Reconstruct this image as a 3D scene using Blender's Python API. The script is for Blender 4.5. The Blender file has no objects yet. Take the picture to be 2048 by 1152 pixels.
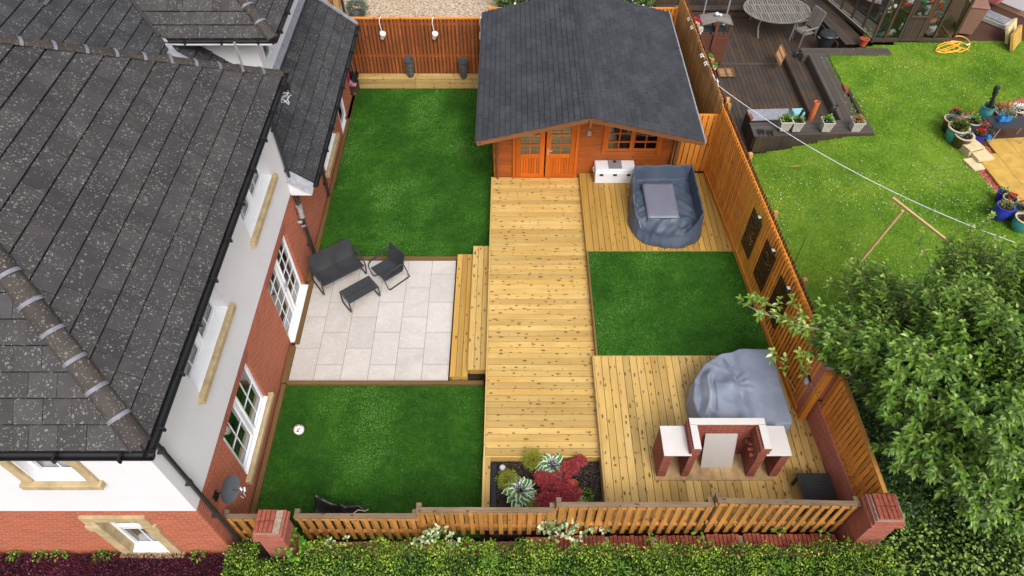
import bpy, math, random
import numpy as np
from mathutils import Vector, Matrix, Euler
random.seed(7); RNG = np.random.default_rng(7)
PI = math.pi; R = math.radians
scene = bpy.context.scene; COL = scene.collection

# ---------------------------------------------------------------- camera, sky, sun, exposure
F = 1387.0; PT = R(50.5); CH = 13.2
cd = bpy.data.cameras.new('camera'); cam = bpy.data.objects.new('camera', cd); COL.objects.link(cam)
cam.location = (0, 0, CH); cam.rotation_euler = (PI/2-PT, 0, 0)
cd.sensor_width = 36; cd.lens = F/2048*36; cd.clip_end = 600; cd.clip_start = .1
scene.camera = cam
SUN_EL, SUN_ROT = R(52), R(160)
w = bpy.data.worlds.new('World'); scene.world = w; w.use_nodes = True
wn = w.node_tree; sky = wn.nodes.new('ShaderNodeTexSky'); sky.sky_type = 'NISHITA'; sky.sun_disc = False
sky.sun_elevation = SUN_EL; sky.sun_rotation = SUN_ROT; sky.dust_density = 6; sky.air_density = 1; sky.ozone_density = 0.6
bg = wn.nodes['Background']; bg.inputs[1].default_value = .15
hs = wn.nodes.new('ShaderNodeHueSaturation'); hs.inputs['Saturation'].default_value = .38
wn.links.new(sky.outputs[0], hs.inputs['Color']); wn.links.new(hs.outputs[0], bg.inputs[0])
sd = bpy.data.lights.new('sun', 'SUN'); sd.energy = .65; sd.angle = R(16); sd.color = (1, .97, .92)
sun = bpy.data.objects.new('sun', sd); COL.objects.link(sun)
# direction towards the sun: azimuth measured like the sky's rotation
dsun = Vector((math.sin(SUN_ROT)*math.cos(SUN_EL), math.cos(SUN_ROT)*math.cos(SUN_EL), math.sin(SUN_EL)))
sun.rotation_euler = dsun.to_track_quat('Z', 'Y').to_euler(); sun.location = (0, 0, 30)
vs = scene.view_settings; vs.view_transform = 'Standard'; vs.look = 'None'; vs.gamma = 1; vs.exposure = 0.62
scene.render.engine = 'CYCLES'; scene.cycles.max_bounces = 6; scene.cycles.transparent_max_bounces = 12

# ---------------------------------------------------------------- measuring helper: where a sight line meets a level
SP, CP = math.sin(PT), math.cos(PT)
def at(px, py, z=0.0):
    x = (px-1024)/F; v = (576-py)/F; t = (z-CH)/(-SP+v*CP)
    return Vector((x*t, (CP+v*SP)*t, z))

# ---------------------------------------------------------------- material helpers
MATS = {}
class NT:
    def __init__(s, name, rough=.6, spec=.4):
        s.m = bpy.data.materials.new(name); s.m.use_nodes = True; s.t = s.m.node_tree
        s.b = s.t.nodes['Principled BSDF']; s.b.inputs['Roughness'].default_value = rough
        s.b.inputs['Specular IOR Level'].default_value = spec; MATS[name] = s.m
    def n(s, typ, **kw):
        o = s.t.nodes.new('ShaderNode'+typ)
        for k, v in kw.items():
            if k[0] == 'i':
                key = int(k[1:]) if k[1:].isdigit() else k[1:].replace('_', ' ')
                if hasattr(v, 'is_linked') or isinstance(v, bpy.types.NodeSocket): s.t.links.new(v, o.inputs[key])
                else: o.inputs[key].default_value = v
            else: setattr(o, k, v)
        return o
    def link(s, a, b): s.t.links.new(a, b)
    def uv(s, sx=1, sy=1, sz=1, src='UV'):
        c = s.n('TexCoord'); mp = s.n('Mapping'); s.link(c.outputs[src], mp.inputs[0]); mp.inputs['Scale'].default_value = (sx, sy, sz)
        return mp.outputs[0]
    def attr(s, name='rnd'):
        a = s.n('Attribute'); a.attribute_name = name; return a.outputs['Fac']
    def noise(s, vec, scale=5, detail=4, rough=.55, dist=0):
        o = s.n('TexNoise'); s.link(vec, o.inputs['Vector']); o.inputs['Scale'].default_value = scale
        o.inputs['Detail'].default_value = detail; o.inputs['Roughness'].default_value = rough; o.inputs['Distortion'].default_value = dist
        return o.outputs['Fac']
    def ramp(s, fac, stops, interp='LINEAR'):
        o = s.n('ValToRGB'); s.link(fac, o.inputs[0]); cr = o.color_ramp; cr.interpolation = interp
        while len(cr.elements) < len(stops): cr.elements.new(.5)
        for e, (p, c) in zip(cr.elements, stops):
            e.position = p; e.color = (c, c, c, 1) if not hasattr(c, '__len__') else (*c, 1)
        return o.outputs['Color']
    def mix(s, fac, a, b, mode='MIX'):
        o = s.n('Mix'); o.data_type = 'RGBA'; o.blend_type = mode
        for sock, v in ((o.inputs[0], fac), (o.inputs[6], a), (o.inputs[7], b)):
            if isinstance(v, bpy.types.NodeSocket): s.link(v, sock)
            elif hasattr(v, '__len__'): sock.default_value = (*v, 1)
            else: sock.default_value = v
        return o.outputs[2]
    def math(s, op, a, b=0.0, clamp=False):
        o = s.n('Math'); o.operation = op; o.use_clamp = clamp
        for sock, v in ((o.inputs[0], a), (o.inputs[1], b)):
            if isinstance(v, bpy.types.NodeSocket): s.link(v, sock)
            else: sock.default_value = v
        return o.outputs[0]
    def color(s, c):
        if isinstance(c, bpy.types.NodeSocket): s.link(c, s.b.inputs['Base Color'])
        else: s.b.inputs['Base Color'].default_value = (*c, 1)
        return s
    def rough(s, r): s.link(r, s.b.inputs['Roughness']); return s
    def bump(s, h, strength=.4, dist=.01):
        o = s.n('Bump'); s.link(h, o.inputs['Height']); o.inputs['Strength'].default_value = strength; o.inputs['Distance'].default_value = dist
        s.link(o.outputs[0], s.b.inputs['Normal']); return s

def plain(name, c, rough=.5, spec=.4, var=.12, scale=6, metal=0, bump=.0):
    s = NT(name, rough, spec); v = s.uv(src='Object'); f = s.noise(v, scale, 4, .6)
    a = tuple(x*(1-var) for x in c); b = tuple(min(1, x*(1+var)) for x in c)
    s.color(s.ramp(f, [(.3, a), (.7, b)])); s.b.inputs['Metallic'].default_value = metal
    if bump: s.bump(s.noise(v, scale*12, 3), bump, .004)
    return s.m

def wood(name, c1, c2, knot, knots=.5, rough=.6, dirt=0.0, dirtc=(.05, .04, .03), grain=.5, spec=.35, ku=3.9, kv=7.6, vari=.58):
    s = NT(name, rough, spec); uv = s.uv(); rnd = s.attr()
    g = s.noise(s.uv(1.6, 45, 1), 1.0, 5, .6, .6)
    g2 = s.noise(s.uv(.5, 3.5, 1), 1.0, 3, .5)
    col = s.mix(s.ramp(g2, [(.3, 0), (.7, 1)]), c1, c2)
    col = s.mix(s.math('MULTIPLY', s.ramp(g, [(.42, 0), (.62, 1)]), grain), col, s.mix(.5, c1, knot), 'MIX')
    lvl = s.ramp(rnd, [(0, 1-vari*.42), (.5, .93), (1, 1+vari*.18)])
    col = s.mix(1.0, col, lvl, 'MULTIPLY')
    if knots > 0:
        wv = s.n('TexNoise'); s.link(uv, wv.inputs['Vector']); wv.inputs['Scale'].default_value = 9
        add = s.n('VectorMath', operation='MULTIPLY_ADD'); s.link(wv.outputs['Color'], add.inputs[0]); add.inputs[1].default_value = (.16, .045, 0); s.link(uv, add.inputs[2])
        mp = s.n('Mapping'); s.link(add.outputs[0], mp.inputs[0]); mp.inputs['Scale'].default_value = (ku, kv, 1)
        vo = s.n('TexVoronoi'); vo.voronoi_dimensions = '2D'; s.link(mp.outputs[0], vo.inputs['Vector']); vo.inputs['Scale'].default_value = 1; vo.inputs['Randomness'].default_value = .8
        sep = s.n('SeparateColor'); s.link(vo.outputs['Color'], sep.inputs[0])
        pick = s.math('LESS_THAN', sep.outputs[0], knots)
        size = s.math('MULTIPLY_ADD', sep.outputs[1], .12); size.node.inputs[2].default_value = .075
        rel = s.math('DIVIDE', vo.outputs['Distance'], size)
        core = s.ramp(rel, [(.5, 1), (.95, .5), (1.25, .22), (2.3, .0)])
        col = s.mix(s.math('MULTIPLY', s.math('MULTIPLY', core, pick), .95), col, knot)
    if dirt:
        d = s.noise(s.uv(src='Object'), 1.3, 6, .65)
        col = s.mix(s.math('MULTIPLY', s.ramp(d, [(.42, 0), (.65, 1)]), dirt), col, dirtc)
    s.color(col); s.bump(g, .25, .004); s.b.inputs['Coat Weight'].default_value = 0
    return s.m

def brickmat(name, c1, c2, mortar, rough=.85, stain=.25, bw=.225, bh=.075):
    s = NT(name, rough, .3); b = s.n('TexBrick'); s.link(s.uv(), b.inputs['Vector'])
    b.offset = .5; b.inputs['Color1'].default_value = (*c1, 1); b.inputs['Color2'].default_value = (*c2, 1); b.inputs['Mortar'].default_value = (*mortar, 1)
    b.inputs['Scale'].default_value = 1; b.inputs['Mortar Size'].default_value = .007; b.inputs['Mortar Smooth'].default_value = .3
    b.inputs['Brick Width'].default_value = bw; b.inputs['Row Height'].default_value = bh; b.inputs['Bias'].default_value = 0
    n1 = s.noise(s.uv(), 3.0, 5, .6); n2 = s.noise(s.uv(), 45, 3)
    col = s.mix(s.math('MULTIPLY', s.ramp(n1, [(.4, 0), (.75, 1)]), stain), b.outputs['Color'], (.25, .17, .13))
    col = s.mix(s.math('MULTIPLY', s.ramp(n2, [(.35, 0), (.7, 1)]), .35), col, tuple(x*.55 for x in c1))
    s.color(col)
    h = s.math('MULTIPLY_ADD', n2, .25); s.link(s.math('MULTIPLY', b.outputs['Fac'], -1.0), h.node.inputs[2])
    s.bump(h, .7, .008); return s.m

def tilemat(name, base, spots=.5, spotc=(.42, .42, .38), moss=.3):
    s = NT(name, .72, .35); uv = s.uv(); rnd = s.attr()
    n1 = s.noise(uv, 2.2, 6, .65); n2 = s.noise(uv, 60, 3)
    col = s.mix(s.ramp(n1, [(.3, 0), (.75, 1)]), tuple(x*.78 for x in base), tuple(x*1.3 for x in base))
    col = s.mix(s.math('MULTIPLY', s.ramp(n1, [(.55, 0), (.75, 1)]), moss), col, (.10, .08, .06))
    col = s.mix(1.0, col, s.ramp(rnd, [(0, .12), (.02, .12), (.04, .78), (1, 1.15)]), 'MULTIPLY')
    col = s.mix(.35, col, s.ramp(n2, [(.2, .03), (.8, .16)]), 'OVERLAY')
    dens = s.ramp(s.noise(uv, 2.6, 5, .7), [(.40, .04), (.52, .5), (.66, 1)])
    def lay(scale, rmin, rmax, ring, prob):
        dv = s.n('TexNoise'); s.link(uv, dv.inputs['Vector']); dv.inputs['Scale'].default_value = scale*2.5
        ad = s.n('VectorMath', operation='MULTIPLY_ADD'); s.link(dv.outputs['Color'], ad.inputs[0]); ad.inputs[1].default_value = (.35/scale,)*3; s.link(uv, ad.inputs[2])
        vo = s.n('TexVoronoi'); vo.voronoi_dimensions = '2D'; s.link(ad.outputs[0], vo.inputs['Vector']); vo.inputs['Scale'].default_value = scale
        sp = s.n('SeparateColor'); s.link(vo.outputs['Color'], sp.inputs[0])
        rad = s.math('MULTIPLY_ADD', sp.outputs[1], rmax-rmin); rad.node.inputs[2].default_value = rmin
        rel = s.math('DIVIDE', vo.outputs['Distance'], rad)
        if ring: shp = s.ramp(rel, [(.0, .35), (.35, .1), (.62, .85), (.85, .9), (1.0, 0)])
        else: shp = s.ramp(rel, [(.6, 1), (1.0, 0)])
        pk = s.math('LESS_THAN', sp.outputs[2], s.math('MULTIPLY', dens, prob))
        return s.math('MULTIPLY', shp, pk)
    a = lay(17, .10, .32, True, .55); b = lay(38, .10, .34, False, .5); c = lay(9, .05, .16, False, .16)
    m = s.math('MAXIMUM', s.math('MAXIMUM', a, b), c)
    col = s.mix(s.math('MULTIPLY', m, spots), col, spotc)
    s.color(col); s.bump(s.noise(uv, 110, 2), .25, .003); return s.m

def leafmat(name, stops, rough=.45, trans=.25, spec=.4):
    s = NT(name, rough, spec); rnd = s.attr(); col = s.ramp(rnd, stops); s.color(col)
    t = s.n('BsdfTranslucent'); s.link(col, t.inputs[0]); mx = s.n('MixShader'); mx.inputs[0].default_value = trans
    out = s.t.nodes['Material Output']; s.link(s.b.outputs[0], mx.inputs[1]); s.link(t.outputs[0], mx.inputs[2]); s.link(mx.outputs[0], out.inputs[0])
    return s.m

def glassmat(name, tint=(.8, .85, .85), clear=.75, rough=.03):
    s = NT(name, rough, .5); out = s.t.nodes['Material Output']
    tr = s.n('BsdfTransparent'); tr.inputs[0].default_value = (*tint, 1); gl = s.n('BsdfGlossy'); gl.inputs['Roughness'].default_value = rough; gl.inputs[0].default_value = (.9, .9, .9, 1)
    fr = s.n('Fresnel'); fr.inputs[0].default_value = 1.5
    mx = s.n('MixShader'); s.link(s.math('MULTIPLY_ADD', fr.outputs[0], .9), mx.inputs[0]); s.t.nodes[-1]
    mx.inputs[0].links[0].from_node.inputs[2].default_value = 1-clear if clear < 1 else 0
    s.link(tr.outputs[0], mx.inputs[1]); s.link(gl.outputs[0], mx.inputs[2]); s.link(mx.outputs[0], out.inputs[0]); return s.m

# ---- the materials
brickmat('house_brick', (.52, .125, .055), (.38, .09, .045), (.52, .30, .22))
brickmat('old_brick', (.44, .11, .065), (.30, .07, .048), (.34, .20, .16), stain=.4)
brickmat('bbq_brick', (.28, .062, .036), (.19, .038, .026), (.30, .17, .13), stain=.2)
brickmat('pink_brick', (.56, .165, .105), (.44, .12, .08), (.52, .30, .24), stain=.25)
plain('render', (.72, .715, .74), .8, .2, .03, 1.5, bump=.08)
plain('upvc', (.80, .81, .83), .3, .5, .02)
plain('sandstone', (.44, .34, .19), .85, .2, .22, 5, bump=.3)
plain('black_plastic', (.012, .012, .013), .32, .5, .1)
plain('pipe_black', (.03, .03, .032), .45, .5, .1)
plain('lead', (.24, .25, .28), .5, .5, .25, 8, bump=.2)
plain('clip_lead', (.15, .155, .185), .5, .5, .25, 8)
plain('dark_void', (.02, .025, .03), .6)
plain('curtain', (.45, .47, .48), .8)
glassmat('window_glass', (.40, .46, .48), .80)
glassmat('greenhouse_glass', (.86, .9, .89), .95)
tilemat('roof_tile', (.062, .057, .059), .48)
tilemat('ridge_tile', (.062, .050, .044), .40, moss=.7)
tilemat('roof_tile_wet', (.052, .052, .057), .42, moss=.2)
# shingles
s = NT('shingle', .85, .25); uv = s.uv(); rnd = s.attr()
col = s.mix(s.ramp(s.noise(uv, 180, 2), [(.3, 0), (.7, 1)]), (.026, .028, .034), (.046, .049, .058))
col = s.mix(1.0, col, s.ramp(rnd, [(0, .05), (.02, .05), (.04, .84), (1, 1.14)]), 'MULTIPLY')
col = s.mix(s.ramp(s.noise(uv, 1.1, 4), [(.45, 0), (.8, .4)]), col, (.10, .10, .11)); s.color(col); s.bump(s.noise(uv, 260, 2), .35, .003)
# wood
wood('deck_wood', (.49, .30, .076), (.60, .42, .155), (.085, .036, .012), .80, .55, dirt=.28, dirtc=(.36, .22, .07), grain=.22)
wood('deck_wood_warm', (.43, .235, .042), (.51, .32, .085), (.13, .055, .02), .4, .5, dirt=.15, dirtc=(.36, .20, .06), grain=.25)
wood('sleeper_wood', (.42, .28, .09), (.50, .36, .15), (.12, .06, .02), .4, .6, dirt=.3, dirtc=(.26, .17, .06), grain=.35)
wood('edge_wood', (.15, .08, .025), (.21, .115, .04), (.10, .05, .02), .2, .7, dirt=.5, dirtc=(.14, .08, .03))
wood('fence_orange', (.76, .265, .030), (.80, .32, .05), (.22, .06, .012), .25, .6, dirt=.22, dirtc=(.36, .11, .02), grain=.4)
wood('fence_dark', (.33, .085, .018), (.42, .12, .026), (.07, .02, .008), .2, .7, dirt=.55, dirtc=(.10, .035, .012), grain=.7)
wood('fence_shade', (.13, .045, .014), (.18, .065, .02), (.05, .02, .01), .1, .8, dirt=.4, grain=.6)  # back boards: shade of the slat gaps put into a darker wood colour
wood('fence_weather', (.52, .25, .08), (.64, .33, .11), (.10, .05, .02), .2, .7, dirt=.5, dirtc=(.17, .09, .04), grain=.8)
wood('fence_front', (.46, .20, .040), (.58, .27, .065), (.10, .05, .02), .2, .7, dirt=.5, dirtc=(.16, .085, .03), grain=.5)
wood('cap_weathered', (.18, .12, .07), (.28, .19, .11), (.06, .04, .03), .3, .8, dirt=.5, dirtc=(.09, .07, .05), grain=.6)
wood('cabin_wall', (.33, .080, .012), (.41, .115, .020), (.12, .03, .008), .25, .5, dirt=.45, dirtc=(.27, .06, .012), grain=.4)
wood('cabin_door', (.50, .105, .008), (.54, .125, .012), (.25, .05, .01), .12, .4, grain=.3)
wood('cabin_brown', (.19, .070, .022), (.26, .11, .04), (.10, .03, .01), .3, .6, dirt=.3, grain=.4)
wood('old_deck', (.040, .031, .026), (.066, .055, .047), (.03, .02, .015), .12, .5, dirt=.55, dirtc=(.10, .055, .022), grain=.6)
wood('old_deck_pale', (.060, .052, .045), (.10, .087, .076), (.05, .035, .03), .15, .5, dirt=.4, dirtc=(.09, .06, .04), grain=.6)
wood('teak_grey', (.17, .155, .14), (.26, .24, .22), (.06, .05, .045), .1, .7, grain=.6)
wood('red_brown_wood', (.10, .035, .02), (.15, .055, .035), (.04, .02, .01), .1, .6, grain=.5)
wood('crate_wood', (.33, .19, .09), (.46, .28, .14), (.08, .04, .02), .2, .6, dirt=.3)
wood('new_pole', (.66, .45, .20), (.72, .52, .26), (.3, .18, .07), .2, .5, grain=.3)
wood('timber_tan', (.50, .30, .13), (.58, .38, .19), (.2, .1, .04), .2, .7, grain=.5)
# turf
def turf(name, a, b, c, big=1.4):
    s = NT(name, .75, .2); o = s.uv(src='Object')
    p = s.noise(o, big, 5, .65, .4); q = s.noise(o, 7, 4, .7, .8); f = s.noise(o, 150, 3, .7)
    t = s.mix(.5, s.ramp(p, [(.36, 0), (.66, 1)]), s.ramp(q, [(.38, 0), (.68, 1)]))
    col = s.mix(s.ramp(t, [(.25, 0), (.85, 1)]), a, b); col = s.mix(s.ramp(f, [(.35, 0), (.75, .8)]), col, c)
    s.color(col); s.bump(f, .8, .02); return s.m
turf('turf_base', (.018, .08, .005), (.05, .16, .012), (.010, .045, .003))
leafmat('turf_blade', [(0, (.018, .085, .002)), (.35, (.042, .18, .005)), (.7, (.10, .29, .024)), (1, (.20, .43, .08))], .5, .15, .35)
turf('lawn_base', (.09, .20, .012), (.20, .33, .03), (.06, .12, .01), .8)
leafmat('lawn_blade', [(0, (.035, .13, .006)), (.4, (.17, .34, .014)), (.75, (.34, .49, .03)), (1, (.56, .55, .10))], .5, .3)
# paving slabs
s = NT('porcelain', .28, .5); uv = s.uv(); rnd = s.attr()
n1 = s.noise(uv, 1.2, 6, .6, 1.2); vn = s.noise(uv, 2.4, 5, .55, 2.5)
vein = s.ramp(s.math('ABSOLUTE', s.math('SUBTRACT', vn, .5)), [(0, 1), (.018, 0)])
col = s.mix(s.ramp(n1, [(.3, 0), (.7, 1)]), (.46, .42, .385), (.54, .515, .485)); col = s.mix(s.math('MULTIPLY', vein, .55), col, (.66, .63, .60))
col = s.mix(1.0, col, s.ramp(rnd, [(0, .93), (1, 1.03)]), 'MULTIPLY'); s.color(col)
plain('grout', (.20, .19, .18), .9)
plain('porcelain_top', (.56, .53, .51), .35, .4, .04, 2)
plain('bbq_base', (.36, .24, .12), .85, .2, .35, 5, bump=.3)
plain('yellow_slab', (.46, .285, .065), .8, .2, .18, 4, bump=.2)
plain('buff_slab', (.56, .46, .27), .85, .2, .14, 5, bump=.2)
plain('soil', (.022, .016, .012), .95, .1, .5, 18, bump=1)
plain('earth', (.07, .05, .035), .95, .1, .4, 3, bump=.6)
plain('concrete', (.34, .30, .25), .9, .2, .3, 4, bump=.3)
plain('charcoal_metal', (.030, .032, .036), .38, .5, .1)
# sling fabric
s = NT('sling', .42, .4); uv = s.uv(src='Object'); s.color(s.mix(s.ramp(s.noise(uv, 26, 3), [(.5, 0), (.68, .6)]), (.032, .034, .037), (.055, .06, .065)))
s.bump(s.noise(uv, 24, 4), .3, .004)
# covers
def clothmat(name, c, wet):
    s = NT(name, .5, .35); o = s.uv(src='Object')
    col = s.mix(s.ramp(s.noise(o, 1.8, 5, .6), [(.35, 0), (.7, 1)]), tuple(x*.85 for x in c), tuple(x*1.12 for x in c))
    col = s.mix(s.math('MULTIPLY', s.ramp(s.noise(o, 3.1, 3), [(.5, 0), (.62, 1)]), .35), col, wet); s.color(col)
    s.bump(s.noise(s.uv(3, 1, 1, 'Object'), 2.2, 3, .5, 1.0), .35, .03)
    s.rough(s.ramp(s.noise(o, 2.5, 3), [(.4, .3), (.6, .6)])); return s.m
clothmat('cover_blue', (.058, .080, .118), (.12, .12, .15))
clothmat('cover_grey', (.225, .26, .34), (.32, .33, .35))
plain('cover_panel', (.15, .155, .205), .45, .4, .08, 3)
plain('cool_white', (.66, .67, .70), .3, .5, .03)
plain('mid_grey_plastic', (.20, .20, .22), .5)
plain('planter_grey', (.075, .078, .082), .45, .5, .12)
plain('bucket_black', (.02, .022, .024), .4)
plain('pink', (.80, .02, .28), .4)
plain('white_gloss', (.82, .80, .78), .35)
plain('ball_red', (.60, .02, .03), .4); plain('ball_navy', (.03, .04, .10), .4)
plain('dish_grey', (.085, .09, .105), .4, .5, .08)
plain('galv', (.5, .5, .5), .45, .5, .2, metal=.6)
plain('stone_grey', (.40, .38, .34), .85, .2, .2, 12, bump=.3)
plain('terracotta', (.55, .15, .06), .6, .3, .15, 10)
plain('terracotta_red', (.50, .09, .05), .55, .3, .15)
plain('blue_glaze', (.025, .03, .33), .15, .6, .25, 10); plain('turq_glaze', (.04, .22, .25), .2, .6, .35, 8); plain('teal_glaze', (.03, .12, .12), .2, .6, .4, 8)
plain('brown_glaze', (.05, .03, .02), .3, .6, .3); plain('cream_rim', (.55, .42, .28), .5)
plain('brown_bin', (.22, .12, .09), .5, .4, .08); plain('salmon_bin', (.42, .13, .12), .5)
plain('hose_yellow', (.80, .42, .05), .4)
plain('bag_blue', (.03, .20, .55), .4, .4, .4, 30); plain('gas_green', (.03, .50, .06), .3); plain('gas_teal', (.06, .30, .25), .35); plain('gas_darkgreen', (.02, .20, .10), .35)
plain('rope_white', (.72, .70, .76), .6)
plain('bark', (.21, .18, .15), .85, .2, .35, 14, bump=.5)
plain('twig', (.11, .075, .05), .7, .2, .3, 14)
plain('rust_art', (.016, .011, .008), .5); plain('solar_dark', (.03, .03, .035), .2); plain('solar_white', (.5, .55, .6), .3)
plain('mat_red', (.075, .040, .030), .9, .1, .2, 20)
plain('brass', (.6, .5, .3), .3, .5, .1, metal=.8); plain('lamp_pewter', (.35, .33, .30), .35)
plain('brick_old_red', (.25, .066, .040), .8, .25, .3, 14, bump=.5); plain('mortar', (.30, .22, .17), .95, .1, .3, 20, bump=.6)
plain('brick_pier_top', (.40, .12, .08), .85, .2, .35, 14, bump=.5)
def gravelmat(name, stops, scale=28):
    s = NT(name, .85, .2); o = s.uv(src='Object'); v = s.n('TexVoronoi'); s.link(o, v.inputs['Vector']); v.inputs['Scale'].default_value = scale
    sp = s.n('SeparateColor'); s.link(v.outputs['Color'], sp.inputs[0]); s.color(s.ramp(sp.outputs[0], stops)); s.bump(s.math('SUBTRACT', 1.0, v.outputs['Distance']), .9, .02); return s.m
gravelmat('drive_gravel', [(0, (.22, .15, .09)), (.5, (.42, .33, .23)), (1, (.62, .54, .44))], 22)
gravelmat('red_gravel', [(0, (.16, .03, .02)), (.6, (.36, .085, .06)), (1, (.50, .25, .2))], 30)
gravelmat('pebble', [(0, (.22, .19, .15)), (.5, (.45, .4, .34)), (1, (.7, .66, .6))], 40)
gravelmat('bark_chip', [(0, (.012, .008, .006)), (.7, (.05, .03, .02)), (1, (.13, .08, .05))], 34)
# leaves
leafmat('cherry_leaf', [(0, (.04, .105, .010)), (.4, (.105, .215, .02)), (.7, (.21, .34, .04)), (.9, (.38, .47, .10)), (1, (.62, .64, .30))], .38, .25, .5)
leafmat('dark_leaf', [(0, (.012, .035, .008)), (.5, (.04, .10, .014)), (.85, (.12, .23, .03)), (1, (.25, .38, .07))], .35, .15, .5)
leafmat('hedge_leaf', [(0, (.020, .055, .005)), (.4, (.08, .19, .012)), (.75, (.24, .42, .025)), (1, (.50, .60, .08))], .4, .3, .5)
leafmat('purple_leaf', [(0, (.04, .010, .018)), (.5, (.12, .020, .042)), (.85, (.24, .040, .085)), (1, (.40, .11, .16))], .4, .2)
leafmat('varieg_leaf', [(0, (.10, .2, .05)), (.4, (.2, .32, .12)), (.6, (.5, .55, .3)), (1, (.72, .74, .55))], .45, .25)
leafmat('bright_leaf', [(0, (.06, .17, .015)), (.6, (.14, .33, .03)), (1, (.28, .48, .06))], .4, .3)
leafmat('gold_leaf', [(0, (.12, .16, .008)), (.5, (.28, .32, .02)), (1, (.45, .45, .06))], .5, .25)
leafmat('red_leaf', [(0, (.14, .01, .014)), (.5, (.40, .035, .045)), (1, (.66, .13, .14))], .5, .3)
leafmat('grey_leaf', [(0, (.08, .12, .09)), (.5, (.16, .22, .17)), (1, (.3, .36, .3))], .6, .2)
leafmat('flower_red', [(0, (.45, .005, .02)), (1, (.75, .01, .05))], .5, .2); leafmat('flower_white', [(0, (.7, .7, .66)), (1, (.85, .85, .8))], .5, .2)
leafmat('flower_lilac', [(0, (.45, .38, .6)), (1, (.7, .62, .8))], .5, .2); leafmat('flower_yellow', [(0, (.8, .6, .02)), (1, (.85, .75, .1))], .5, .2)
leafmat('dry_leaf', [(0, (.25, .14, .04)), (1, (.55, .36, .12))], .6, .2)
# hosta leaf: green heart with a white margin
s = NT('hosta_leaf', .4, .4); c = s.n('TexCoord'); sx = s.n('SeparateXYZ'); s.link(c.outputs['UV'], sx.inputs[0])
e = s.math('ABSOLUTE', sx.outputs[1]); wob = s.noise(s.uv(14, 3, 1), 1, 3)
edge = s.math('ADD', e, s.math('MULTIPLY', s.math('SUBTRACT', wob, .5), .7))
s.color(s.mix(s.ramp(edge, [(.60, 0), (.70, 1)]), s.mix(s.attr(), (.045, .15, .02), (.09, .23, .035)), (.70, .72, .62)))

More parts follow.
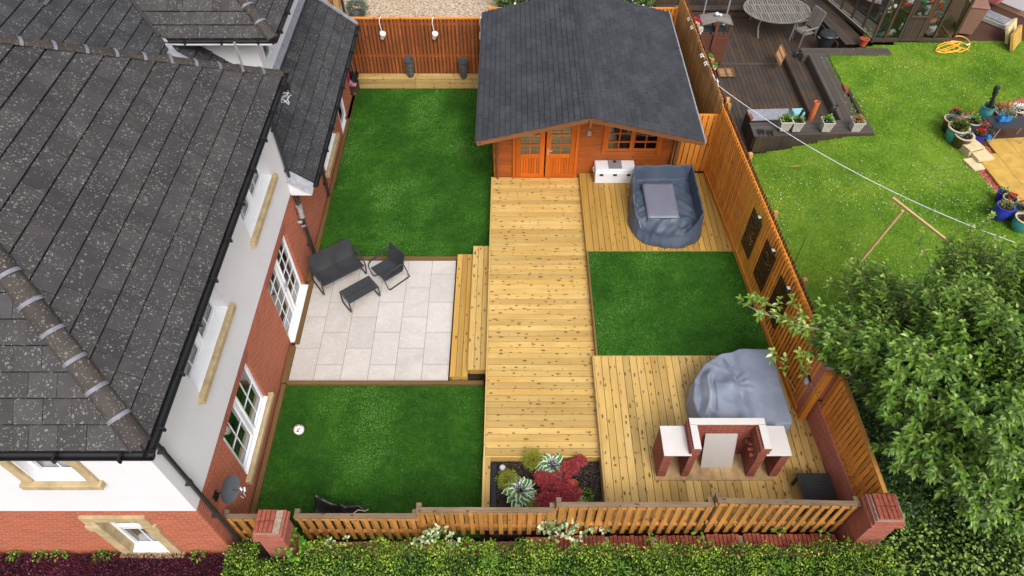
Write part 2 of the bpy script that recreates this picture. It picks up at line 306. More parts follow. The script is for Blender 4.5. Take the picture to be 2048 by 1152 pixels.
# ---------------------------------------------------------------- mesh builder
OFF = {}
def loc_of(p): return OFF.get(p.name, Vector((0, 0, 0))) if p is not None else Vector((0, 0, 0))
class MB:
    def __init__(s): s.v = []; s.f = []; s.r = []; s.uv = []; s.sm = []
    def face(s, pts, rnd=.5, uv=None, sm=False):
        i = len(s.v); s.v += [tuple(p) for p in pts]; s.f.append(tuple(range(i, i+len(pts)))); s.r.append(rnd); s.uv.append(uv); s.sm.append(sm)
    def idx(s, verts, faces, rnd=.5, sm=False, uvs=None):
        i = len(s.v); s.v += [tuple(p) for p in verts]
        for k, f in enumerate(faces):
            s.f.append(tuple(i+a for a in f)); s.r.append(rnd); s.uv.append(uvs[k] if uvs else None); s.sm.append(sm)
    def box(s, c, d, M=None, rnd=None, grain=True, taper=1.0):
        """c centre, d sizes; M optional 3x3 / Matrix rotation about c"""
        if rnd is None: rnd = random.random()
        hx, hy, hz = d[0]/2, d[1]/2, d[2]/2; c = Vector(c)
        L = [Vector((x*hx*(taper if z > 0 else 1), y*hy*(taper if z > 0 else 1), z*hz)) for z in (-1, 1) for y in (-1, 1) for x in (-1, 1)]
        W = [c+(M @ p if M is not None else p) for p in L]
        F_ = [((0, 2, 3, 1), 2), ((4, 5, 7, 6), 2), ((0, 1, 5, 4), 1), ((2, 6, 7, 3), 1), ((0, 4, 6, 2), 0), ((1, 3, 7, 5), 0)]
        la = max(range(3), key=lambda a: d[a]); ou, ov = random.random()*20, random.random()*20
        uvs = []
        for f, ax in F_:
            oth = [a for a in range(3) if a != ax]
            if grain:
                ua = la if la in oth else oth[0]; va = [a for a in oth if a != ua][0]
                uvs.append([(L[i][ua]+ou, L[i][va]+ov) for i in f])
            else: uvs.append(None)
        s.idx(W, [f for f, _ in F_], rnd, False, uvs if grain else None)
    def bar(s, a, b, w, h, rnd=None, up=(0, 0, 1), grain=True):
        """rectangular bar from a to b; w across, h along 'up'"""
        a, b = Vector(a), Vector(b); x = (b-a); L = x.length; x.normalize(); u = Vector(up)
        if abs(x.dot(u)) > .98: u = Vector((0, 1, 0))
        y = u.cross(x).normalized(); z = x.cross(y)
        s.box((a+b)/2, (L, w, h), Matrix((x, y, z)).transposed(), rnd, grain)
    def cyl(s, a, b, r0, r1=None, n=12, caps=True, rnd=.5, sm=True):
        r1 = r0 if r1 is None else r1; a, b = Vector(a), Vector(b); x = (b-a).normalized()
        u = Vector((0, 0, 1)) if abs(x.z) < .9 else Vector((1, 0, 0)); p = x.cross(u).normalized(); q = x.cross(p)
        V = []; 
        for c, r in ((a, r0), (b, r1)):
            for k in range(n):
                t = 2*PI*k/n; V.append(c+p*(r*math.cos(t))+q*(r*math.sin(t)))
        F_ = [(k, (k+1) % n, n+(k+1) % n, n+k) for k in range(n)]; s.idx(V, F_, rnd, sm)
        if caps: s.face([V[k] for k in range(n)][::1], rnd); s.face([V[n+k] for k in range(n)][::-1], rnd)
    def tube(s, pts, r, n=8, rnd=.5, closed=False):
        pts = [Vector(p) for p in pts]; N = len(pts); rr = r if hasattr(r, '__len__') else [r]*N; rings = []
        up = None
        for i in range(N):
            a = pts[(i-1) % N] if (i > 0 or closed) else pts[0]; b = pts[(i+1) % N] if (i < N-1 or closed) else pts[-1]
            t = (b-a).normalized()
            if up is None: up = t.orthogonal().normalized()
            up = (up-t*up.dot(t)); up = up.normalized() if up.length > 1e-5 else t.orthogonal().normalized(); q = t.cross(up)
            rings.append([pts[i]+up*(rr[i]*math.cos(2*PI*k/n))+q*(rr[i]*math.sin(2*PI*k/n)) for k in range(n)])
        V = [p for rg in rings for p in rg]; F_ = []
        M_ = N if closed else N-1
        for i in range(M_):
            j = (i+1) % N
            for k in range(n): F_.append((i*n+k, i*n+(k+1) % n, j*n+(k+1) % n, j*n+k))
        if not closed: F_ += [tuple(range(n))[::-1], tuple((N-1)*n+k for k in range(n))]
        s.idx(V, F_, rnd, True)
    def lathe(s, prof, c=(0, 0, 0), n=24, M=None, rnd=.5, sx=1, sy=1):
        c = Vector(c); V = []
        for r, z in prof:
            for k in range(n):
                p = Vector((r*math.cos(2*PI*k/n)*sx, r*math.sin(2*PI*k/n)*sy, z)); V.append(c+(M @ p if M is not None else p))
        F_ = []
        for i in range(len(prof)-1):
            for k in range(n): F_.append((i*n+k, i*n+(k+1) % n, (i+1)*n+(k+1) % n, (i+1)*n+k))
        s.idx(V, F_, rnd, True)
    def prism(s, poly, z0, z1, rnd=.5):
        b = [Vector((x, y, z0)) for x, y in poly]; t = [Vector((x, y, z1)) for x, y in poly]; n = len(poly)
        s.face(t, rnd); s.face(b[::-1], rnd)
        for i in range(n): j = (i+1) % n; s.face([b[i], b[j], t[j], t[i]], rnd)
    def build(s, name, mat, parent=None, world=True, bevel=0, label=None, smooth_angle=40, kind=None):
        off = loc_of(parent) if world else Vector((0, 0, 0))
        me = bpy.data.meshes.new(name); me.from_pydata([(x-off.x, y-off.y, z-off.z) for x, y, z in s.v], [], s.f)
        me.polygons.foreach_set('use_smooth', s.sm)
        uvl = me.uv_layers.new(name='UVMap'); flat = []
        for f, uv in zip(s.f, s.uv):
            if uv is not None:
                for a in uv: flat += [a[0], a[1]]
            else:
                P = [Vector(s.v[i]) for i in f]; nn = (P[1]-P[0]).cross(P[2]-P[0])
                if nn.length < 1e-12 and len(P) > 3: nn = (P[2]-P[0]).cross(P[3]-P[0])
                if nn.length > 0: nn.normalize()
                if abs(nn.z) > .75:
                    for p in P: flat += [p.x, p.y]
                else:
                    t = Vector((-nn.y, nn.x)); t = t.normalized() if t.length > 1e-6 else Vector((1, 0))
                    for p in P: flat += [p.x*t.x+p.y*t.y, p.z]
        uvl.data.foreach_set('uv', flat)
        at_ = me.attributes.new('rnd', 'FLOAT', 'FACE'); at_.data.foreach_set('value', s.r)
        me.materials.append(MATS[mat]); me.update()
        o = bpy.data.objects.new(name, me); COL.objects.link(o)
        if any(s.sm): me.set_sharp_from_angle(angle=R(smooth_angle))
        if parent is not None: o.parent = parent; OFF[o.name] = OFF.get(parent.name, Vector((0, 0, 0)))
        else: OFF[o.name] = Vector((0, 0, 0))
        if bevel:
            m = o.modifiers.new('bevel', 'BEVEL'); m.width = bevel; m.segments = 2; m.limit_method = 'ANGLE'; m.angle_limit = R(35)
        if label: o['label'] = label
        if kind: o['kind'] = kind
        return o

def tag(o, label, cat, group=None, kind=None):
    o['label'] = label; o['category'] = cat
    if group: o['group'] = group
    if kind: o['kind'] = kind
    return o
def thing(name, label, cat, loc=(0, 0, 0), rz=0, group=None):
    o = bpy.data.objects.new(name, None); COL.objects.link(o); o.location = loc; o.rotation_euler = (0, 0, rz); o.empty_display_size = .2
    OFF[o.name] = Vector(loc); return tag(o, label, cat, group)
def struct(o, kind='structure'): o['kind'] = kind; return o
def dup(root, loc, rz=None, label=None, group=None, scale=None):
    r = root.copy(); COL.objects.link(r); r.location = loc
    if rz is not None: r.rotation_euler = (0, 0, rz)
    if scale: r.scale = (scale,)*3
    if label: r['label'] = label
    if group: r['group'] = group
    for ch in list(root.children):
        c = ch.copy(); COL.objects.link(c); c.parent = r
        for g in list(ch.children):
            d = g.copy(); COL.objects.link(d); d.parent = c
    return r

def npmesh(name, V, Fc, rnd, mat, parent=None, uv=None, smooth=True):
    """V (N,3) world, Fc (M,k) ; rnd (M,)"""
    off = loc_of(parent); V = V-np.array(off)[None, :]
    me = bpy.data.meshes.new(name); N, (M_, k) = len(V), Fc.shape
    me.vertices.add(N); me.vertices.foreach_set('co', V.astype(np.float32).ravel())
    me.loops.add(M_*k); me.loops.foreach_set('vertex_index', Fc.astype(np.int32).ravel())
    me.polygons.add(M_); me.polygons.foreach_set('loop_start', np.arange(0, M_*k, k, dtype=np.int32)); me.polygons.foreach_set('loop_total', np.full(M_, k, dtype=np.int32))
    me.polygons.foreach_set('use_smooth', np.full(M_, smooth))
    me.update(calc_edges=True)
    a = me.attributes.new('rnd', 'FLOAT', 'FACE'); a.data.foreach_set('value', rnd.astype(np.float32))
    if uv is not None:
        l = me.uv_layers.new(name='UVMap'); l.data.foreach_set('uv', uv[Fc.ravel()].astype(np.float32).ravel())
    me.materials.append(MATS[mat]); o = bpy.data.objects.new(name, me); COL.objects.link(o)
    if parent is not None: o.parent = parent; OFF[o.name] = OFF.get(parent.name, Vector((0, 0, 0)))
    else: OFF[o.name] = Vector((0, 0, 0))
    return o
def nrm(a): return a/np.maximum(np.linalg.norm(a, axis=1, keepdims=True), 1e-9)
def leaves(name, P, D, L, W, mat, parent=None, droop=.25, fold=.2, up=None, rnd=None):
    """pointed folded leaves: base at P, axis D, length L, width W"""
    n = len(P); D = nrm(D); up = RNG.normal(size=(n, 3))*.35+np.array([0, 0, 1]) if up is None else up
    S = nrm(np.cross(D, up)); U = nrm(np.cross(S, D)); L = np.broadcast_to(L, n)[:, None]; W = np.broadcast_to(W, n)[:, None]
    def pt(t, w, dz): return P+D*(L*t)+S*(W*w)+U*(W*dz)-np.array([0, 0, 1])*(L*droop*t*t)
    pts = [pt(0, 0, 0), pt(.28, -.42, fold), pt(.3, 0, 0), pt(.28, .42, fold), pt(.66, -.38, fold), pt(.68, 0, 0), pt(.66, .38, fold), pt(1, 0, 0)]
    V = np.stack(pts, 1).reshape(-1, 3)
    f = np.array([[0, 2, 1, 1], [0, 3, 2, 2], [1, 2, 5, 4], [2, 3, 6, 5], [4, 5, 7, 7], [5, 6, 7, 7]])
    tri = np.array([[0, 2, 1], [0, 3, 2], [1, 2, 5], [1, 5, 4], [2, 3, 6], [2, 6, 5], [4, 5, 7], [5, 6, 7]])
    Fc = (np.arange(n)[:, None, None]*8+tri[None]).reshape(-1, 3)
    uv1 = np.array([[0, 0], [.28, -1], [.3, 0], [.28, 1], [.66, -1], [.68, 0], [.66, 1], [1, .9]], float)
    uv = np.tile(uv1, (n, 1)); r = RNG.random(n) if rnd is None else rnd
    return npmesh(name, V, Fc, np.repeat(r, 8), mat, parent, uv)
def quick(name, P, D, L, W, mat, parent=None, rnd=None, up=None):
    """small two-triangle diamond leaves"""
    n = len(P); D = nrm(D); up = RNG.normal(size=(n, 3)) if up is None else up
    S = nrm(np.cross(D, up)); L = np.broadcast_to(L, n)[:, None]; W = np.broadcast_to(W, n)[:, None]
    V = np.stack([P, P+D*L*.5-S*W*.5, P+D*L, P+D*L*.5+S*W*.5], 1).reshape(-1, 3)
    Fc = np.arange(n*4).reshape(-1, 4); return npmesh(name, V, Fc, RNG.random(n) if rnd is None else rnd, mat, parent, None, False)
def blades(name, poly_fn, x0, x1, y0, y1, z, dens, L, W, mat, rfn=None, kind='stuff', label=None, cat=None, parent=None, wfn=None):
    n = int((x1-x0)*(y1-y0)*dens); X = RNG.uniform(x0, x1, n); Y = RNG.uniform(y0, y1, n)
    if poly_fn is not None: k = poly_fn(X, Y); X, Y = X[k], Y[k]; n = len(X)
    P = np.stack([X, Y, z(X, Y) if callable(z) else np.full(n, z)], 1); D = RNG.normal(size=(n, 3))*np.array([.75, .75, 0])+np.array([0, 0, .9]); D = nrm(D)
    S = nrm(np.cross(D, RNG.normal(size=(n, 3)))); l = (L*RNG.uniform(.6, 1.3, n))[:, None]
    if wfn is not None: l = l*wfn(X, Y)[:, None]
    V = np.stack([P-S*W/2, P+S*W/2, P+D*l], 1).reshape(-1, 3); Fc = np.arange(n*3).reshape(-1, 3)
    r = np.clip((rfn(X, Y) if rfn is not None else .45)+RNG.normal(size=n)*.17, 0, 1)
    o = npmesh(name, V, Fc, r, mat, parent, None, False)
    if label: tag(o, label, cat)
    o['kind'] = kind; return o
def fbm(X, Y, s=1.0, seed=0, octs=4):
    out = np.zeros_like(X); a = 1.0; t = 0; rg = np.random.default_rng(seed)
    for o in range(octs):
        for k in range(4):
            th = rg.uniform(0, 2*PI); f = s*2**o*rg.uniform(.8, 1.3); ph = rg.uniform(0, 2*PI)
            out += a*np.sin(f*(X*math.cos(th)+Y*math.sin(th))+ph+1.3*np.sin(f*.6*(Y*math.cos(th)-X*math.sin(th))+ph*2))/4
        t += a; a *= .6
    return out/t

# ================================================================ SETTING: ground and levels
def sheet(name, x0, y0, x1, y1, z, mat, th=None, poly=None):
    m = MB(); pl = poly or [(x0, y0), (x1, y0), (x1, y1), (x0, y1)]
    if th: m.prism(pl, z-th, z)
    else: m.face([(x, y, z) for x, y in pl])
    return struct(m.build(name, mat))
sheet('ground', -150, -80, 150, 200, -.30, 'earth')
# base block under the garden lawns (top of soil) and the artificial lawns
sheet('lawn', -4.98, 11.86, -.55, 19.22, 0, 'turf_base', .29)
sheet('lawn', -5.0, 4.72, -.6, 8.08, 0, 'turf_base', .29)
sheet('lawn', 1.86, 8.45, 5.80, 11.55, .625, 'turf_base', .9, poly=[(1.86, 8.45), (5.68, 8.45), (5.47, 11.55), (1.86, 11.55)])
def pat(X, Y): return np.clip(.40+1.1*fbm(X, Y, 2.4, 3, 6)+.28*fbm(X, Y, 9, 5, 3), 0, 1)
blades('artificial_grass', None, -4.98, -.58, 11.88, 19.2, 0, 3600, .028, .010, 'turf_blade', pat, label='artificial grass pile on the long lawn beside the cabin', cat='grass')
blades('artificial_grass', None, -4.98, -.62, 4.74, 8.06, 0, 4200, .028, .009, 'turf_blade', pat, label='artificial grass pile on the near lawn with the football', cat='grass')
blades('artificial_grass', lambda X, Y: X < 5.67-(Y-8.45)*.068, 1.88, 5.7, 8.47, 11.53, .625, 3800, .028, .010, 'turf_blade', pat, label='artificial grass pile between the two raised decks', cat='grass')
# timber edging strips (kerbs of the lawns)
def edging(a, b, w, h, z, label):
    m = MB(); a, b = Vector((*a, z)), Vector((*b, z)); n = max(1, int((b-a).length/2.4))
    for i in range(n): m.bar(a.lerp(b, i/n), a.lerp(b, (i+1)/n-.002), w, h)
    return tag(m.build('timber_edging', 'edge_wood', bevel=.004), label, 'edging')
edging((-5.03, 4.72), (-5.03, 8.10), .10, .16, -.02, 'brown timber edging board between the brick wall and the near lawn')
edging((-5.03, 12.30), (-5.03, 19.2), .10, .16, -.02, 'brown timber edging board between the brick wall and the far lawn')
edging((-4.97, 8.13), (-.62, 8.13), .09, .14, .0, 'brown timber edging along the near side of the pale patio')
edging((-4.9, 11.83), (-.62, 11.83), .08, .14, .0, 'brown timber edging along the far side of the pale patio')
edging((-5.03, 8.12), (-5.03, 9.1), .13, .14, .02, 'short timber board beside the patio below the brick wall')
edging((-4.96, 9.18), (-4.96, 11.05), .10, .13, .0, 'timber strip under the white patio door sill')
edging((-5.03, 11.06), (-5.03, 12.28), .14, .16, .0, 'timber board behind the two seat sofa at the brick wall')
# patio of porcelain slabs
m = MB(); m.prism([(-5.0, 8.18), (-1.42, 8.18), (-1.42, 11.78), (-5.0, 11.78)], -.28, -.002)
pav = struct(m.build('patio', 'grout'))
m = MB(); g = .005
for c in range(6):
    x0 = -5.02+c*.6; y = 8.18-(.0 if c % 2 == 0 else .45)
    while y < 11.78:
        a, b = max(y, 8.18), min(y+.9, 11.78)
        if b-a > .02:
            X0, X1, Y0, Y1 = x0+g, x0+.6-g, a+g, b-g; o1, o2 = random.random()*30, random.random()*30
            m.face([(X0, Y0, .006), (X1, Y0, .006), (X1, Y1, .006), (X0, Y1, .006)], random.random(), [(X0+o1, Y0+o2), (X1+o1, Y0+o2), (X1+o1, Y1+o2), (X0+o1, Y1+o2)])
        y += .9
m.build('paving_slab', 'porcelain', pav)

# ================================================================ TIMBER DECKS
def deck(label, x0, x1, y0, y1, z, along, pitch=.152, gap=.009, mat='deck_wood', clip=None):
    """boards lying along 'x' or 'y'"""
    t = thing('timber_deck', label, 'deck', ((x0+x1)/2, (y0+y1)/2, z-.1)); m = MB()
    lo, hi = (y0, y1) if along == 'x' else (x0, x1); n = max(1, round((hi-lo)/pitch)); p = (hi-lo)/n
    for i in range(n):
        c = lo+(i+.5)*p; dz = random.uniform(-.0012, .0012)
        if along == 'x': m.box(((x0+x1)/2, c, z-.014+dz), (x1-x0, p-gap, .028))
        else:
            ya, yb = (y0, y1) if clip is None else clip(c)
            m.box((c, (ya+yb)/2, z-.014+dz), (p-gap, yb-ya, .028))
    m.build('board', mat, t, bevel=.003)
    s_ = MB(); s_.box(((x0+x1)/2, (y0+y1)/2, z-.09), (x1-x0-.02, y1-y0-.02, .1), grain=False); s_.build('joist', 'edge_wood', t)
    return t
def fascia(t, a, b, z0, z1, th=.03, mat='deck_wood'):
    m = MB(); m.bar((*a, (z0+z1)/2), (*b, (z0+z1)/2), th, z1-z0); m.build('fascia', mat, t, bevel=.003)
d1 = deck('long pale timber deck running from the cabin to the planting bed', -.53, 1.83, 6.19, 14.42, .48, 'x')
fascia(d1, (-.55, 5.06), (-.55, 14.42), -.02, .485, .035); fascia(d1, (-.53, 6.165), (1.83, 6.165), .22, .482, .035)
m = MB(); m.box((-.50, 5.43, .465), (.15, 1.44, .03)); m.build('border_board', 'deck_wood', d1, bevel=.003)
m = MB(); m.box((1.81, 10.3, .24), (.05, 8.1, .46), grain=False); m.box((.6, 14.3, .2), (2.2, .1, .4), grain=False); m.build('support', 'edge_wood', d1)

d2 = deck('raised timber deck by the cabin under the white cool box', 1.87, 5.5, 11.56, 14.42, .625, 'y', .145, mat='deck_wood_warm')
fascia(d2, (1.85, 11.56), (1.85, 14.42), .46, .632, .04, 'deck_wood_warm'); fascia(d2, (1.85, 11.545), (5.47, 11.545), .5, .628, .025, 'deck_wood_warm')
d3 = deck('raised timber deck under the brick barbecue and grey cover', 1.78, 6.05, 4.72, 8.44, .625, 'y', .152)
fascia(d3, (1.76, 4.72), (1.76, 8.44), .2, .632, .04); fascia(d3, (1.76, 8.45), (5.7, 8.45), .5, .628, .02)
m = MB(); m.box((3.9, 4.80, .12), (4.2, .05, .84), grain=False); m.box((5.96, 6.5, .1), (.04, 3.6, .8), grain=False); m.build('support', 'edge_wood', d3)
e3 = edging((1.845, 8.46), (1.845, 11.54), .04, .14, .565, 'pale timber trim on the left of the raised artificial lawn'); 
m = MB()   # two steps from the patio
st = thing('timber_steps', 'two wide timber steps climbing from the patio to the long deck', 'steps', (-1.0, 9.9, 0))
for k, (xa, xb, zt, ya, yb) in enumerate(((-1.38, -.98, .16, 8.22, 11.86), (-.98, -.57, .32, 8.30, 12.0))):
    mm = MB(); n = 3 if k == 0 else 3; p = (xb-xa)/n
    for i in range(n): mm.box((xa+(i+.5)*p, (ya+yb)/2, zt-.014), (p-.007, yb-ya, .028))
    mm.build('tread', 'deck_wood_warm' if k == 0 else 'deck_wood', st, bevel=.003)
    mm = MB(); mm.box((xa+.012, (ya+yb)/2, zt-.10), (.024, yb-ya-.01, .14)); mm.box(((xa+xb)/2+.02, ya+.012, zt-.10), (xb-xa-.04, .024, .145)); mm.box(((xa+xb)/2+.02, yb-.012, zt-.10), (xb-xa-.04, .024, .145)); mm.build('riser', 'deck_wood_warm', st)

# planting bed
sheet('soil_bed', -.42, 4.72, 1.74, 6.14, .30, 'bark_chip', .5)

# ================================================================ roofs, walls, windows
def clip_poly(poly, a, b, c):     # keep a*x+b*y<=c
    out = []
    for i in range(len(poly)):
        p, q = poly[i], poly[(i+1) % len(poly)]; dp, dq = a*p[0]+b*p[1]-c, a*q[0]+b*q[1]-c
        if dp <= 0: out.append(p)
        if (dp < 0 < dq) or (dq < 0 < dp): t = dp/(dp-dq); out.append((p[0]+(q[0]-p[0])*t, p[1]+(q[1]-p[1])*t))
    return out
def area(p): return abs(sum(p[i][0]*p[(i+1) % len(p)][1]-p[(i+1) % len(p)][0]*p[i][1] for i in range(len(p))))/2
def tiles(poly, O, U, V, gauge, width, thick, gap=.015, jit=.003, bond=.5):
    """individually laid tiles on the plane O+uU+vV"""
    O, U, V = Vector(O), Vector(U).normalized(), Vector(V).normalized(); N = U.cross(V)
    if N.z < 0: N = -N
    m = MB(); us = [p[0] for p in poly]; v_ = [p[1] for p in poly]
    m.face([O+U*x+V*y-N*.012 for x, y in poly], 0, [(x, y) for x, y in poly])  # underlay coloured near black, painting the shade under the tile edges
    r = int(math.floor(min(v_)/gauge))
    while r*gauge < max(v_):
        v0, v1 = r*gauge, (r+1)*gauge; band = clip_poly(clip_poly(poly, 0, -1, -v0-gap*(1.25 if gauge > .2 else .9)), 0, 1, v1)  # gap at each lower edge bares the dark underlay as overhang shadow
        if len(band) > 2:
            c0 = min(p[0] for p in band); c1 = max(p[0] for p in band); off = (r % 2)*bond*width; k = int(math.floor((c0-off)/width))
            while k*width+off < c1:
                lg = gap*.45 if width > .336 or gauge > .2 else gap; a, b = k*width+off+lg/2, (k+1)*width+off-lg/2; pl = clip_poly(clip_poly(band, -1, 0, -a), 1, 0, b)
                if len(pl) > 2 and area(pl) > .0008:
                    j = random.uniform(-jit, jit); tw = random.uniform(-jit, jit)/width
                    h = lambda p: thick*(1-(p[1]-v0)/gauge)+.004+j+tw*(p[0]-a)
                    top = [O+U*x+V*y+N*h((x, y)) for x, y in pl]; bot = [O+U*x+V*y-N*.013 for x, y in pl]; rn = random.uniform(.06, 1)
                    A = sum(pl[i][0]*pl[(i+1) % len(pl)][1]-pl[(i+1) % len(pl)][0]*pl[i][1] for i in range(len(pl)))
                    m.face(top, rn, [(x, y) for x, y in pl])
                    for i in range(len(pl)):
                        q = (i+1) % len(pl); m.face([bot[i], bot[q], top[q], top[i]], rn, [pl[i], pl[q], pl[q], pl[i]])
                k += 1
        r += 1
    return m
def wall(m, axis, c, a0, a1, z0, z1, ops, depth, sgn=1, zfn=None):
    A = sorted({a0, a1, *[o[0] for o in ops], *[o[1] for o in ops]}); Z = sorted({z0, z1, *[o[2] for o in ops], *[o[3] for o in ops]})
    A = [a for a in A if a0 <= a <= a1]; Z = [z for z in Z if z0 <= z <= z1]
    pt = (lambda a, z, d=0: (c-sgn*d, a, z)) if axis == 'x' else (lambda a, z, d=0: (a, c-sgn*d, z))
    for i in range(len(A)-1):
        for j in range(len(Z)-1):
            ac, zc = (A[i]+A[i+1])/2, (Z[j]+Z[j+1])/2
            if any(o[0] < ac < o[1] and o[2] < zc < o[3] for o in ops): continue
            m.face([pt(A[i], Z[j]), pt(A[i+1], Z[j]), pt(A[i+1], Z[j+1]), pt(A[i], Z[j+1])])
    for o in ops:
        a, b, p, q = o[0], o[1], max(o[2], z0), min(o[3], z1)
        if q <= p: continue
        m.face([pt(a, p), pt(a, q), pt(a, q, depth), pt(a, p, depth)]); m.face([pt(b, p), pt(b, q), pt(b, q, depth), pt(b, p, depth)])
        if o[3] <= z1: m.face([pt(a, q), pt(b, q), pt(b, q, depth), pt(a, q, depth)])
        if o[2] >= z0: m.face([pt(a, p), pt(b, p), pt(b, p, depth), pt(a, p, depth)])
def window(parent, name, axis, c, a0, a1, z0, z1, depth, sgn, lights, vbars, hbars, fw=.06, sill=None, transom=None, curtain=True, silllabel=None, wide=.10):
    """frame mesh with sub-parts; c is the wall plane"""
    d = depth
    def P(a, z, o=0): return (c-sgn*(d-o), a, z) if axis == 'x' else (a, c-sgn*(d-o), z)
    def bar(m, a_, z_, b_, y_, w_, h_, o=0): m.bar(P(a_, z_, o), P(b_, y_, o), w_, h_, up=((1, 0, 0) if axis == 'x' else (0, 1, 0)), grain=False)
    m = MB(); th = .06
    bar(m, a0, z0+fw/2, a1, z0+fw/2, fw, th); bar(m, a0, z1-fw/2, a1, z1-fw/2, fw, th)
    bar(m, a0+fw/2, z0+fw, a0+fw/2, z1-fw, fw, th); bar(m, a1-fw/2, z0+fw, a1-fw/2, z1-fw, fw, th)
    W_ = (a1-a0)/lights; g = MB(); gb = MB()
    for i in range(lights):
        x0, x1 = a0+i*W_+(fw if i == 0 else wide/2), a0+(i+1)*W_-(fw if i == lights-1 else wide/2)
        if i < lights-1: bar(m, a0+(i+1)*W_, z0+fw, a0+(i+1)*W_, z1-fw, wide, th)
        zz0, zz1 = z0+fw, z1-fw; sf = .045   # sash
        for (p_, q_, r_, s_) in ((x0, zz0+sf/2, x1, zz0+sf/2), (x0, zz1-sf/2, x1, zz1-sf/2), (x0+sf/2, zz0+sf, x0+sf/2, zz1-sf), (x1-sf/2, zz0+sf, x1-sf/2, zz1-sf)): bar(m, p_, q_, r_, s_, sf, .05, .028)
        if transom: bar(m, x0+sf, z0+(z1-z0)*transom, x1-sf, z0+(z1-z0)*transom, .07, .05, .028)
        g.face([P(x0, zz0, .0), P(x1, zz0, .0), P(x1, zz1, .0), P(x0, zz1, .0)])
        for k in range(1, vbars+1): xx = x0+(x1-x0)*k/(vbars+1); bar(gb, xx, zz0+sf, xx, zz1-sf, .018, .012, .008)
        for k in range(1, hbars+1): y_ = zz0+(zz1-zz0)*k/(hbars+1); bar(gb, x0+sf, y_, x1-sf, y_, .018, .012, .009)
    f = m.build(name, 'upvc', parent, bevel=.004)
    g.build('pane', 'window_glass', f)
    if vbars or hbars: gb.build('glazing_bars', 'upvc', f)
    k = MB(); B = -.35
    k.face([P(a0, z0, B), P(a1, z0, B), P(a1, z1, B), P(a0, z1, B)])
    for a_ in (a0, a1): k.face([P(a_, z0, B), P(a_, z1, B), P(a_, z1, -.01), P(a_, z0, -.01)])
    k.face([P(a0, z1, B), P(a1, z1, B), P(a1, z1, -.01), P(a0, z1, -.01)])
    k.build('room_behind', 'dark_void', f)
    if curtain:
        k = MB(); a = a0+fw
        while a < a1-fw: k.face([P(a, z0, -.10-.03*(int(a*40) % 2)), P(a+.05, z0, -.10-.03*(int(a*40+2) % 2)), P(a+.05, z0+(z1-z0)*curtain, -.10-.03*(int(a*40+2) % 2)), P(a, z0+(z1-z0)*curtain, -.10-.03*(int(a*40) % 2))]); a += .05
        k.build('curtain', 'curtain', f)
        k = MB(); k.face([P(a0, z0+.04, B), P(a1, z0+.04, B), P(a1, z0+.04, -.03), P(a0, z0+.04, -.03)]); k.build('inner_sill', 'upvc', f)
    return f
def sandsill(parent_f, axis, c, a0, a1, z, sgn, depth, out=.10, h=.13):
    m = MB(); mid = (a0+a1)/2
    for p, q in ((a0, mid-.004), (mid+.004, a1)):
        if axis == 'x': m.box((c+sgn*(out-depth)/2, (p+q)/2, z-h/2), (out+depth, q-p, h), grain=False)
        else: m.box(((p+q)/2, c+sgn*(out-depth)/2, z-h/2), (q-p, out+depth, h), grain=False)
    m.build('stone_sill', 'sandstone', parent_f, bevel=.015)
def upvcsill(parent_f, axis, c, a0, a1, z, sgn, depth, out=.02):
    m = MB(); M_ = None
    if axis == 'x': m.idx([(c-sgn*depth, a0, z+.045), (c-sgn*depth, a1, z+.045), (c+sgn*out, a1, z+.012), (c+sgn*out, a0, z+.012), (c+sgn*out, a1, z-.01), (c+sgn*out, a0, z-.01)], [(0, 1, 2, 3), (3, 2, 4, 5)])
    else: m.idx([(a0, c-sgn*depth, z+.045), (a1, c-sgn*depth, z+.045), (a1, c+sgn*out, z+.012), (a0, c+sgn*out, z+.012), (a1, c+sgn*out, z-.01), (a0, c+sgn*out, z-.01)], [(0, 1, 2, 3), (3, 2, 4, 5)])
    m.build('sill', 'upvc', parent_f)

house = thing('brick_house', 'two storey house of red brick and white render under dark lichen spotted tiled roofs', 'house', (-8, 8, 0))
WX, WY, RZ, FRZ, EZ = -5.12, 4.37, 2.27, 2.27, 4.86
D_ = .13
door = (9.24, 10.96, -.02, 1.98); lowin = (5.74, 7.46, .58, 2.03); up1 = (9.35, 11.15, 3.40, 4.55); up2 = (5.86, 7.62, 3.42, 4.55)
fwin = (15.0-.4, 16.2, .55, 1.9); fdoor = (16.98, 17.86, -.02, 2.0)
m = MB()
wall(m, 'x', WX, WY, 12.1, -.3, RZ, [door, lowin], D_); wall(m, 'x', WX, 12.1, 18.75, -.3, 2.6, [fwin, fdoor], D_)
fl = (-6.96, -6.22, .30, 1.84)
wall(m, 'y', WY, -14, WX, -.3, FRZ, [fl], .16, -1)
m.face([(-14, 18.75, -.3), (WX, 18.75, -.3), (WX, 18.75, 2.5), (-14, 18.75, 9)])
m.build('brick_wall', 'house_brick', house)
m = MB(); RX = WX+.025
wall(m, 'x', RX, WY-.025, 12.1, RZ, 4.95, [up1, up2], D_+.13)
fu = (-7.06, -6.28, 3.47, 4.6)
wall(m, 'y', WY-.025, -14, RX, FRZ, 4.95, [fu], .18, -1)
m.face([(RX, WY-.025, RZ), (RX, 12.1, RZ), (WX-.02, 12.1, RZ), (WX-.02, WY-.025, RZ)]); m.face([(-14, WY-.025, FRZ), (RX, WY-.025, FRZ), (RX, WY+.02, FRZ), (-14, WY+.02, FRZ)])
m.face([(RX, 12.1, RZ), (-9, 12.1, RZ), (-9, 12.1, 4.95), (RX, 12.1, 4.95)])
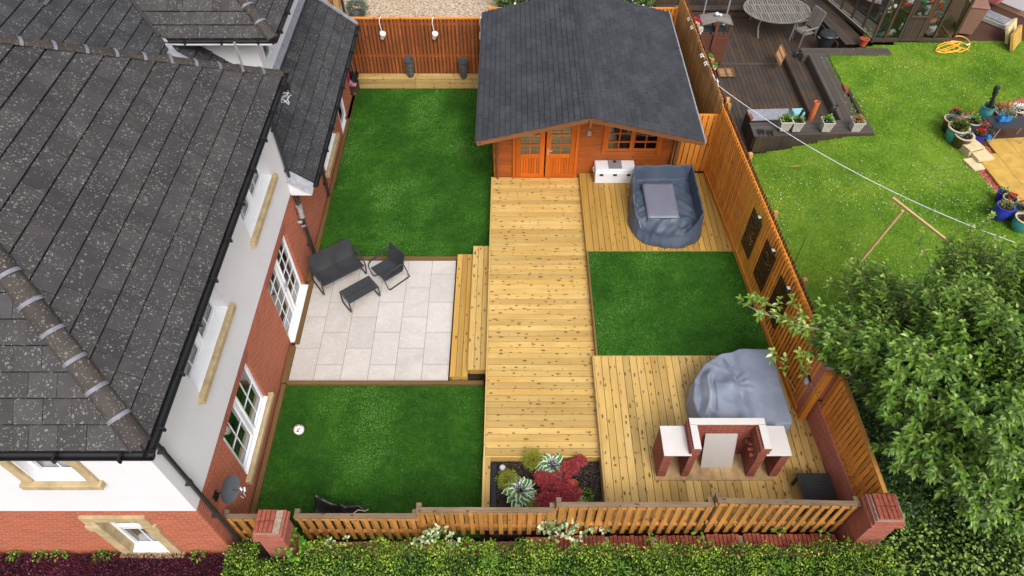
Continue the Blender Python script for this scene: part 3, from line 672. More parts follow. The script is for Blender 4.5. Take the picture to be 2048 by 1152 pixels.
# white walls of the rear wing
wall(m, 'y', 14.36, -12, -5.85, 2.5, 4.95, [], .1, -1); wall(m, 'x', -5.85, 14.36, 18.7, 2.5, 4.95, [(14.62, 15.3, 3.75, 4.55), (16.0, 17.0, 3.75, 4.55)], .1)
m.build('rendered_wall', 'render', house)
# brick arches over openings on the garden wall (soldier courses)
for o in (door, lowin):
    m = MB(); y = o[0]-.05
    while y < o[1]+.05: m.box((WX+.004, y+.0325, o[3]+.10), (.012, .065, .2), grain=False); y += .075
    m.build('soldier_course', 'old_brick', house)
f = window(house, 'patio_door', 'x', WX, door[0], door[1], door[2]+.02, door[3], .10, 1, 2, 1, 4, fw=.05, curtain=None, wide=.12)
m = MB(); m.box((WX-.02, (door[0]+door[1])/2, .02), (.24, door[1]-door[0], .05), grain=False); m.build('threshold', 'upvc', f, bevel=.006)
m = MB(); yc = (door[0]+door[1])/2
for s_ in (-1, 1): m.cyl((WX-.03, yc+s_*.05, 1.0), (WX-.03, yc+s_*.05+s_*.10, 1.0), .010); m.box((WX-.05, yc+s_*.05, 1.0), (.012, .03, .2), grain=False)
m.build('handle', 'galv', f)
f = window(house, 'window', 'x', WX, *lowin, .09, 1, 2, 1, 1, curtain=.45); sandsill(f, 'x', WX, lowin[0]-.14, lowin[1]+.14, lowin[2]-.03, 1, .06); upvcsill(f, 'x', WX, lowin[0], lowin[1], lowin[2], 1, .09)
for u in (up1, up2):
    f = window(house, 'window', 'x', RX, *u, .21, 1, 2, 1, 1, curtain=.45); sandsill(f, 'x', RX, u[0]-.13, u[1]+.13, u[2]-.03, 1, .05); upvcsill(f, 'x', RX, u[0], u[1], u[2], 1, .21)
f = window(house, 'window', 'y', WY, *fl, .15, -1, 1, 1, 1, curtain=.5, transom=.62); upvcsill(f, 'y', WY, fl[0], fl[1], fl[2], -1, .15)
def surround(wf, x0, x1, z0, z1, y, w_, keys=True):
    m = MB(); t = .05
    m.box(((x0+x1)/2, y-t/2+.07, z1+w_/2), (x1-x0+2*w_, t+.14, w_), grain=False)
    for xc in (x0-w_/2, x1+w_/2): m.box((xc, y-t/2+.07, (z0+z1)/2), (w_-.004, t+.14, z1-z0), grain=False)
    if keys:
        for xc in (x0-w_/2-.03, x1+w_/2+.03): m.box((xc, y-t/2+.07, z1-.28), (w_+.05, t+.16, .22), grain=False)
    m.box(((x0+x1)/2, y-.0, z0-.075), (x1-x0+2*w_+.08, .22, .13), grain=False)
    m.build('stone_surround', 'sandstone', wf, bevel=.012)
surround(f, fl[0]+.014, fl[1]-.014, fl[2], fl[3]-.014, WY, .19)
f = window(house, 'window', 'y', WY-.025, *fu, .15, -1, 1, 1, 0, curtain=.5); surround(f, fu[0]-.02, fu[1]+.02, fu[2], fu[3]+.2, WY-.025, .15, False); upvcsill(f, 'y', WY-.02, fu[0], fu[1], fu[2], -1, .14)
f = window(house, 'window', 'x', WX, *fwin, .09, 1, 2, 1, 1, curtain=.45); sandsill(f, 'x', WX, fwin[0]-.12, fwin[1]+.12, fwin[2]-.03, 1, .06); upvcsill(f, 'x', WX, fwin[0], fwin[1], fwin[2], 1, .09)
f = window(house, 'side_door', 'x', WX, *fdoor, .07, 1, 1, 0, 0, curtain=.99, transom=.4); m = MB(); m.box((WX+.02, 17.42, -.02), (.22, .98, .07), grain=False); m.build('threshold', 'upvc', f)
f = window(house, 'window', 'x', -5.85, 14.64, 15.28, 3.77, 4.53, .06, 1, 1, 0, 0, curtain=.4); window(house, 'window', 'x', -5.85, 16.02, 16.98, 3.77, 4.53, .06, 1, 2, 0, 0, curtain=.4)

# ---- roofs
T = .85; L_ = math.sqrt(1+T*T); EX, EY0, EY1 = -4.75, 4.08, 12.62; EZr = 4.92; HD = (EY1-EY0)/2
def roofpart(name, mesh, mat='roof_tile', bevel=0): return mesh.build(name, mat, house, bevel=bevel)
apex = (EX-HD, EY0+HD, EZr+T*HD)
roofpart('roof', tiles([(0, 0), (EY1-EY0, 0), (HD, HD*L_)], (EX, EY0, EZr), (0, 1, 0), (-1, 0, T), .342, .375, .032))
roofpart('roof', tiles([(0, 0), (10, 0), (10, HD*L_), (HD, HD*L_)], (EX, EY0, EZr), (-1, 0, 0), (0, 1, T), .342, .375, .032))
roofpart('roof', tiles([(0, 0), (10, 0), (10, HD*L_), (HD, HD*L_)], (EX, EY1, EZr), (-1, 0, 0), (0, -1, T), .342, .375, .022))
# catslide over the garden side and behind it
t2 = .8; L2 = math.sqrt(1+t2*t2); ex2, z2 = -4.55, 2.42
roofpart('catslide_roof', tiles([(0, 0), (6.85, 0), (6.85, 8.6), (0, 8.6)], (ex2, 12.02, z2), (0, 1, 0), (-1, 0, t2), .30, .335, .018), 'roof_tile_wet')
roofpart('catslide_roof', tiles([(-2.5, 3.3), (0, 3.3), (0, 8.6), (-2.5, 8.6)], (ex2, 12.02, z2), (0, 1, 0), (-1, 0, t2), .30, .335, .018), 'roof_tile_wet')
# rear wing
wx, wy, wz = -5.23, 13.91, 4.92; hd2 = 3.2
roofpart('wing_roof', tiles([(0, 0), (2.5, 0), (5.9, 3.4*L2), (3.4, 3.4*L2)], (wx, wy, wz), (-1, 0, 0), (0, 1, t2), .30, .335, .018))
roofpart('wing_roof', tiles([(0, 0), (5.0, 0), (5.0, 3.4*L2), (3.4, 3.4*L2)], (wx, wy, wz), (0, 1, 0), (-1, 0, t2), .30, .335, .018))
def ridge(name, a, b, r=.13, L=.45, clips=True, sink=.05):
    a, b = Vector(a), Vector(b); d = (b-a); n = max(1, int(d.length/L)); d.normalize(); m = MB(); CL = []
    side = d.cross(Vector((0, 0, 1))).normalized(); up = side.cross(d).normalized()
    if up.z < 0: up = -up
    for i in range(n):
        p, q = a.lerp(b, i/n), a.lerp(b, (i+1)/n); k = 8; rn = random.uniform(.1, 1)
        for e, (rr) in enumerate((r,)):
            V = []
            for (pt, r_) in ((p, r*1.04), (q+d*.01, r*.96)):
                for j in range(k+1): th = PI*j/k; V.append(pt-up*sink+side*(r_*math.cos(th))+up*(r_*.62*math.sin(th)))
            m.idx(V, [(j, j+1, k+2+j, k+1+j) for j in range(k)], rn, True, [[(i*.5+.0, j*.05), (i*.5, j*.05+.05), (i*.5+.45, j*.05+.05), (i*.5+.45, j*.05)] for j in range(k)])
            m.face(V[:k+1], rn)
        if clips and i > 0:
            V = []
            for dd in (-.028, .028):
                for j in range(k+1): th = PI*j/k; V.append(p+d*dd-up*sink+side*((r+.014)*math.cos(th))+up*((r*.62+.016)*math.sin(th)))
            c = MB(); c.idx(V, [(j, j+1, k+2+j, k+1+j) for j in range(k)], .5, True); CL.append(c)
    o = m.build(name, 'ridge_tile', house)
    for c in CL: c.build('ridge_clip', 'clip_lead', o)
ridge('hip_ridge', (EX-.06, EY0+.06, EZr+.05), (apex[0], apex[1], apex[2]+.05), .145, .46)
ridge('hip_ridge', (EX-.03, EY1-.03, EZr+.05), (apex[0], apex[1], apex[2]+.05), .12, .46)
ridge('hip_ridge', (wx, wy, wz+.04), (wx-3.4, wy+3.4, wz+3.4*t2+.04), .13, .44)
# valley, verge, flashings
m = MB(); m.tube([(-7.73, 13.91, 4.97), (-9.5, 15.68, 6.39), (-10.8, 16.98, 7.43)], .055, 6); m.build('valley', 'pipe_black', house)
for (a, b, w_) in (((-7.5, 13.62, 4.82), (-7.05, 13.6, 4.50), .18), ((-7.75, 13.98, 4.98), (-7.35, 13.62, 4.70), .1)): m = MB(); m.bar(a, b, w_, .03, grain=False); m.build('valley_lead', 'lead', house)
m = MB(); m.bar((-5.80, 14.36, 3.50), (-5.80, 18.7, 3.50), .17, .02, up=(.62, 0, .78), grain=False); m.build('wall_flashing', 'lead', house)
m = MB(); m.idx([(-4.56, 12.0, 2.43), (-5.12, 12.0, 2.88), (-5.12, 11.80, 2.66), (-4.80, 11.78, 2.42), (-4.60, 11.80, 2.26)], [(0, 1, 2, 3, 4)]); m.build('lead_apron', 'lead', house)
m = MB(); m.idx([(-4.62, 11.84, 2.2), (-5.1, 11.84, 2.2), (-5.1, 11.84, 2.62), (-4.62, 11.84, 2.24), (-4.62, 12.1, 2.2), (-5.1, 12.1, 2.2), (-5.1, 12.1, 2.7), (-4.62, 12.1, 2.36)], [(0, 1, 2, 3), (0, 4, 5, 1), (0, 3, 7, 4), (3, 2, 6, 7)]); 
m.box((-4.86, 15.4, 2.27), (.5, 6.7, .03), grain=False); m.box(((EX-.2), 8.3, 4.80), (.42, 8.3, .03), grain=False); m.box((-9.4, EY0+.2, 4.80), (9.2, .42, .03), grain=False)
m.box((-6.5, 14.1, 4.82), (2.4, .48, .03), grain=False); m.box((-5.56, 16.5, 4.82), (.58, 5.0, .03), grain=False); m.bar((-7.6, 13.95, 4.79), (-5.3, 13.95, 4.79), .02, .10, grain=False)
m.build('soffit', 'upvc', house)
m = MB(); m.bar((-4.52, 18.87, 2.47), (-9.5, 18.87, 2.47+.8*4.98), .09, .05, grain=False); m.build('verge_trim', 'lead', house)
def gutter(a, b, r=.062, name='gutter', brackets=True):
    a, b = Vector(a), Vector(b); d = (b-a).normalized(); side = d.cross(Vector((0, 0, 1))).normalized(); m = MB(); k = 8
    for rr in (r, r-.006):
        V = []
        for p in (a, b):
            for j in range(k+1): th = PI+PI*j/k; V.append(p+side*(rr*math.cos(th))+Vector((0, 0, rr*math.sin(th))))
        m.idx(V, [(j, j+1, k+2+j, k+1+j) for j in range(k)], .5, True)
    for p in (a, b): m.face([p+side*(r*math.cos(PI+PI*j/k))+Vector((0, 0, r*math.sin(PI+PI*j/k))) for j in range(k+1)])
    for s_ in (-1, 1): m.bar(a+side*s_*r, b+side*s_*r, .012, .01, grain=False)
    if brackets:
        n = int((b-a).length/.9)
        for i in range(n+1):
            p = a.lerp(b, (i+.5)/(n+1)); m.bar(p-side*(r+.012)+Vector((0, 0, -.03)), p+side*(r+.012)+Vector((0, 0, -.03)), .03, .09, grain=False)
    return m.build(name, 'black_plastic', house)
gutter((EX+.04, EY0-.08, EZr-.03), (EX+.04, EY1+.05, EZr-.03), .07); gutter((EX+.10, EY0-.04, EZr-.03), (-14, EY0-.04, EZr-.03), .07)
gutter((ex2+.04, 11.95, z2-.02), (ex2+.04, 18.85, z2-.02), .06); gutter((wx+.03, 13.9, wz-.02), (wx+.03, 18.8, wz-.02), .055); gutter((wx+.06, 13.88, wz-.02), (-7.6, 13.88, wz-.02), .055)
m = MB(); m.box((EX-.03, (EY0+EY1)/2, EZr-.07), (.03, EY1-EY0, .16), grain=False); m.box((-9.4, EY0+.03, EZr-.07), (9.3, .03, .16), grain=False); m.box((ex2-.03, 15.4, z2-.06), (.03, 6.8, .13), grain=False); m.box((wx-.04, 16.4, wz-.06), (.03, 5, .13), grain=False); m.box((-6.4, wy+.03, wz-.06), (2.4, .02, .09), grain=False); m.build('fascia', 'black_plastic', house)
def downpipe(pts, label, r=.036):
    m = MB(); m.tube(pts, r, 10)
    for z in (.5, 1.6, 2.9, 4.0):
        for i in range(len(pts)-1):
            a, b = Vector(pts[i]), Vector(pts[i+1])
            if min(a.z, b.z) < z < max(a.z, b.z): p = a.lerp(b, (z-a.z)/(b.z-a.z)); m.cyl(p-Vector((0, 0, .04)), p+Vector((0, 0, .04)), r+.01, n=10); m.bar(p, p+Vector((-.09 if p.x > -5.2 else 0, 0, 0)), .12, .03, grain=False)
    return m.build('downpipe', 'pipe_black', house, label=label)
downpipe([(EX+.03, 4.45, 4.80), (-4.80, 4.48, 4.70), (-5.04, 4.55, 4.42), (-5.04, 4.56, .0)], 'black downpipe at the near corner of the house')
downpipe([(EX+.02, 12.0, 4.80), (-4.85, 11.98, 4.66), (-5.04, 11.93, 4.4), (-5.04, 11.90, 0)], 'long black downpipe beside the end of the low roof')
downpipe([(ex2+.03, 14.3, 2.38), (-4.65, 14.28, 2.2), (-5.04, 14.2, 1.85), (-5.04, 14.12, 0)], 'short black downpipe on the far brick wall')
m = MB(); m.cyl((-5.0, 12.05, 2.25), (-5.04, 11.93, 1.62), .034, n=8); m.cyl((-5.03, 12.0, .0), (-5.05, 12.0, 1.5), .012, n=6); m.build('branch_pipe', 'pipe_black', house)
m = MB(); m.cyl((-5.02, 11.88, 1.80), (-5.02, 11.86, 1.48), .072, n=14); m.cyl((-5.02, 11.88, 1.81), (-5.02, 11.88, 1.83), .08, n=14); m.cyl((-5.0, 11.72, 1.45), (-5.1, 11.72, 1.45), .04, n=10); m.cyl((-4.98, 11.8, 1.25), (-5.08, 11.8, 1.22), .03, n=8); m.build('flue_outlet', 'galv', house)
m = MB(); m.cyl((-5.9, 13.4, 3.4), (-5.9, 13.4, 5.15), .025, n=8); m.build('vent_pipe', 'galv', house)
m = MB()
for k in range(5):
    ys = 12.35+k*.05; m.tube([(-4.82-.1*math.sin(j*.9+k), 12.35+.06*math.sin(j*1.3+k)+.22*j/8, 4.55-.05*k+.05*math.cos(j*1.7)) for j in range(9)], .007, 5)
m.build('loose_cable', 'rope_white', house); m = MB(); m.box((-4.78, 12.6, 4.6), (.14, .12, .2), Matrix.Rotation(.5, 3, 'X'), grain=False); m.cyl((-4.72, 12.3, 4.75), (-4.72, 12.55, 4.72), .04, n=8); m.build('cable_box', 'black_plastic', house)
m = MB()
for k in range(4): m.bar((-9.55+k*.11, 13.0, 2.42+.8*(5.0-k*.11)+.05), (-9.55+k*.11, 13.55, 2.42+.8*(5.0-k*.11)+.05), .06, .02, up=(.6, 0, .8), grain=False)
m.build('roof_vent', 'planter_grey', house)

# satellite dish on the garden wall
dish = thing('satellite_dish', 'grey satellite dish on a bracket low on the brick wall beside the corner downpipe', 'satellite dish', (-4.78, 4.85, 1.95))
nrm_ = Vector((.95, -.22, .12)).normalized(); q = nrm_.to_track_quat('Z', 'Y').to_matrix()
m = MB(); prof = [(0, -.055), (.08, -.051), (.16, -.038), (.22, -.02), (.265, 0), (.272, .004), (.262, -.012), (.16, -.052), (0, -.07)]
m.lathe(prof, (-4.78, 4.85, 1.95), 36, q, sx=.88); m.build('reflector', 'dish_grey', dish)
c0 = Vector((-4.78, 4.85, 1.95)); lnb = at(487, 984, 1.85)
m = MB(); m.bar(c0-nrm_*.05+Vector((0, 0, -.12)), lnb, .02, .03, grain=False); m.build('arm', 'dish_grey', dish)
m = MB(); m.cyl(lnb+Vector((-.02, .02, .03)), lnb+Vector((-.05, .05, .08)), .025); m.cyl(lnb+Vector((.03, 0, .02)), lnb+Vector((.02, .06, .06)), .02); m.tube([lnb, lnb+Vector((.03, -.05, -.06)), lnb+Vector((.01, -.09, -.05)), lnb+Vector((-.04, -.06, -.02))], .006, 6); m.build('receiver', 'galv', dish)
m = MB(); m.cyl(c0-nrm_*.07, c0-nrm_*.14, .03); m.tube([c0-nrm_*.12, c0+Vector((-.2, 0, -.12)), (-5.1, 4.83, 1.72)], .02, 8); m.box((-5.1, 4.83, 1.7), (.03, .12, .18), grain=False); m.build('bracket', 'black_plastic', dish)

# ================================================================ TIMBER CABIN
cab = thing('timber_cabin', 'orange stained timber cabin with a dark shingled gable roof and double doors', 'cabin', (1.9, 16.8, .4))
CX0, CX1, CYF, CYB = -.50, 4.33, 14.45, 19.0; eL, eR, eYF, eYB = -.86, 4.66, 13.38, 19.42; eZ, rZ, rX = 2.52, 3.22, 1.85
m = MB(); z = .40; k = 0
ops = [(.02, 1.74, .3, 2.42), (2.42, 3.86, 1.38, 2.22)]
def zr(x): return eZ+(rZ-eZ)*(1-abs(x-rX)/(rX-eL))-.06
m2 = MB()
while z < 3.15:
    zt = z+.118; zc = z+.059; spans = [(CX0, CX1)]
    if zt > 2.3: d = (rX-eL)*(1-(zt-eZ+.12)/(rZ-eZ)); spans = [(max(CX0, rX-d), min(CX1, rX+d))] if zt > eZ-.12 else spans
    for o in ops:
        if o[2] < zc < o[3]:
            ns = []
            for a, b in spans:
                if o[0] > a and o[1] < b: ns += [(a, o[0]), (o[1], b)]
                else: ns.append((a, b))
            spans = ns
    for a, b in spans:
        if b-a > .05: m.box(((a+b)/2, CYF+.022, zc), (b-a, .044, .1135), rnd=random.uniform(.2, .8))
    if zt < eZ+.05:
        for xw in (CX0+.022, CX1-.022): m.box((xw, (CYF+CYB)/2+.05, zc), (.044, CYB-CYF-.1, .115))
    z += .118
m.box(((CX0+CX1)/2, CYB, 1.5), (CX1-CX0-.1, .044, 2.2))
m.build('log_wall', 'cabin_wall', cab, bevel=.007)
m = MB(); m.box(((CX0+CX1)/2, (CYF+CYB)/2, .43), (CX1-CX0-.1, CYB-CYF-.1, .05)); m.build('floor', 'crate_wood', cab)
m = MB()
for x in (CX0+.11, CX1-.09): m.box((x, CYF-.06, 1.4), (.05, .12, 2.0)); 
m.box((CX1+.02, CYF-.03, 1.35), (.10, .10, 1.9)); m.build('corner_post', 'cabin_brown', cab, bevel=.006)
# roof boards and shingles
def cabroof(sx):
    e = eL if sx < 0 else eR; O = (e, eYF, eZ); V = Vector((rX-e, 0, rZ-eZ)); W_ = V.length
    return tiles([(0, 0), (eYB-eYF, 0), (eYB-eYF, W_), (0, W_)], O, (0, 1, 0), V, .142, .335, .016, .013, .003, .5 if sx < 0 else .5)
for sx in (-1, 1): cabroof(sx).build('shingle_roof', 'shingle', cab)
m = MB()
for sx, e in ((-1, eL), (1, eR)):
    V = Vector((rX-e, 0, rZ-eZ)).normalized(); n_ = Vector((-V.z, 0, V.x)) if sx < 0 else Vector((V.z, 0, -V.x)); n_ = n_ if n_.z > 0 else -n_
    y = eYF
    while y < eYB-.02:
        y2 = min(y+.16, eYB); o = [Vector((rX, yy, rZ)) for yy in (y, y2)]; s1 = V*(-.13)
        m.face([o[0]+n_*.022, o[1]+n_*.016, o[1]+s1+n_*.022, o[0]+s1+n_*.03], random.uniform(.3, .6), [(0, y), (0, y2), (.13, y2), (.13, y)]); y += .16
m.build('ridge_cap', 'shingle', cab)
for e in (eL, eR):
    a, b = Vector((e, (eYF+.02), eZ-.03)), Vector((rX, (eYF+.02), rZ-.03))
    for dy in (0, eYB-eYF-.04): m = MB(); m.bar(a+Vector((0, dy, -.04)), b+Vector((0, dy, -.04)), .03, .13); m.build('barge_board', 'cabin_brown', cab, bevel=.004)
    m = MB(); m.bar((e+(.1 if e < 0 else -.1), CYF-.3, eZ-.06), (rX, CYF-.3, rZ-.06), .04, .06); m.build('rafter', 'cabin_brown', cab, bevel=.004)
m = MB()
for e in (eL, eR): m.idx([(e, eYF+.03, eZ-.022), (e, eYB-.03, eZ-.022), (rX, eYB-.03, rZ-.022), (rX, eYF+.03, rZ-.022)], [(0, 1, 2, 3)], .5)
for x, z_ in ((rX, rZ-.14), (rX-1.3, rZ-.47), (rX+1.3, rZ-.47), (CX0+.1, eZ-.04), (CX1-.1, eZ-.04)): m.box((x, (eYF+CYF)/2+.08, z_), (.06, CYF-eYF-.02, .12))
m.build('roof_board', 'cabin_brown', cab)
m = MB(); m.bar((rX, eYF-.03, rZ-.04), (rX, eYF-.03, rZ-.26), .05, .05); m.build('finial', 'cabin_brown', cab)
for e, s_ in ((eL, -1), (eR, 1)):
    m = MB(); m.bar((e+s_*.02, eYF, eZ-.02), (e+s_*.02, eYB, eZ-.02), .035, .06, grain=False); m.build('eaves_trim', 'lead' if s_ > 0 else 'pipe_black', cab)
# doors
for i, (a, b) in enumerate(((.10, .86), (.90, 1.66))):
    m = MB(); z0, z1 = .50, 2.36; st_ = .13
    for xc in (a+st_/2, b-st_/2): m.box((xc, CYF-.02, (z0+z1)/2), (st_, .045, z1-z0))
    m.box(((a+b)/2, CYF-.02, z1-.06), (b-a-2*st_, .045, .12)); m.box(((a+b)/2, CYF-.02, 1.22), (b-a-2*st_, .045, .12)); m.box(((a+b)/2, CYF-.02, z0+.05), (b-a-2*st_, .045, .10))
    n = 7; pw = (b-a-2*st_)/n
    for k in range(n): m.box((a+st_+pw*(k+.5), CYF-.008, .88), (pw-.008, .02, .58))
    dr = m.build('door', 'cabin_door', cab, bevel=.004)
    g = MB(); g.face([(a+st_, CYF-.015, 1.28), (b-st_, CYF-.015, 1.28), (b-st_, CYF-.015, 2.24), (a+st_, CYF-.015, 2.24)]); g.build('pane', 'window_glass', dr)
    g = MB(); g.box(((a+b)/2, CYF-.022, 1.76), (.022, .03, .96))
    for zz in (1.60, 1.92): g.box(((a+b)/2, CYF-.024, zz), (b-a-2*st_, .03, .022))
    g.build('glazing_bars', 'cabin_door', dr)
    if i == 1:
        g = MB(); g.box((a+.05, CYF-.05, 1.38), (.035, .012, .24), grain=False); g.cyl((a+.05, CYF-.05, 1.44), (a+.05, CYF-.10, 1.44), .009); g.cyl((a+.05, CYF-.10, 1.44), (a+.16, CYF-.10, 1.44), .009); g.build('handle', 'galv', dr)
m = MB()
for xc in (.055, 1.705): m.box((xc, CYF-.02, 1.40), (.075, .07, 2.0))
m.box((.88, CYF-.02, 2.42), (1.8, .07, .08)); m.box((.88, CYF-.03, .47), (1.72, .08, .05)); m.build('door_frame', 'cabin_door', cab, bevel=.004)
m = MB(); a, b, z0, z1 = 2.44, 3.84, 1.40, 2.22
for xc in (a-.03, b+.03): m.box((xc, CYF-.02, (z0+z1)/2), (.09, .06, z1-z0+.2))
for xc in (a+.04, (a+b)/2-.03, (a+b)/2+.03, b-.04): m.box((xc, CYF-.015, (z0+z1)/2), (.06, .045, z1-z0))
for zz in (z0+.02, z1): m.box(((a+b)/2, CYF-.015, zz), (b-a, .05, .06))
wf = m.build('window', 'cabin_door', cab, bevel=.004)
g = MB(); g.face([(a, CYF-.012, z0), (b, CYF-.012, z0), (b, CYF-.012, z1), (a, CYF-.012, z1)]); g.build('pane', 'window_glass', wf)
g = MB()
for xc in (a+.35, b-.35): g.box((xc, CYF-.02, (z0+z1)/2), (.03, .03, z1-z0-.05))
for zz in (z0+.28, z0+.55): g.box(((a+b)/2, CYF-.02, zz), (b-a-.05, .028, .028))
g.build('glazing_bars', 'cabin_door', wf)
m = MB(); m.box((0.9, CYF+.5, 1.3), (1.7, .02, 1.9)); m.box((3.1, CYF+.5, 1.6), (1.8, .02, 1.6)); m.build('interior_wall', 'dark_void', cab)
m = MB(); m.box((1.99, CYF-.04, 1.98), (.10, .09, .13), grain=False); m.cyl((1.99, CYF-.05, 1.98), (1.99, CYF-.11, 1.98), .035); m.build('wall_lamp', 'lamp_pewter', cab, bevel=.006)
m = MB(); m.bar((4.55, CYF+.03, 1.72), (4.70, CYF+.02, 1.75), .02, .03, grain=False); m.cyl((4.52, CYF+.02, 1.70), (4.52, CYF+.02, 1.76), .02); m.build('hook', 'bucket_black', cab)

# ================================================================ FENCES, WALLS, PIERS
def fence(label, a, b, z0, z1, mat, pitch=.105, face=1, cap=None, rails=(.25, .75), double=True, w_=.8, th=.02, post=True, capw=.06, caph=.03, zb=None, group=None, posts=1.83, postmat=None, topjit=.0, depth=.05, backshort=0, backmat='fence_dark'):
    """a,b = (x,y); z1 may be a pair (start, end). 'face' = +1/-1 side on which the near boards stand"""
    a, b = Vector((*a, 0)), Vector((*b, 0)); d = (b-a); L = d.length; d.normalize(); n_ = Vector((-d.y, d.x, 0))*face
    za, zb_ = (z1, z1) if not hasattr(z1, '__len__') else z1
    m3 = MB(); t = thing('timber_fence', label, 'fence', tuple(a.lerp(b, .5)+Vector((0, 0, z0))), 0, group)
    m = MB(); N = max(1, int(L/pitch)); p = L/N
    R_ = Matrix((d, n_, Vector((0, 0, 1)))).transposed()
    for i in range(N):
        c = a+d*(p*(i+.5)); zt = za+(zb_-za)*(i+.5)/N+random.uniform(-1, 1)*topjit; lean = random.uniform(-.006, .006)
        m.box(c+n_*(depth/2)+Vector((0, 0, (z0+zt)/2)), (p*w_, th, zt-z0), R_ @ Matrix.Rotation(lean, 3, 'Y'))
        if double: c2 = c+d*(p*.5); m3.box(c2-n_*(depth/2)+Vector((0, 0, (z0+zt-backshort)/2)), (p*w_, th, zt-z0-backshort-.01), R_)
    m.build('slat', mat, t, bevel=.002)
    if double: m3.build('back_slat', backmat, t, bevel=.002)  # a darker backmat paints the gap shade onto these boards
    m = MB()
    for r_ in rails: m.bar(a+Vector((0, 0, z0+(za-z0)*r_)), b+Vector((0, 0, z0+(zb_-z0)*r_)), depth-.022, .07)
    m.build('rail', mat, t)
    if cap: m = MB(); m.bar(a+Vector((0, 0, za+caph/2)), b+Vector((0, 0, zb_+caph/2)), capw, caph); m.build('cap_rail', cap, t, bevel=.003)
    if post:
        np_ = max(1, round(L/posts))
        for i in range(np_+1):
            q = a.lerp(b, i/np_) if 0 < i < np_ else (a+d*.04 if i == 0 else b-d*.04); zt = za+(zb_-za)*i/np_
            m = MB(); m.box(q-n_*(depth/2+.055)+Vector((0, 0, (z0-.2+zt+.03)/2)), (.09, .085, zt-z0+.23), R_); m.build('post', postmat or mat, t, bevel=.004)
    return t
fA, fB = Vector((5.29, 14.50)), Vector((5.88, 7.04))
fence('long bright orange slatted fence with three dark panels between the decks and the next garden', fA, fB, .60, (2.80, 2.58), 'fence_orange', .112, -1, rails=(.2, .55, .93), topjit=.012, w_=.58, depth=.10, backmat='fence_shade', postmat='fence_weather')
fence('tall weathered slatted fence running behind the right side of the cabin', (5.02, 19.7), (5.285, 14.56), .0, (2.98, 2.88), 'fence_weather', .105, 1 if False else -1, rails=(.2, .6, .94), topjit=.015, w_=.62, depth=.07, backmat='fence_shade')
fence('narrow orange board fence closing the gap beside the cabin', (4.40, 14.56), (5.27, 14.56), .60, 2.42, 'fence_orange', .13, -1, double=False, w_=.86, rails=(.1, .9), post=False, cap='fence_orange', capw=.05)
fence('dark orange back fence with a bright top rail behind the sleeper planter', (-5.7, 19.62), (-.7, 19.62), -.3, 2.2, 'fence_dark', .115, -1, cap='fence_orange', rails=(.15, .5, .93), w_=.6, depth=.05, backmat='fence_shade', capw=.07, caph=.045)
fence('back fence section seen just past the cabin roof', (-.7, 19.66), (5.0, 19.66), -.3, 2.5, 'fence_orange', .115, -1, cap='fence_orange', rails=(.15, .5, .93), w_=.7, depth=.04)
kick = MB(); kick.bar((5.21, 14.4, .69), (5.80, 7.08, .69), .035, .15); kick.bar((5.52, 11.5, .69), (5.5, 11.4, .69), .01, .01)
tag(kick.build('gravel_board', 'fence_orange', bevel=.004), 'long orange gravel board along the foot of the slatted fence', 'board')
FY = 4.67
for lab, x0, x1, zb, zt in (('short low slatted fence between the house corner and the leaning brick pillar', -5.10, -4.32, .15, 1.18), ('low slatted front fence with weathered cap just right of the brick pillar', -3.84, -1.68, .2, 1.2), ('slatted front fence section in front of the lawn corner and planting bed', -1.66, .74, .45, 1.47), ('slatted front fence section below the middle deck, second from the corner pier', .76, 3.44, .5, 1.70), ('tallest slatted front fence section beside the corner pier', 3.46, 5.92, .56, 1.88)):
    fence(lab, (x0, FY), (x1, FY), zb, (zt, zt if zt < 1.8 else 1.74), 'fence_front', .165, -1, cap='cap_weathered', rails=(.3, .9), w_=.47, post=True, posts=3, capw=.085, caph=.045, depth=.07, backshort=.03, postmat='cap_weathered', topjit=.01, backmat='fence_front')
wl = (5.99, 6.9), (6.19, 4.72)
fence('low orange slatted fence standing on the brick wall beside the black table', (6.06, 6.9), (6.22, 4.72), 1.2, (2.36, 2.08), 'fence_orange', .105, -1, cap='fence_front', rails=(.1, .9), w_=.72, double=False, post=False, capw=.07, caph=.05)
m = MB(); a, b = Vector((6.12, 6.95, 0)), Vector((6.30, 4.6, 0)); m.idx([(5.98, 6.95, -.3), (6.17, 4.6, -.3), (6.17, 4.6, 1.2), (5.98, 6.95, 1.28), (6.25, 6.95, -.3), (6.45, 4.6, -.3), (6.45, 4.6, 1.2), (6.25, 6.95, 1.28)], [(0, 1, 2, 3), (3, 2, 6, 7), (4, 7, 6, 5), (0, 3, 7, 4), (1, 5, 6, 2)])
tag(m.build('brick_wall', 'pink_brick'), 'pinkish brick wall under the low orange fence at the right of the deck', 'wall')
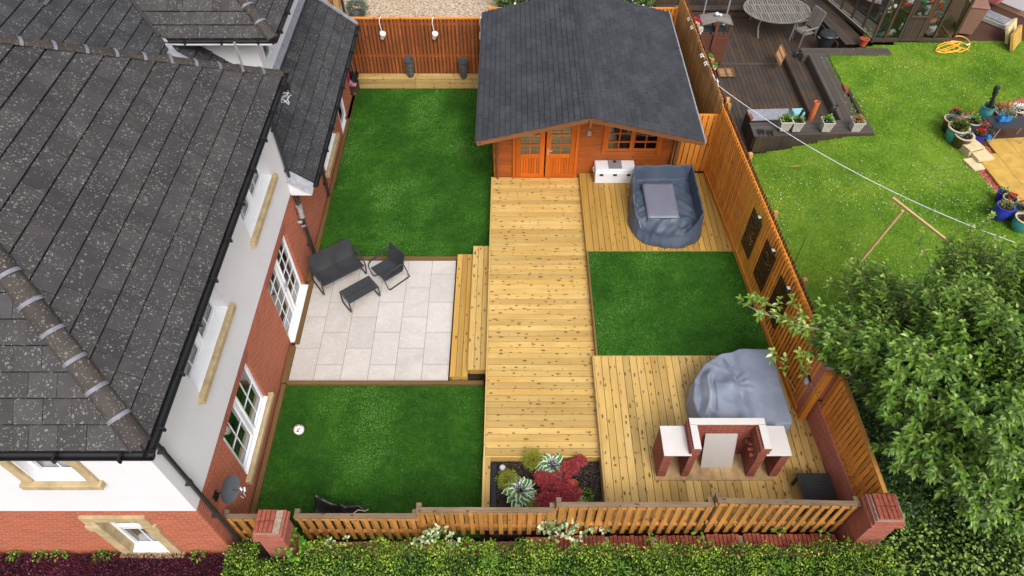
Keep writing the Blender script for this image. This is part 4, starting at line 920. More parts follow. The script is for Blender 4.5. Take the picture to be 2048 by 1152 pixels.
# front boundary wall with brick-on-edge coping
bw = thing('boundary_wall', 'red brick boundary wall with bricks on edge along its top below the front fence', 'wall', (3.3, 4.5, -.3))
m = MB(); m.box((3.1, 4.48, .06), (5.7, .215, .72), grain=False); m.box((-1.8, 4.5, -.1), (4.0, .2, .5), grain=False); m.build('wall', 'old_brick', bw)
m = MB(); x = .75
while x < 5.85:
    if random.random() > .04: m.box((x, 4.47+random.uniform(-.012, .012), .472+(.08 if x > 3.5 else 0)), (.066, .225, .105), Matrix.Rotation(random.uniform(-.04, .04), 3, 'Z'), grain=False)
    x += .076
m.build('coping', 'brick_old_red', bw, bevel=.006)
m = MB(); m.box((3.3, 4.47, .44), (5.1, .2, .07), grain=False); m.box((4.68, 4.47, .5), (2.4, .2, .08), grain=False); m.build('mortar_bed', 'mortar', bw)
def pier(label, x0, x1, y0, y1, zt, cols, rows, off=0, lean=0):
    t = thing('brick_pier', label, 'brick pillar', ((x0+x1)/2, (y0+y1)/2, -.3)); m = MB()
    def P(x, y, z): return (x+lean*z, y, z)
    levels = [(-.3, zt-.36, 0), (zt-.36, zt-.29, .025), (zt-.29, zt-.22, .05), (zt-.22, zt-.11, .03)]
    for z0, z1, o in levels:
        m.idx([P(x0-o, y0-o, z0), P(x1+o, y0-o, z0), P(x1+o, y1+o, z0), P(x0-o, y1+o, z0), P(x0-o, y0-o, z1), P(x1+o, y0-o, z1), P(x1+o, y1+o, z1), P(x0-o, y1+o, z1)], [(0, 1, 5, 4), (1, 2, 6, 5), (2, 3, 7, 6), (3, 0, 4, 7), (4, 5, 6, 7), (3, 2, 1, 0)])
    m.build('shaft', 'old_brick', t)
    m = MB(); m.box(P((x0+x1)/2, (y0+y1)/2, zt-.10), (x1-x0, y1-y0, .1), grain=False); m.build('mortar_bed', 'mortar', t)
    m = MB(); bwid = .0775; 
    for r_ in range(rows):
        for c in range(cols):
            cx = x0+off+bwid*(c+.5); cy = y0+(y1-y0)*(r_+.5)/rows; m.box(P(cx, cy, zt-.055+random.uniform(-.006, .006)), (.068, (y1-y0)/rows-.012, .11), Matrix.Rotation(random.uniform(-.03, .03), 3, 'Z'), grain=False)
    m.build('capping_brick', 'brick_old_red', t, bevel=.007); return t
pier('brick pillar topped by four loose capping bricks in the left part of the front fence', -4.30, -3.88, 4.18, 4.58, 1.76, 4, 2, .0, 0)
pier('large brick pillar at the right end of the front fence', 5.98, 6.42, 4.28, 4.72, 2.10, 5, 2, .02, 0)
mp = thing('brick_pier', 'pink brick pillar with a wall light between the long slatted fence and the low fence', 'brick pillar', (5.98, 7.2, .6))
m = MB(); m.box((6.02, 7.24, 1.1), (.42, .50, 2.6), grain=False); m.build('shaft', 'pink_brick', mp)
m = MB(); m.box((6.02, 7.24, 2.46), (.50, .58, .10), grain=False); m.build('cap', 'concrete', mp, bevel=.01)
m = MB(); m.box((5.86, 6.93, 1.46), (.12, .11, 1.7)); tag(m.build('fence_post', 'fence_orange', bevel=.005), 'square orange timber post on the near side of the pink brick pillar', 'post')
t = thing('wall_light', 'small black and silver light fixed to the pink brick pillar', 'light', (5.79, 7.22, 1.6))
m = MB(); m.box((5.785, 7.22, 1.62), (.05, .09, .14), grain=False); m.box((5.75, 7.24, 1.72), (.03, .03, .12), grain=False); m.build('housing', 'bucket_black', t, bevel=.008); m = MB(); m.box((5.745, 7.20, 1.60), (.05, .085, .12), grain=False); m.build('lens', 'solar_white', t, bevel=.01)
# decorative panels with cut leaf shapes on the long fence
s = NT('leaf_cut', .6, .3); uv = s.uv(3.2, 3.2, 1); nv = s.n('TexNoise'); s.link(uv, nv.inputs['Vector']); nv.inputs['Scale'].default_value = 1.2
ad = s.n('VectorMath', operation='MULTIPLY_ADD'); s.link(nv.outputs['Color'], ad.inputs[0]); ad.inputs[1].default_value = (1.6, .9, 0); s.link(uv, ad.inputs[2])
wv = s.n('TexWave'); s.link(ad.outputs[0], wv.inputs['Vector']); wv.inputs['Scale'].default_value = 1.5; wv.inputs['Distortion'].default_value = 7; wv.wave_type = 'RINGS'
cut = s.math('GREATER_THAN', wv.outputs['Fac'], .86); s.color((.018, .012, .008)); tr = s.n('BsdfTransparent'); mx = s.n('MixShader'); s.link(cut, mx.inputs[0]); s.link(s.b.outputs[0], mx.inputs[1]); s.link(tr.outputs[0], mx.inputs[2]); s.link(mx.outputs[0], s.t.nodes['Material Output'].inputs[0])
fd = (fB-fA).normalized(); fn = Vector((-fd.y, fd.x)); fn = fn if fn.x < 0 else -fn
def onf(y, z, o): k = (y-fA.y)/fd.y; p = fA+fd*k+fn*(o+.02); return Vector((p.x, p.y, z))
for lab, ya, yb, z0, z1 in (('dark leaf pattern metal panel on the slatted fence, farthest of the three', 11.36, 10.80, 1.16, 2.28), ('dark leaf pattern metal panel on the slatted fence, middle of the three', 10.40, 9.82, 1.14, 2.26), ('dark leaf pattern metal panel on the slatted fence behind the cherry branch', 9.42, 8.82, 1.08, 2.2)):
    m = MB(); c = [onf(ya, z0, .062), onf(yb, z0, .062), onf(yb, z1, .062), onf(ya, z1, .062)]; o1 = ya*3.7
    m.face(c, .5, [(o1, 0), (o1+.58, 0), (o1+.58, 1.12), (o1, 1.12)]); t = thing('wall_panel', lab, 'metal panel', tuple(onf((ya+yb)/2, z0, .062))); m.build('cut_sheet', 'leaf_cut', t)
    m = MB()
    for i in range(4): m.bar(c[i], c[(i+1) % 4], .02, .006, up=(fn.x, fn.y, 0), grain=False)
    m.build('frame', 'rust_art', t)
for lab, yy, zz in (('small square solar light above the farthest dark fence panel', 10.92, 2.38), ('small square solar light above the middle dark fence panel', 9.95, 2.36), ('small square solar light above the dark fence panel by the cherry branch', 8.95, 2.32)):
    t = thing('solar_light', lab, 'solar light', tuple(onf(yy, zz, .07)), group=None)
    m = MB(); p = onf(yy, zz, .10); m.box(p, (.09, .10, .07), Matrix.Rotation(math.atan2(fd.y, fd.x)+PI/2, 3, 'Z'), grain=False); m.build('housing', 'solar_dark', t, bevel=.008)
    m = MB(); m.box(p+Vector((0, 0, .038)), (.07, .08, .006), Matrix.Rotation(math.atan2(fd.y, fd.x)+PI/2, 3, 'Z'), grain=False); m.build('solar_cell', 'solar_white', t)

# ================================================================ back planter bench and its things
t = thing('sleeper_planter', 'long planter bench of pale sleepers along the back fence', 'planter', (-2.9, 19.4, 0))
m = MB()
for k, (y, z) in enumerate(((19.27, .08), (19.29, .235))):
    x = -4.92
    while x < -.6: L0 = 1.83; e = min(x+L0, -.6); m.box(((x+e)/2, y, z), (e-x-.008, .10, .138)); x = e
for y in (19.32, 19.47):
    x = -4.94-(.6 if y > 19.4 else 0)
    while x < -.6: e = min(x+1.83, -.6); m.box(((max(x, -4.94)+e)/2, y, .34), (e-max(x, -4.94)-.008, .136, .045)); x = e
m.build('sleeper', 'sleeper_wood', t, bevel=.006)
def taper_pot(t, c, r0, r1, h, mat, rings=3, n=28, inner=.8):
    m = MB(); prof = [(0, 0), (r0*.96, 0), (r0, .02)]
    for k in range(1, 10): prof.append((r0+(r1-r0)*k/10, h*k/10+.0)); prof.append((r0+(r1-r0)*(k+.35)/10-.004*(k % 3 == 0), h*(k+.35)/10)) if False else None
    prof += [(r1, h*.93), (r1+.012, h*.94), (r1+.012, h), (r1-.012, h), (r1-.02, h*.9), (r0*.8, h*(1-inner)), (0, h*(1-inner))]; m.lathe(prof, c, n); return m.build('pot', mat, t)
for lab, px, py in (('tall empty grey pot on the planter bench nearer the house', 822, 150), ('tall empty grey pot on the planter bench nearer the cabin', 928, 152)):
    p = at(px, py, .365)-Vector((0, .07, 0)); t = thing('tall_pot', lab, 'pot', tuple(p), group='tall grey pots on the planter bench'); taper_pot(t, p, .10, .16, .62, 'planter_grey')
    m = MB()
    for k in (.15, .3, .45): m.lathe([(.10+.06*k/.62+.001, k), (.10+.06*k/.62+.008, k+.008), (.10+.06*k/.62+.001, k+.016)], p, 28)
    m.build('band', 'planter_grey', t)
for lab, px in (('white hanging cup planter on the back fence, nearest the house', 763), ('white hanging cup planter on the back fence, middle one', 868), ('white hanging cup planter on the back fence beside the cabin roof', 963)):
    x = at(px, 60, 2.0).x*1.0; x = (px-1024)/F*(19.55*CP+11.2*SP); t = thing('hanging_cup', lab, 'hanging pot', (x, 19.5, 1.7), group='white cups hanging on the back fence')
    m = MB(); Mt = Matrix.Rotation(.35, 3, 'X') @ Matrix.Rotation(.25, 3, 'Y'); m.lathe([(0, -.12), (.06, -.12), (.095, .11), (.087, .11), (.055, -.10), (0, -.10)], (x, 19.48, 1.72), 18, Mt); m.build('cup', 'white_gloss', t)
    m = MB(); m.tube([(x-.02, 19.56, 1.82), (x-.03, 19.53, 1.98), (x-.045, 19.52, 2.12), (x-.03, 19.56, 2.24), (x, 19.64, 2.25)], .013, 6); m.build('hook', 'white_gloss', t)
# pebble tray, buckets, pink brush at the end of the bench
t = thing('pebble_box', 'dark timber box of pale pebbles at the house end of the planter bench', 'planter box', (-5.06, 19.2, 0)); m = MB()
for c, d in (((-5.08, 18.98, .12), (.30, .05, .24)), ((-4.95, 19.2, .12), (.05, .45, .24))): m.box(c, d)
m.build('board', 'old_deck', t); m = MB(); m.box((-5.1, 19.22, .17), (.28, .42, .06), grain=False); m.build('pebbles', 'pebble', t)
p = Vector((-5.04, 19.35, .2)); t = thing('plastic_bucket', 'black plastic buckets nested on the pebble box', 'bucket', tuple(p)); m = MB(); m.lathe([(0, 0), (.10, 0), (.14, .26), (.15, .27), (.13, .27), (.10, .12), (0, .12)], p, 20); m.lathe([(0, .1), (.085, .1), (.10, .25), (.085, .25), (.07, .16), (0, .16)], p+Vector((0, 0, .03)), 18); m.build('bucket', 'bucket_black', t); m = MB(); m.tube([p+Vector((.0, .05, .2)), p+Vector((-.06, .15, .9))], .008, 6); m.build('cane', 'galv', t)
t = thing('pink_brush', 'bright pink long handled brush leaning by the buckets', 'brush', (-5.2, 19.1, .2)); m = MB(); m.tube([(-5.22, 19.32, 1.0), (-5.17, 19.12, .35)], .012, 8); m.build('handle', 'pink', t); m = MB(); m.box((-5.13, 19.06, .26), (.12, .06, .06), Matrix.Rotation(.6, 3, 'Y'), grain=False); m.build('head', 'pink', t, bevel=.01)
m = MB(); m.box((-5.06, 18.2, .03), (.14, 1.2, .06)); tag(m.build('timber_board', 'edge_wood'), 'loose brown board between the wall and the far end of the lawn', 'board')

# ================================================================ PATIO FURNITURE
def sideframe(m, x, dep=.33, arm=.60):
    pts = [(x, .24, arm-.02), (x, .10, arm), (x, -.26, arm), (x, -.33, arm-.04), (x, -.36, arm-.12), (x, -.34, .34), (x, -.29, .07), (x, -.24, .02), (x, .30, .02), (x, .36, .04), (x, .34, .12), (x, .24, arm-.02)]
    for i in range(len(pts)-1): m.bar(pts[i], Vector(pts[i+1])+(Vector(pts[i+1])-Vector(pts[i])).normalized()*.01, .034, .02, up=(1, 0, 0) if False else (0, 0, 1), grain=False)
def garden_seat(label, loc, rz, w, n, cat):
    t = thing('sofa' if n > 1 else 'armchair', label, cat, loc, rz)
    for s_ in (-1, 1):
        m = MB(); sideframe(m, s_*w/2); m.build('side_frame', 'charcoal_metal', t, world=False, bevel=.005)
        m = MB(); m.box((s_*w/2, -.06, .612), (.055, .50, .018), grain=False); m.build('armrest', 'charcoal_metal', t, world=False, bevel=.006)
    iw = w-.06; m = MB(); N = 14
    for k in range(n):
        x0, x1 = -iw/2+iw*k/n+.008, -iw/2+iw*(k+1)/n-.008; V = []
        for i in range(N+1):
            for j in range(9): u, v = i/N, j/8; V.append((x0+(x1-x0)*u, -.30+.50*v, .40-.055*v-.035*math.sin(PI*u)*math.sin(PI*v)))
        m.idx(V, [(i*9+j, (i+1)*9+j, (i+1)*9+j+1, i*9+j+1) for i in range(N) for j in range(8)], .5, True)
    m.build('seat', 'sling', t, world=False)
    m = MB()
    for k in range(n):
        x0, x1 = -iw/2+iw*k/n+.008, -iw/2+iw*(k+1)/n-.008; V = []
        for i in range(N+1):
            for j in range(9): u, v = i/N, j/8; V.append((x0+(x1-x0)*u, .20+.13*v+.03*math.sin(PI*u)*math.sin(PI*v), .36+.46*v))
        m.idx(V, [(i*9+j, (i+1)*9+j, (i+1)*9+j+1, i*9+j+1) for i in range(N) for j in range(8)], .5, True)
    m.build('backrest', 'sling', t, world=False)
    m = MB(); xs = [-iw/2+iw*k/n for k in range(n+1)]
    for x in xs: m.bar((x, -.31, .395), (x, .20, .34), .022, .022, grain=False); m.bar((x, .20, .34), (x, .34, .83), .022, .022, grain=False)
    m.bar((-iw/2, -.31, .395), (iw/2, -.31, .395), .025, .025, grain=False); m.bar((-iw/2, .20, .34), (iw/2, .20, .34), .025, .025, grain=False); m.bar((-iw/2, .34, .83), (iw/2, .34, .83), .022, .022, grain=False)
    for s_ in (-1, 1): m.bar((s_*iw/2, -.28, .39), (s_*w/2, -.28, .39), .02, .02, grain=False); m.bar((s_*iw/2, .22, .42), (s_*w/2, .24, .42), .02, .02, grain=False)
    m.build('seat_frame', 'charcoal_metal', t, world=False, bevel=.004); return t
garden_seat('charcoal two seat mesh sofa on the patio against the brick wall', (-4.27, 11.18, .008), R(36), 1.16, 2, 'sofa')
garden_seat('single charcoal mesh armchair on the patio beside the coffee table', (-3.03, 11.20, .008), R(-45), .62, 1, 'armchair')
t = thing('coffee_table', 'charcoal slatted coffee table standing on the pale patio', 'coffee table', (-3.65, 10.50, .008), R(38.5))
m = MB(); W2, D2 = .82, .46
for i in range(20): m.box((-W2/2+.03+(W2-.06)*(i+.5)/20, 0, .40), ((W2-.06)/20-.004, D2-.04, .012), grain=False)
m.build('slat', 'charcoal_metal', t, world=False, bevel=.002)
m = MB()
for y in (-D2/2+.012, 0, D2/2-.012): m.box((0, y, .397-(0.012 if y == 0 else 0)), (W2, .024, .024), grain=False)
for x in (-W2/2+.012, W2/2-.012): m.box((x, 0, .398), (.024, D2-.03, .024), grain=False)
m.build('table_frame', 'charcoal_metal', t, world=False, bevel=.003)
for s_ in (-1, 1):
    m = MB(); x = s_*(W2/2-.012); pts = [(x, -D2/2+.02, .39), (x, -D2/2+.015, .10), (x, -D2/2+.04, .03), (x, -D2/2+.08, .014), (x, D2/2-.08, .014), (x, D2/2-.04, .03), (x, D2/2-.015, .10), (x, D2/2-.02, .39)]
    for i in range(7): m.bar(pts[i], pts[i+1], .034, .022, grain=False)
    m.build('leg', 'charcoal_metal', t, world=False, bevel=.004)
# football
p = at(600, 866, 0)+Vector((0, .02, .112)); t = thing('football', 'white football with red and navy patches on the near artificial lawn', 'ball', tuple(p))
m = MB(); m.lathe([(.11*math.sin(PI*k/24), -.11*math.cos(PI*k/24)) for k in range(25)], p, 32); m.build('ball', 'white_gloss', t)
for k, (d, mt) in enumerate((((.25, -.35, .9), 'ball_red'), ((-.15, .35, .95), 'ball_red'), ((.1, -.6, .6), 'ball_navy'), ((.45, .5, .8), 'ball_navy'), ((-.9, 0, .3), 'ball_red'))):
    q_ = Vector(d).normalized().to_track_quat('Z', 'Y').to_matrix(); m = MB(); rr = .38 if k < 2 else .3; m.lathe([(.1115*math.sin(rr*j/6), .1115*math.cos(rr*j/6)) for j in range(7)], p, 14, q_, sx=1, sy=.62); m.build('patch', mt, t)
# black plastic tub leaning on its side behind the front fence
t = thing('plastic_trough', 'black moulded plastic trough tipped over behind the low front fence', 'trough', (-3.1, 4.95, 0)); m = MB(); V = []; NU, NV = 26, 10
pa = [at(585, 1000, .55), at(640, 1008, .32), at(668, 1006, .42), at(684, 1018, .30)]
def trc(u): 
    P_ = [Vector((-3.72, 5.12, .62)), Vector((-3.45, 5.03, .46)), Vector((-3.15, 4.98, .44)), Vector((-2.92, 5.0, .46)), Vector((-2.78, 4.9, .40))]; x = u*4; i = min(3, int(x)); return P_[i].lerp(P_[i+1], x-i)
for i in range(NU+1):
    u = i/NU; c = trc(u)
    for j in range(NV+1):
        v = j/NV; V.append((c.x-.03*v+.02*math.sin(u*9), c.y+.20-.44*v, c.z-.10*math.sin(PI*v)*(1+.3*math.sin(u*7))-.30*v*(1 if u < .96 else 1)+ (.06 if abs(u-.45) < .035 else 0)+(.05 if u < .05 else 0)))
m.idx(V, [(i*(NV+1)+j, (i+1)*(NV+1)+j, (i+1)*(NV+1)+j+1, i*(NV+1)+j+1) for i in range(NU) for j in range(NV)], .5, True); o = m.build('shell', 'black_plastic', t); so = o.modifiers.new('solid', 'SOLIDIFY'); so.thickness = .02
m = MB(); m.tube([(-2.95, 4.78, .60), (-2.92, 4.95, .66), (-2.86, 5.01, .64), (-2.74, 5.02, .56), (-2.70, 5.07, .52)], .012, 8); m.build('handle', 'cream_rim', t)

# ================================================================ DECK THINGS
def mound(P0, th_, name): pass
t = thing('cool_box', 'large white cool box with grey lid panel standing against the cabin wall', 'cool box', (2.72, 14.2, .625))
m = MB(); m.box((2.73, 14.21, .81), (1.03, .42, .37), taper=1.03, grain=False); m.box((2.73, 14.22, .645), (.98, .37, .04), grain=False); m.build('body', 'cool_white', t, bevel=.045)
m = MB(); m.box((2.73, 14.22, 1.03), (1.06, .43, .10), grain=False); m.build('lid', 'cool_white', t, bevel=.035)
m = MB(); m.box((2.73, 14.24, 1.083), (.36, .34, .012), grain=False); m.build('lid_panel', 'mid_grey_plastic', t, bevel=.004)
m = MB(); m.lathe([(0, 0), (.04, 0), (.045, .015), (.03, .02), (0, .012)], (2.73, 14.34, 1.088), 16); m.build('cap', 'bucket_black', t)
for x in (2.37, 2.73, 3.09): m = MB(); m.box((x, 14.0, .93), (.10, .035, .065), grain=False); m.build('latch', 'bucket_black', t, bevel=.005)
for s_ in (-1, 1): m = MB(); m.tube([(2.73+s_*.51, 14.12, .95), (2.73+s_*.56, 14.14, .93), (2.73+s_*.56, 14.30, .93), (2.73+s_*.51, 14.32, .95)], .014, 8); m.build('handle', 'cool_white', t)

def cover(t, name, mat, center, poly, topfn, z0, flare=.05, wr=.02, rnd=.12, rings=70, ang=220, seed=1, base=None):
    """draped cover: polar grid over a polygon footprint, then skirt to the floor"""
    cx, cy = center; rg = random.Random(seed); ph = [rg.uniform(0, 6.28) for _ in range(8)]
    def rad(th):
        d = Vector((math.cos(th), math.sin(th))); best = 9
        for i in range(len(poly)):
            p, q = Vector(poly[i])-Vector(center), Vector(poly[(i+1) % len(poly)])-Vector(center); e = q-p; den = d.x*e.y-d.y*e.x
            if abs(den) < 1e-9: continue
            tt = (p.x*e.y-p.y*e.x)/den; uu = (p.x*d.y-p.y*d.x)/den
            if tt > 0 and -1e-6 <= uu <= 1+1e-6: best = min(best, tt)
        return best
    RR = [rad(2*PI*k/ang) for k in range(ang)]; sm_ = int(rnd*10)
    for _ in range(sm_): RR = [(RR[k-1]+2*RR[k]+RR[(k+1) % ang])/4 for k in range(ang)]
    V = []; sk = 18
    for i in range(rings+1):
        t_ = (i/rings)**.8
        for k in range(ang): th = 2*PI*k/ang; x, y = cx+RR[k]*t_*math.cos(th), cy+RR[k]*t_*math.sin(th); V.append([x, y, topfn(x, y, t_, th)])
    for i in range(1, sk+1):
        s_ = i/sk
        for k in range(ang):
            th = 2*PI*k/ang; e = V[rings*ang+k]; w_ = wr*s_*(math.sin(9*th+ph[0]+2*s_)+.7*math.sin(17*th+ph[1])+.5*math.sin(31*th+ph[2]-3*s_)+.4*math.sin(53*th+ph[3]))+flare*math.sin(s_*PI*.55)
            if base: w_ += base(th, s_)
            V.append([cx+(RR[k]+w_)*math.cos(th), cy+(RR[k]+w_)*math.sin(th), e[2]+(z0-e[2])*s_**.95+.0])
    n = rings+sk; F_ = [(i*ang+k, (i+1)*ang+k, (i+1)*ang+(k+1) % ang, i*ang+(k+1) % ang) for i in range(n) for k in range(ang)]
    m = MB(); m.idx(V, F_, .5, True); return m.build(name, mat, t, smooth_angle=70)
def ss(a, b, x): x = max(0, min(1, (x-a)/(b-a))); return x*x*(3-2*x)
t = thing('covered_daybed', 'dark blue cover with a sunken middle over a garden sofa set on the upper deck', 'furniture cover', (3.9, 12.9, .625))
poly1 = [(3.16, 13.84), (4.67, 13.87), (4.66, 12.05), (4.5, 11.86), (4.2, 11.76), (3.8, 11.74), (3.45, 11.84), (3.18, 12.05), (3.05, 12.4), (3.05, 13.0)]
def top1(x, y, t_, th):
    e = (1-t_); left = ss(3.7, 3.15, x)*ss(13.55, 12.5, y); front = ss(12.45, 12.0, y)*ss(4.62, 4.15, x)
    rim = 1.38-.26*left-.42*front*(1-.45*left)
    inner = .97+.012*math.sin(7*x+5*y)-.02*front
    z = rim+(inner-rim)*ss(.03, .10, e)
    z = z*(1-left*.6)+left*.6*(rim-.05*math.sin(PI*min(1, e*3)))
    z = z*(1-front)+front*(rim+.10*ss(.0, .25, e)*ss(4.3, 4.0, x)-.06*ss(0, .12, e)*ss(4.0, 4.3, x))
    bx = ss(3.32, 3.34, x)*ss(4.15, 4.13, x)*ss(12.13, 12.155, y)*ss(13.49, 13.465, y)
    z += (1.13-z)*bx; f_ = 1-bx
    k_ = .55+.45*max(front, left); z += f_*k_*(.006*math.sin(19*x+7*math.sin(4*y))+.034*abs(math.sin(5.5*x-3*y+2.2*math.sin(3*y+x)))**6+.030*abs(math.sin(4*x+6*y+2*math.sin(4*x)))**8)
    return z
cover(t, 'cover', 'cover_blue', (3.9, 12.85), poly1, top1, .64, .03, .012, .2, 130, 340, 2, lambda th, s_: .10*ss(.0, 1, s_)*max(0, math.cos(th+1.9)))
m = MB(); V = []; 
for i in range(13):
    for j in range(13): u, v = i/12, j/12; x = 3.345+.775*u+.01*v; y = 12.17+1.285*v; V.append((x, y, 1.150+.004*math.sin(9*u)*math.sin(7*v)))
m.idx(V, [(i*13+j, (i+1)*13+j, (i+1)*13+j+1, i*13+j+1) for i in range(12) for j in range(12)], .5, True); o = m.build('table_top_panel', 'cover_panel', t); so = o.modifiers.new('s', 'SOLIDIFY'); so.thickness = .012
t = thing('covered_seating', 'pale grey blue cover with a rounded left side over furniture behind the barbecue', 'furniture cover', (4.5, 7.2, .625))
poly2 = [(5.36, 6.42), (5.33, 8.12), (4.75, 8.14), (4.3, 8.06), (3.95, 7.85), (3.70, 7.5), (3.60, 7.05), (3.64, 6.7), (3.80, 6.36), (4.2, 6.28)]
def top2(x, y, t_, th):
    z = 1.37; l = ss(4.70, 4.52, x); dx, dy = x-4.36, y-7.32; r_ = math.hypot(dx, dy); a_ = math.atan2(dy, dx)
    z -= .09*l; z += .13*math.exp(-((x-4.16)/.30)**4-((y-6.88)/.42)**4)*l+.13*math.exp(-(r_/.20)**2)
    z += .07*max(0, 1-abs((x-4.42)+.25*(y-7.6))/.05)*ss(7.35, 7.5, y)*ss(8.0, 7.8, y)
    z += .10*max(0, 1-abs((x-3.86)-.25*(y-7.1)+.03*math.sin(7*y))/.13)*ss(6.5, 6.7, y)*ss(7.75, 7.5, y)
    z -= .05*max(0, 1-abs((x-3.98)-.12*(y-7.1))/.05)*ss(6.6, 6.8, y)*ss(7.6, 7.4, y)
    z += .010*math.sin(13*a_)*math.exp(-((r_-.32)/.12)**2)*max(0, math.cos(a_+.15))**.6
    z -= .09*ss(.25, .0, 1-t_)*ss(4.4, 3.8, x); z -= .012*ss(.03, 0, 1-t_)
    z += (.003*math.sin(14*x+9*y)+.014*abs(math.sin(6*x+7*y+math.sin(5*x)))**8)*(.1+.9*l); return z
cover(t, 'cover', 'cover_grey', (4.5, 7.2), poly2, top2, .64, .05, .014, .2, 90, 260, 5)
# barbecue
t = thing('brick_barbecue', 'dark red brick barbecue with white slab tops and an open arch on the near deck', 'barbecue', (3.9, 5.9, .625))
BY0, BY1 = 5.66, 6.24
m = MB()
for x0, x1, zt in ((2.76, 2.93, 1.58), (4.90, 5.06, 1.58)): m.box(((x0+x1)/2, (BY0+BY1)/2, (.66+zt)/2), (x1-x0, BY1-BY0, zt-.66), grain=False)
for x0, x1 in ((3.23, 3.37), (4.47, 4.62)):
    m.box(((x0+x1)/2, (BY0+BY1)/2, 1.1), (x1-x0, BY1-BY0, .88), grain=False)
    s_ = 1 if x0 > 4 else -1
    for k in range(4): m.box(((x0+x1)/2+s_*0, (BY0+BY1)/2-.0, 1.56+k*.075), (x1-x0+.02*(k+1) % .05+.015, BY1-BY0+.012*k, .072), grain=False)
m.box((3.92, BY1-.055, 1.24), (1.12, .11, 1.16), grain=False); m.box((3.08, BY1-.05, 1.1), (.32, .1, .9), grain=False); m.box((4.76, BY1-.05, 1.1), (.3, .1, .9), grain=False)
m.build('brickwork', 'bbq_brick', t, bevel=.005)
m = MB()
for k in range(5): m.box((4.44-.02*(k % 2), BY0+.12+.09*k, 1.33+.05*(k % 3)), (.10, .06, .065), Matrix.Rotation(.4*k, 3, 'X'), grain=False)
m.build('loose_brick', 'bbq_brick', t, bevel=.006)
m = MB(); m.box((3.0, 5.93, 1.60), (.50, .60, .025), grain=False); m.box((4.83, 5.93, 1.60), (.46, .60, .025), grain=False)
m.box((3.93, 6.18, 1.87), (1.38, .13, .025), grain=False)
for x in (3.305, 4.555): m.box((x, 5.87, 1.87), (.13, .47, .025), Matrix.Rotation(0, 3, 'Z'), grain=False)
m.build('slab_top', 'porcelain_top', t, bevel=.003)
m = MB(); m.box((3.37, 5.93, .645), (1.27, .68, .03), grain=False); m.box((4.51, 5.93, .645), (1.0, .68, .03), grain=False); m.build('base_slab', 'bbq_base', t, bevel=.004)
m = MB(); m.idx([(3.64, 5.84, .665), (4.24, 5.84, .665), (4.20, 6.10, 1.52), (3.60, 6.10, 1.52), (3.64, 5.855, .665), (4.24, 5.855, .665), (4.20, 6.12, 1.52), (3.60, 6.12, 1.52)], [(0, 1, 2, 3), (7, 6, 5, 4), (3, 2, 6, 7), (0, 3, 7, 4), (1, 5, 6, 2)])
plain('porcelain_shaded', (.40, .375, .36), .4, .4, .06, 2)  # white slab, with the shade inside the barbecue put into its colour
tag(m.build('loose_slab', 'porcelain_shaded'), 'white slab leaning upright inside the brick barbecue', 'slab')
# black table
t = thing('side_table', 'low black plastic table in the corner by the low fence', 'side table', (5.6, 5.2, .625)); m = MB(); zt = 1.04
m.box((5.60, 5.22, zt), (.62, .66, .035), grain=False); m.build('table_top', 'bucket_black', t, bevel=.008); m = MB()
for i in range(9): m.box((5.60, 4.96+i*.065, zt+.02), (.5, .056, .008), grain=False)
m.build('top_slat', 'bucket_black', t)
for x in (5.33, 5.87):
    for y in (4.93, 5.51): m = MB(); m.box((x, y, (.63+zt)/2), (.05, .05, zt-.66), grain=False); m.build('leg', 'bucket_black', t)

# ================================================================ plants
def blob(n, c, r, shell=.6, zmin=-1):
    P = RNG.normal(size=(n*2, 3)); P = nrm(P); P = P[P[:, 2] > zmin][:n]; n = len(P); N_ = P.copy(); rr = (shell+(1-shell)*RNG.random(n)**.5)[:, None]; lump = (1+.16*np.sin(P[:, 0:1]*7+c[0]*3)*np.cos(P[:, 1:2]*6+c[1]*5)+.1*np.sin(P[:, 2:3]*11))
    return np.array(c)[None]+P*np.array(r)[None]*rr*lump, N_
def shrub(label, cat, c, r, n, L, W, mat, name='shrub', stem=True, group=None, zb=None, shell=.35, droop=.1):
    zb = c[2]-r[2] if zb is None else zb; t = thing(name, label, cat, (c[0], c[1], zb), group=group); P, N_ = blob(n, c, r, shell, -.6); D = N_+RNG.normal(size=N_.shape)*.55+np.array([0, 0, .35])
    leaves('foliage', P, D, L*RNG.uniform(.6, 1.25, len(P)), W*RNG.uniform(.7, 1.2, len(P)), mat, t, droop)
    if stem:
        m = MB()
        for k in range(7): e = Vector(c)+Vector((random.uniform(-.6, .6)*r[0], random.uniform(-.6, .6)*r[1], random.uniform(.0, .6)*r[2])); m.tube([(c[0], c[1], zb-.02), Vector((c[0], c[1], zb)).lerp(e, .5)+Vector((0, 0, .03)), e], [.012, .008, .003], 5)
        m.build('stem', 'twig', t)
    return t
for lab, px, py, rr in (('yellow green upright shrub at the deck edge of the planting bed', 1065, 922, (.21, .19, .26)), ('yellow green shrub beside the glass ball in the planting bed', 1016, 962, (.20, .19, .24)), ('small yellow green shrub against the front fence in the planting bed', 1068, 1015, (.16, .12, .16)), ('small yellow green shrub at the right foot of the hostas', 1162, 1008, (.17, .12, .13))):
    p = at(px, py, .48); shrub(lab, 'shrub', (p.x, p.y, .30+rr[2]*.9), rr, 1900, .035, .009, 'gold_leaf', name='heather_shrub', zb=.3, shell=.2)
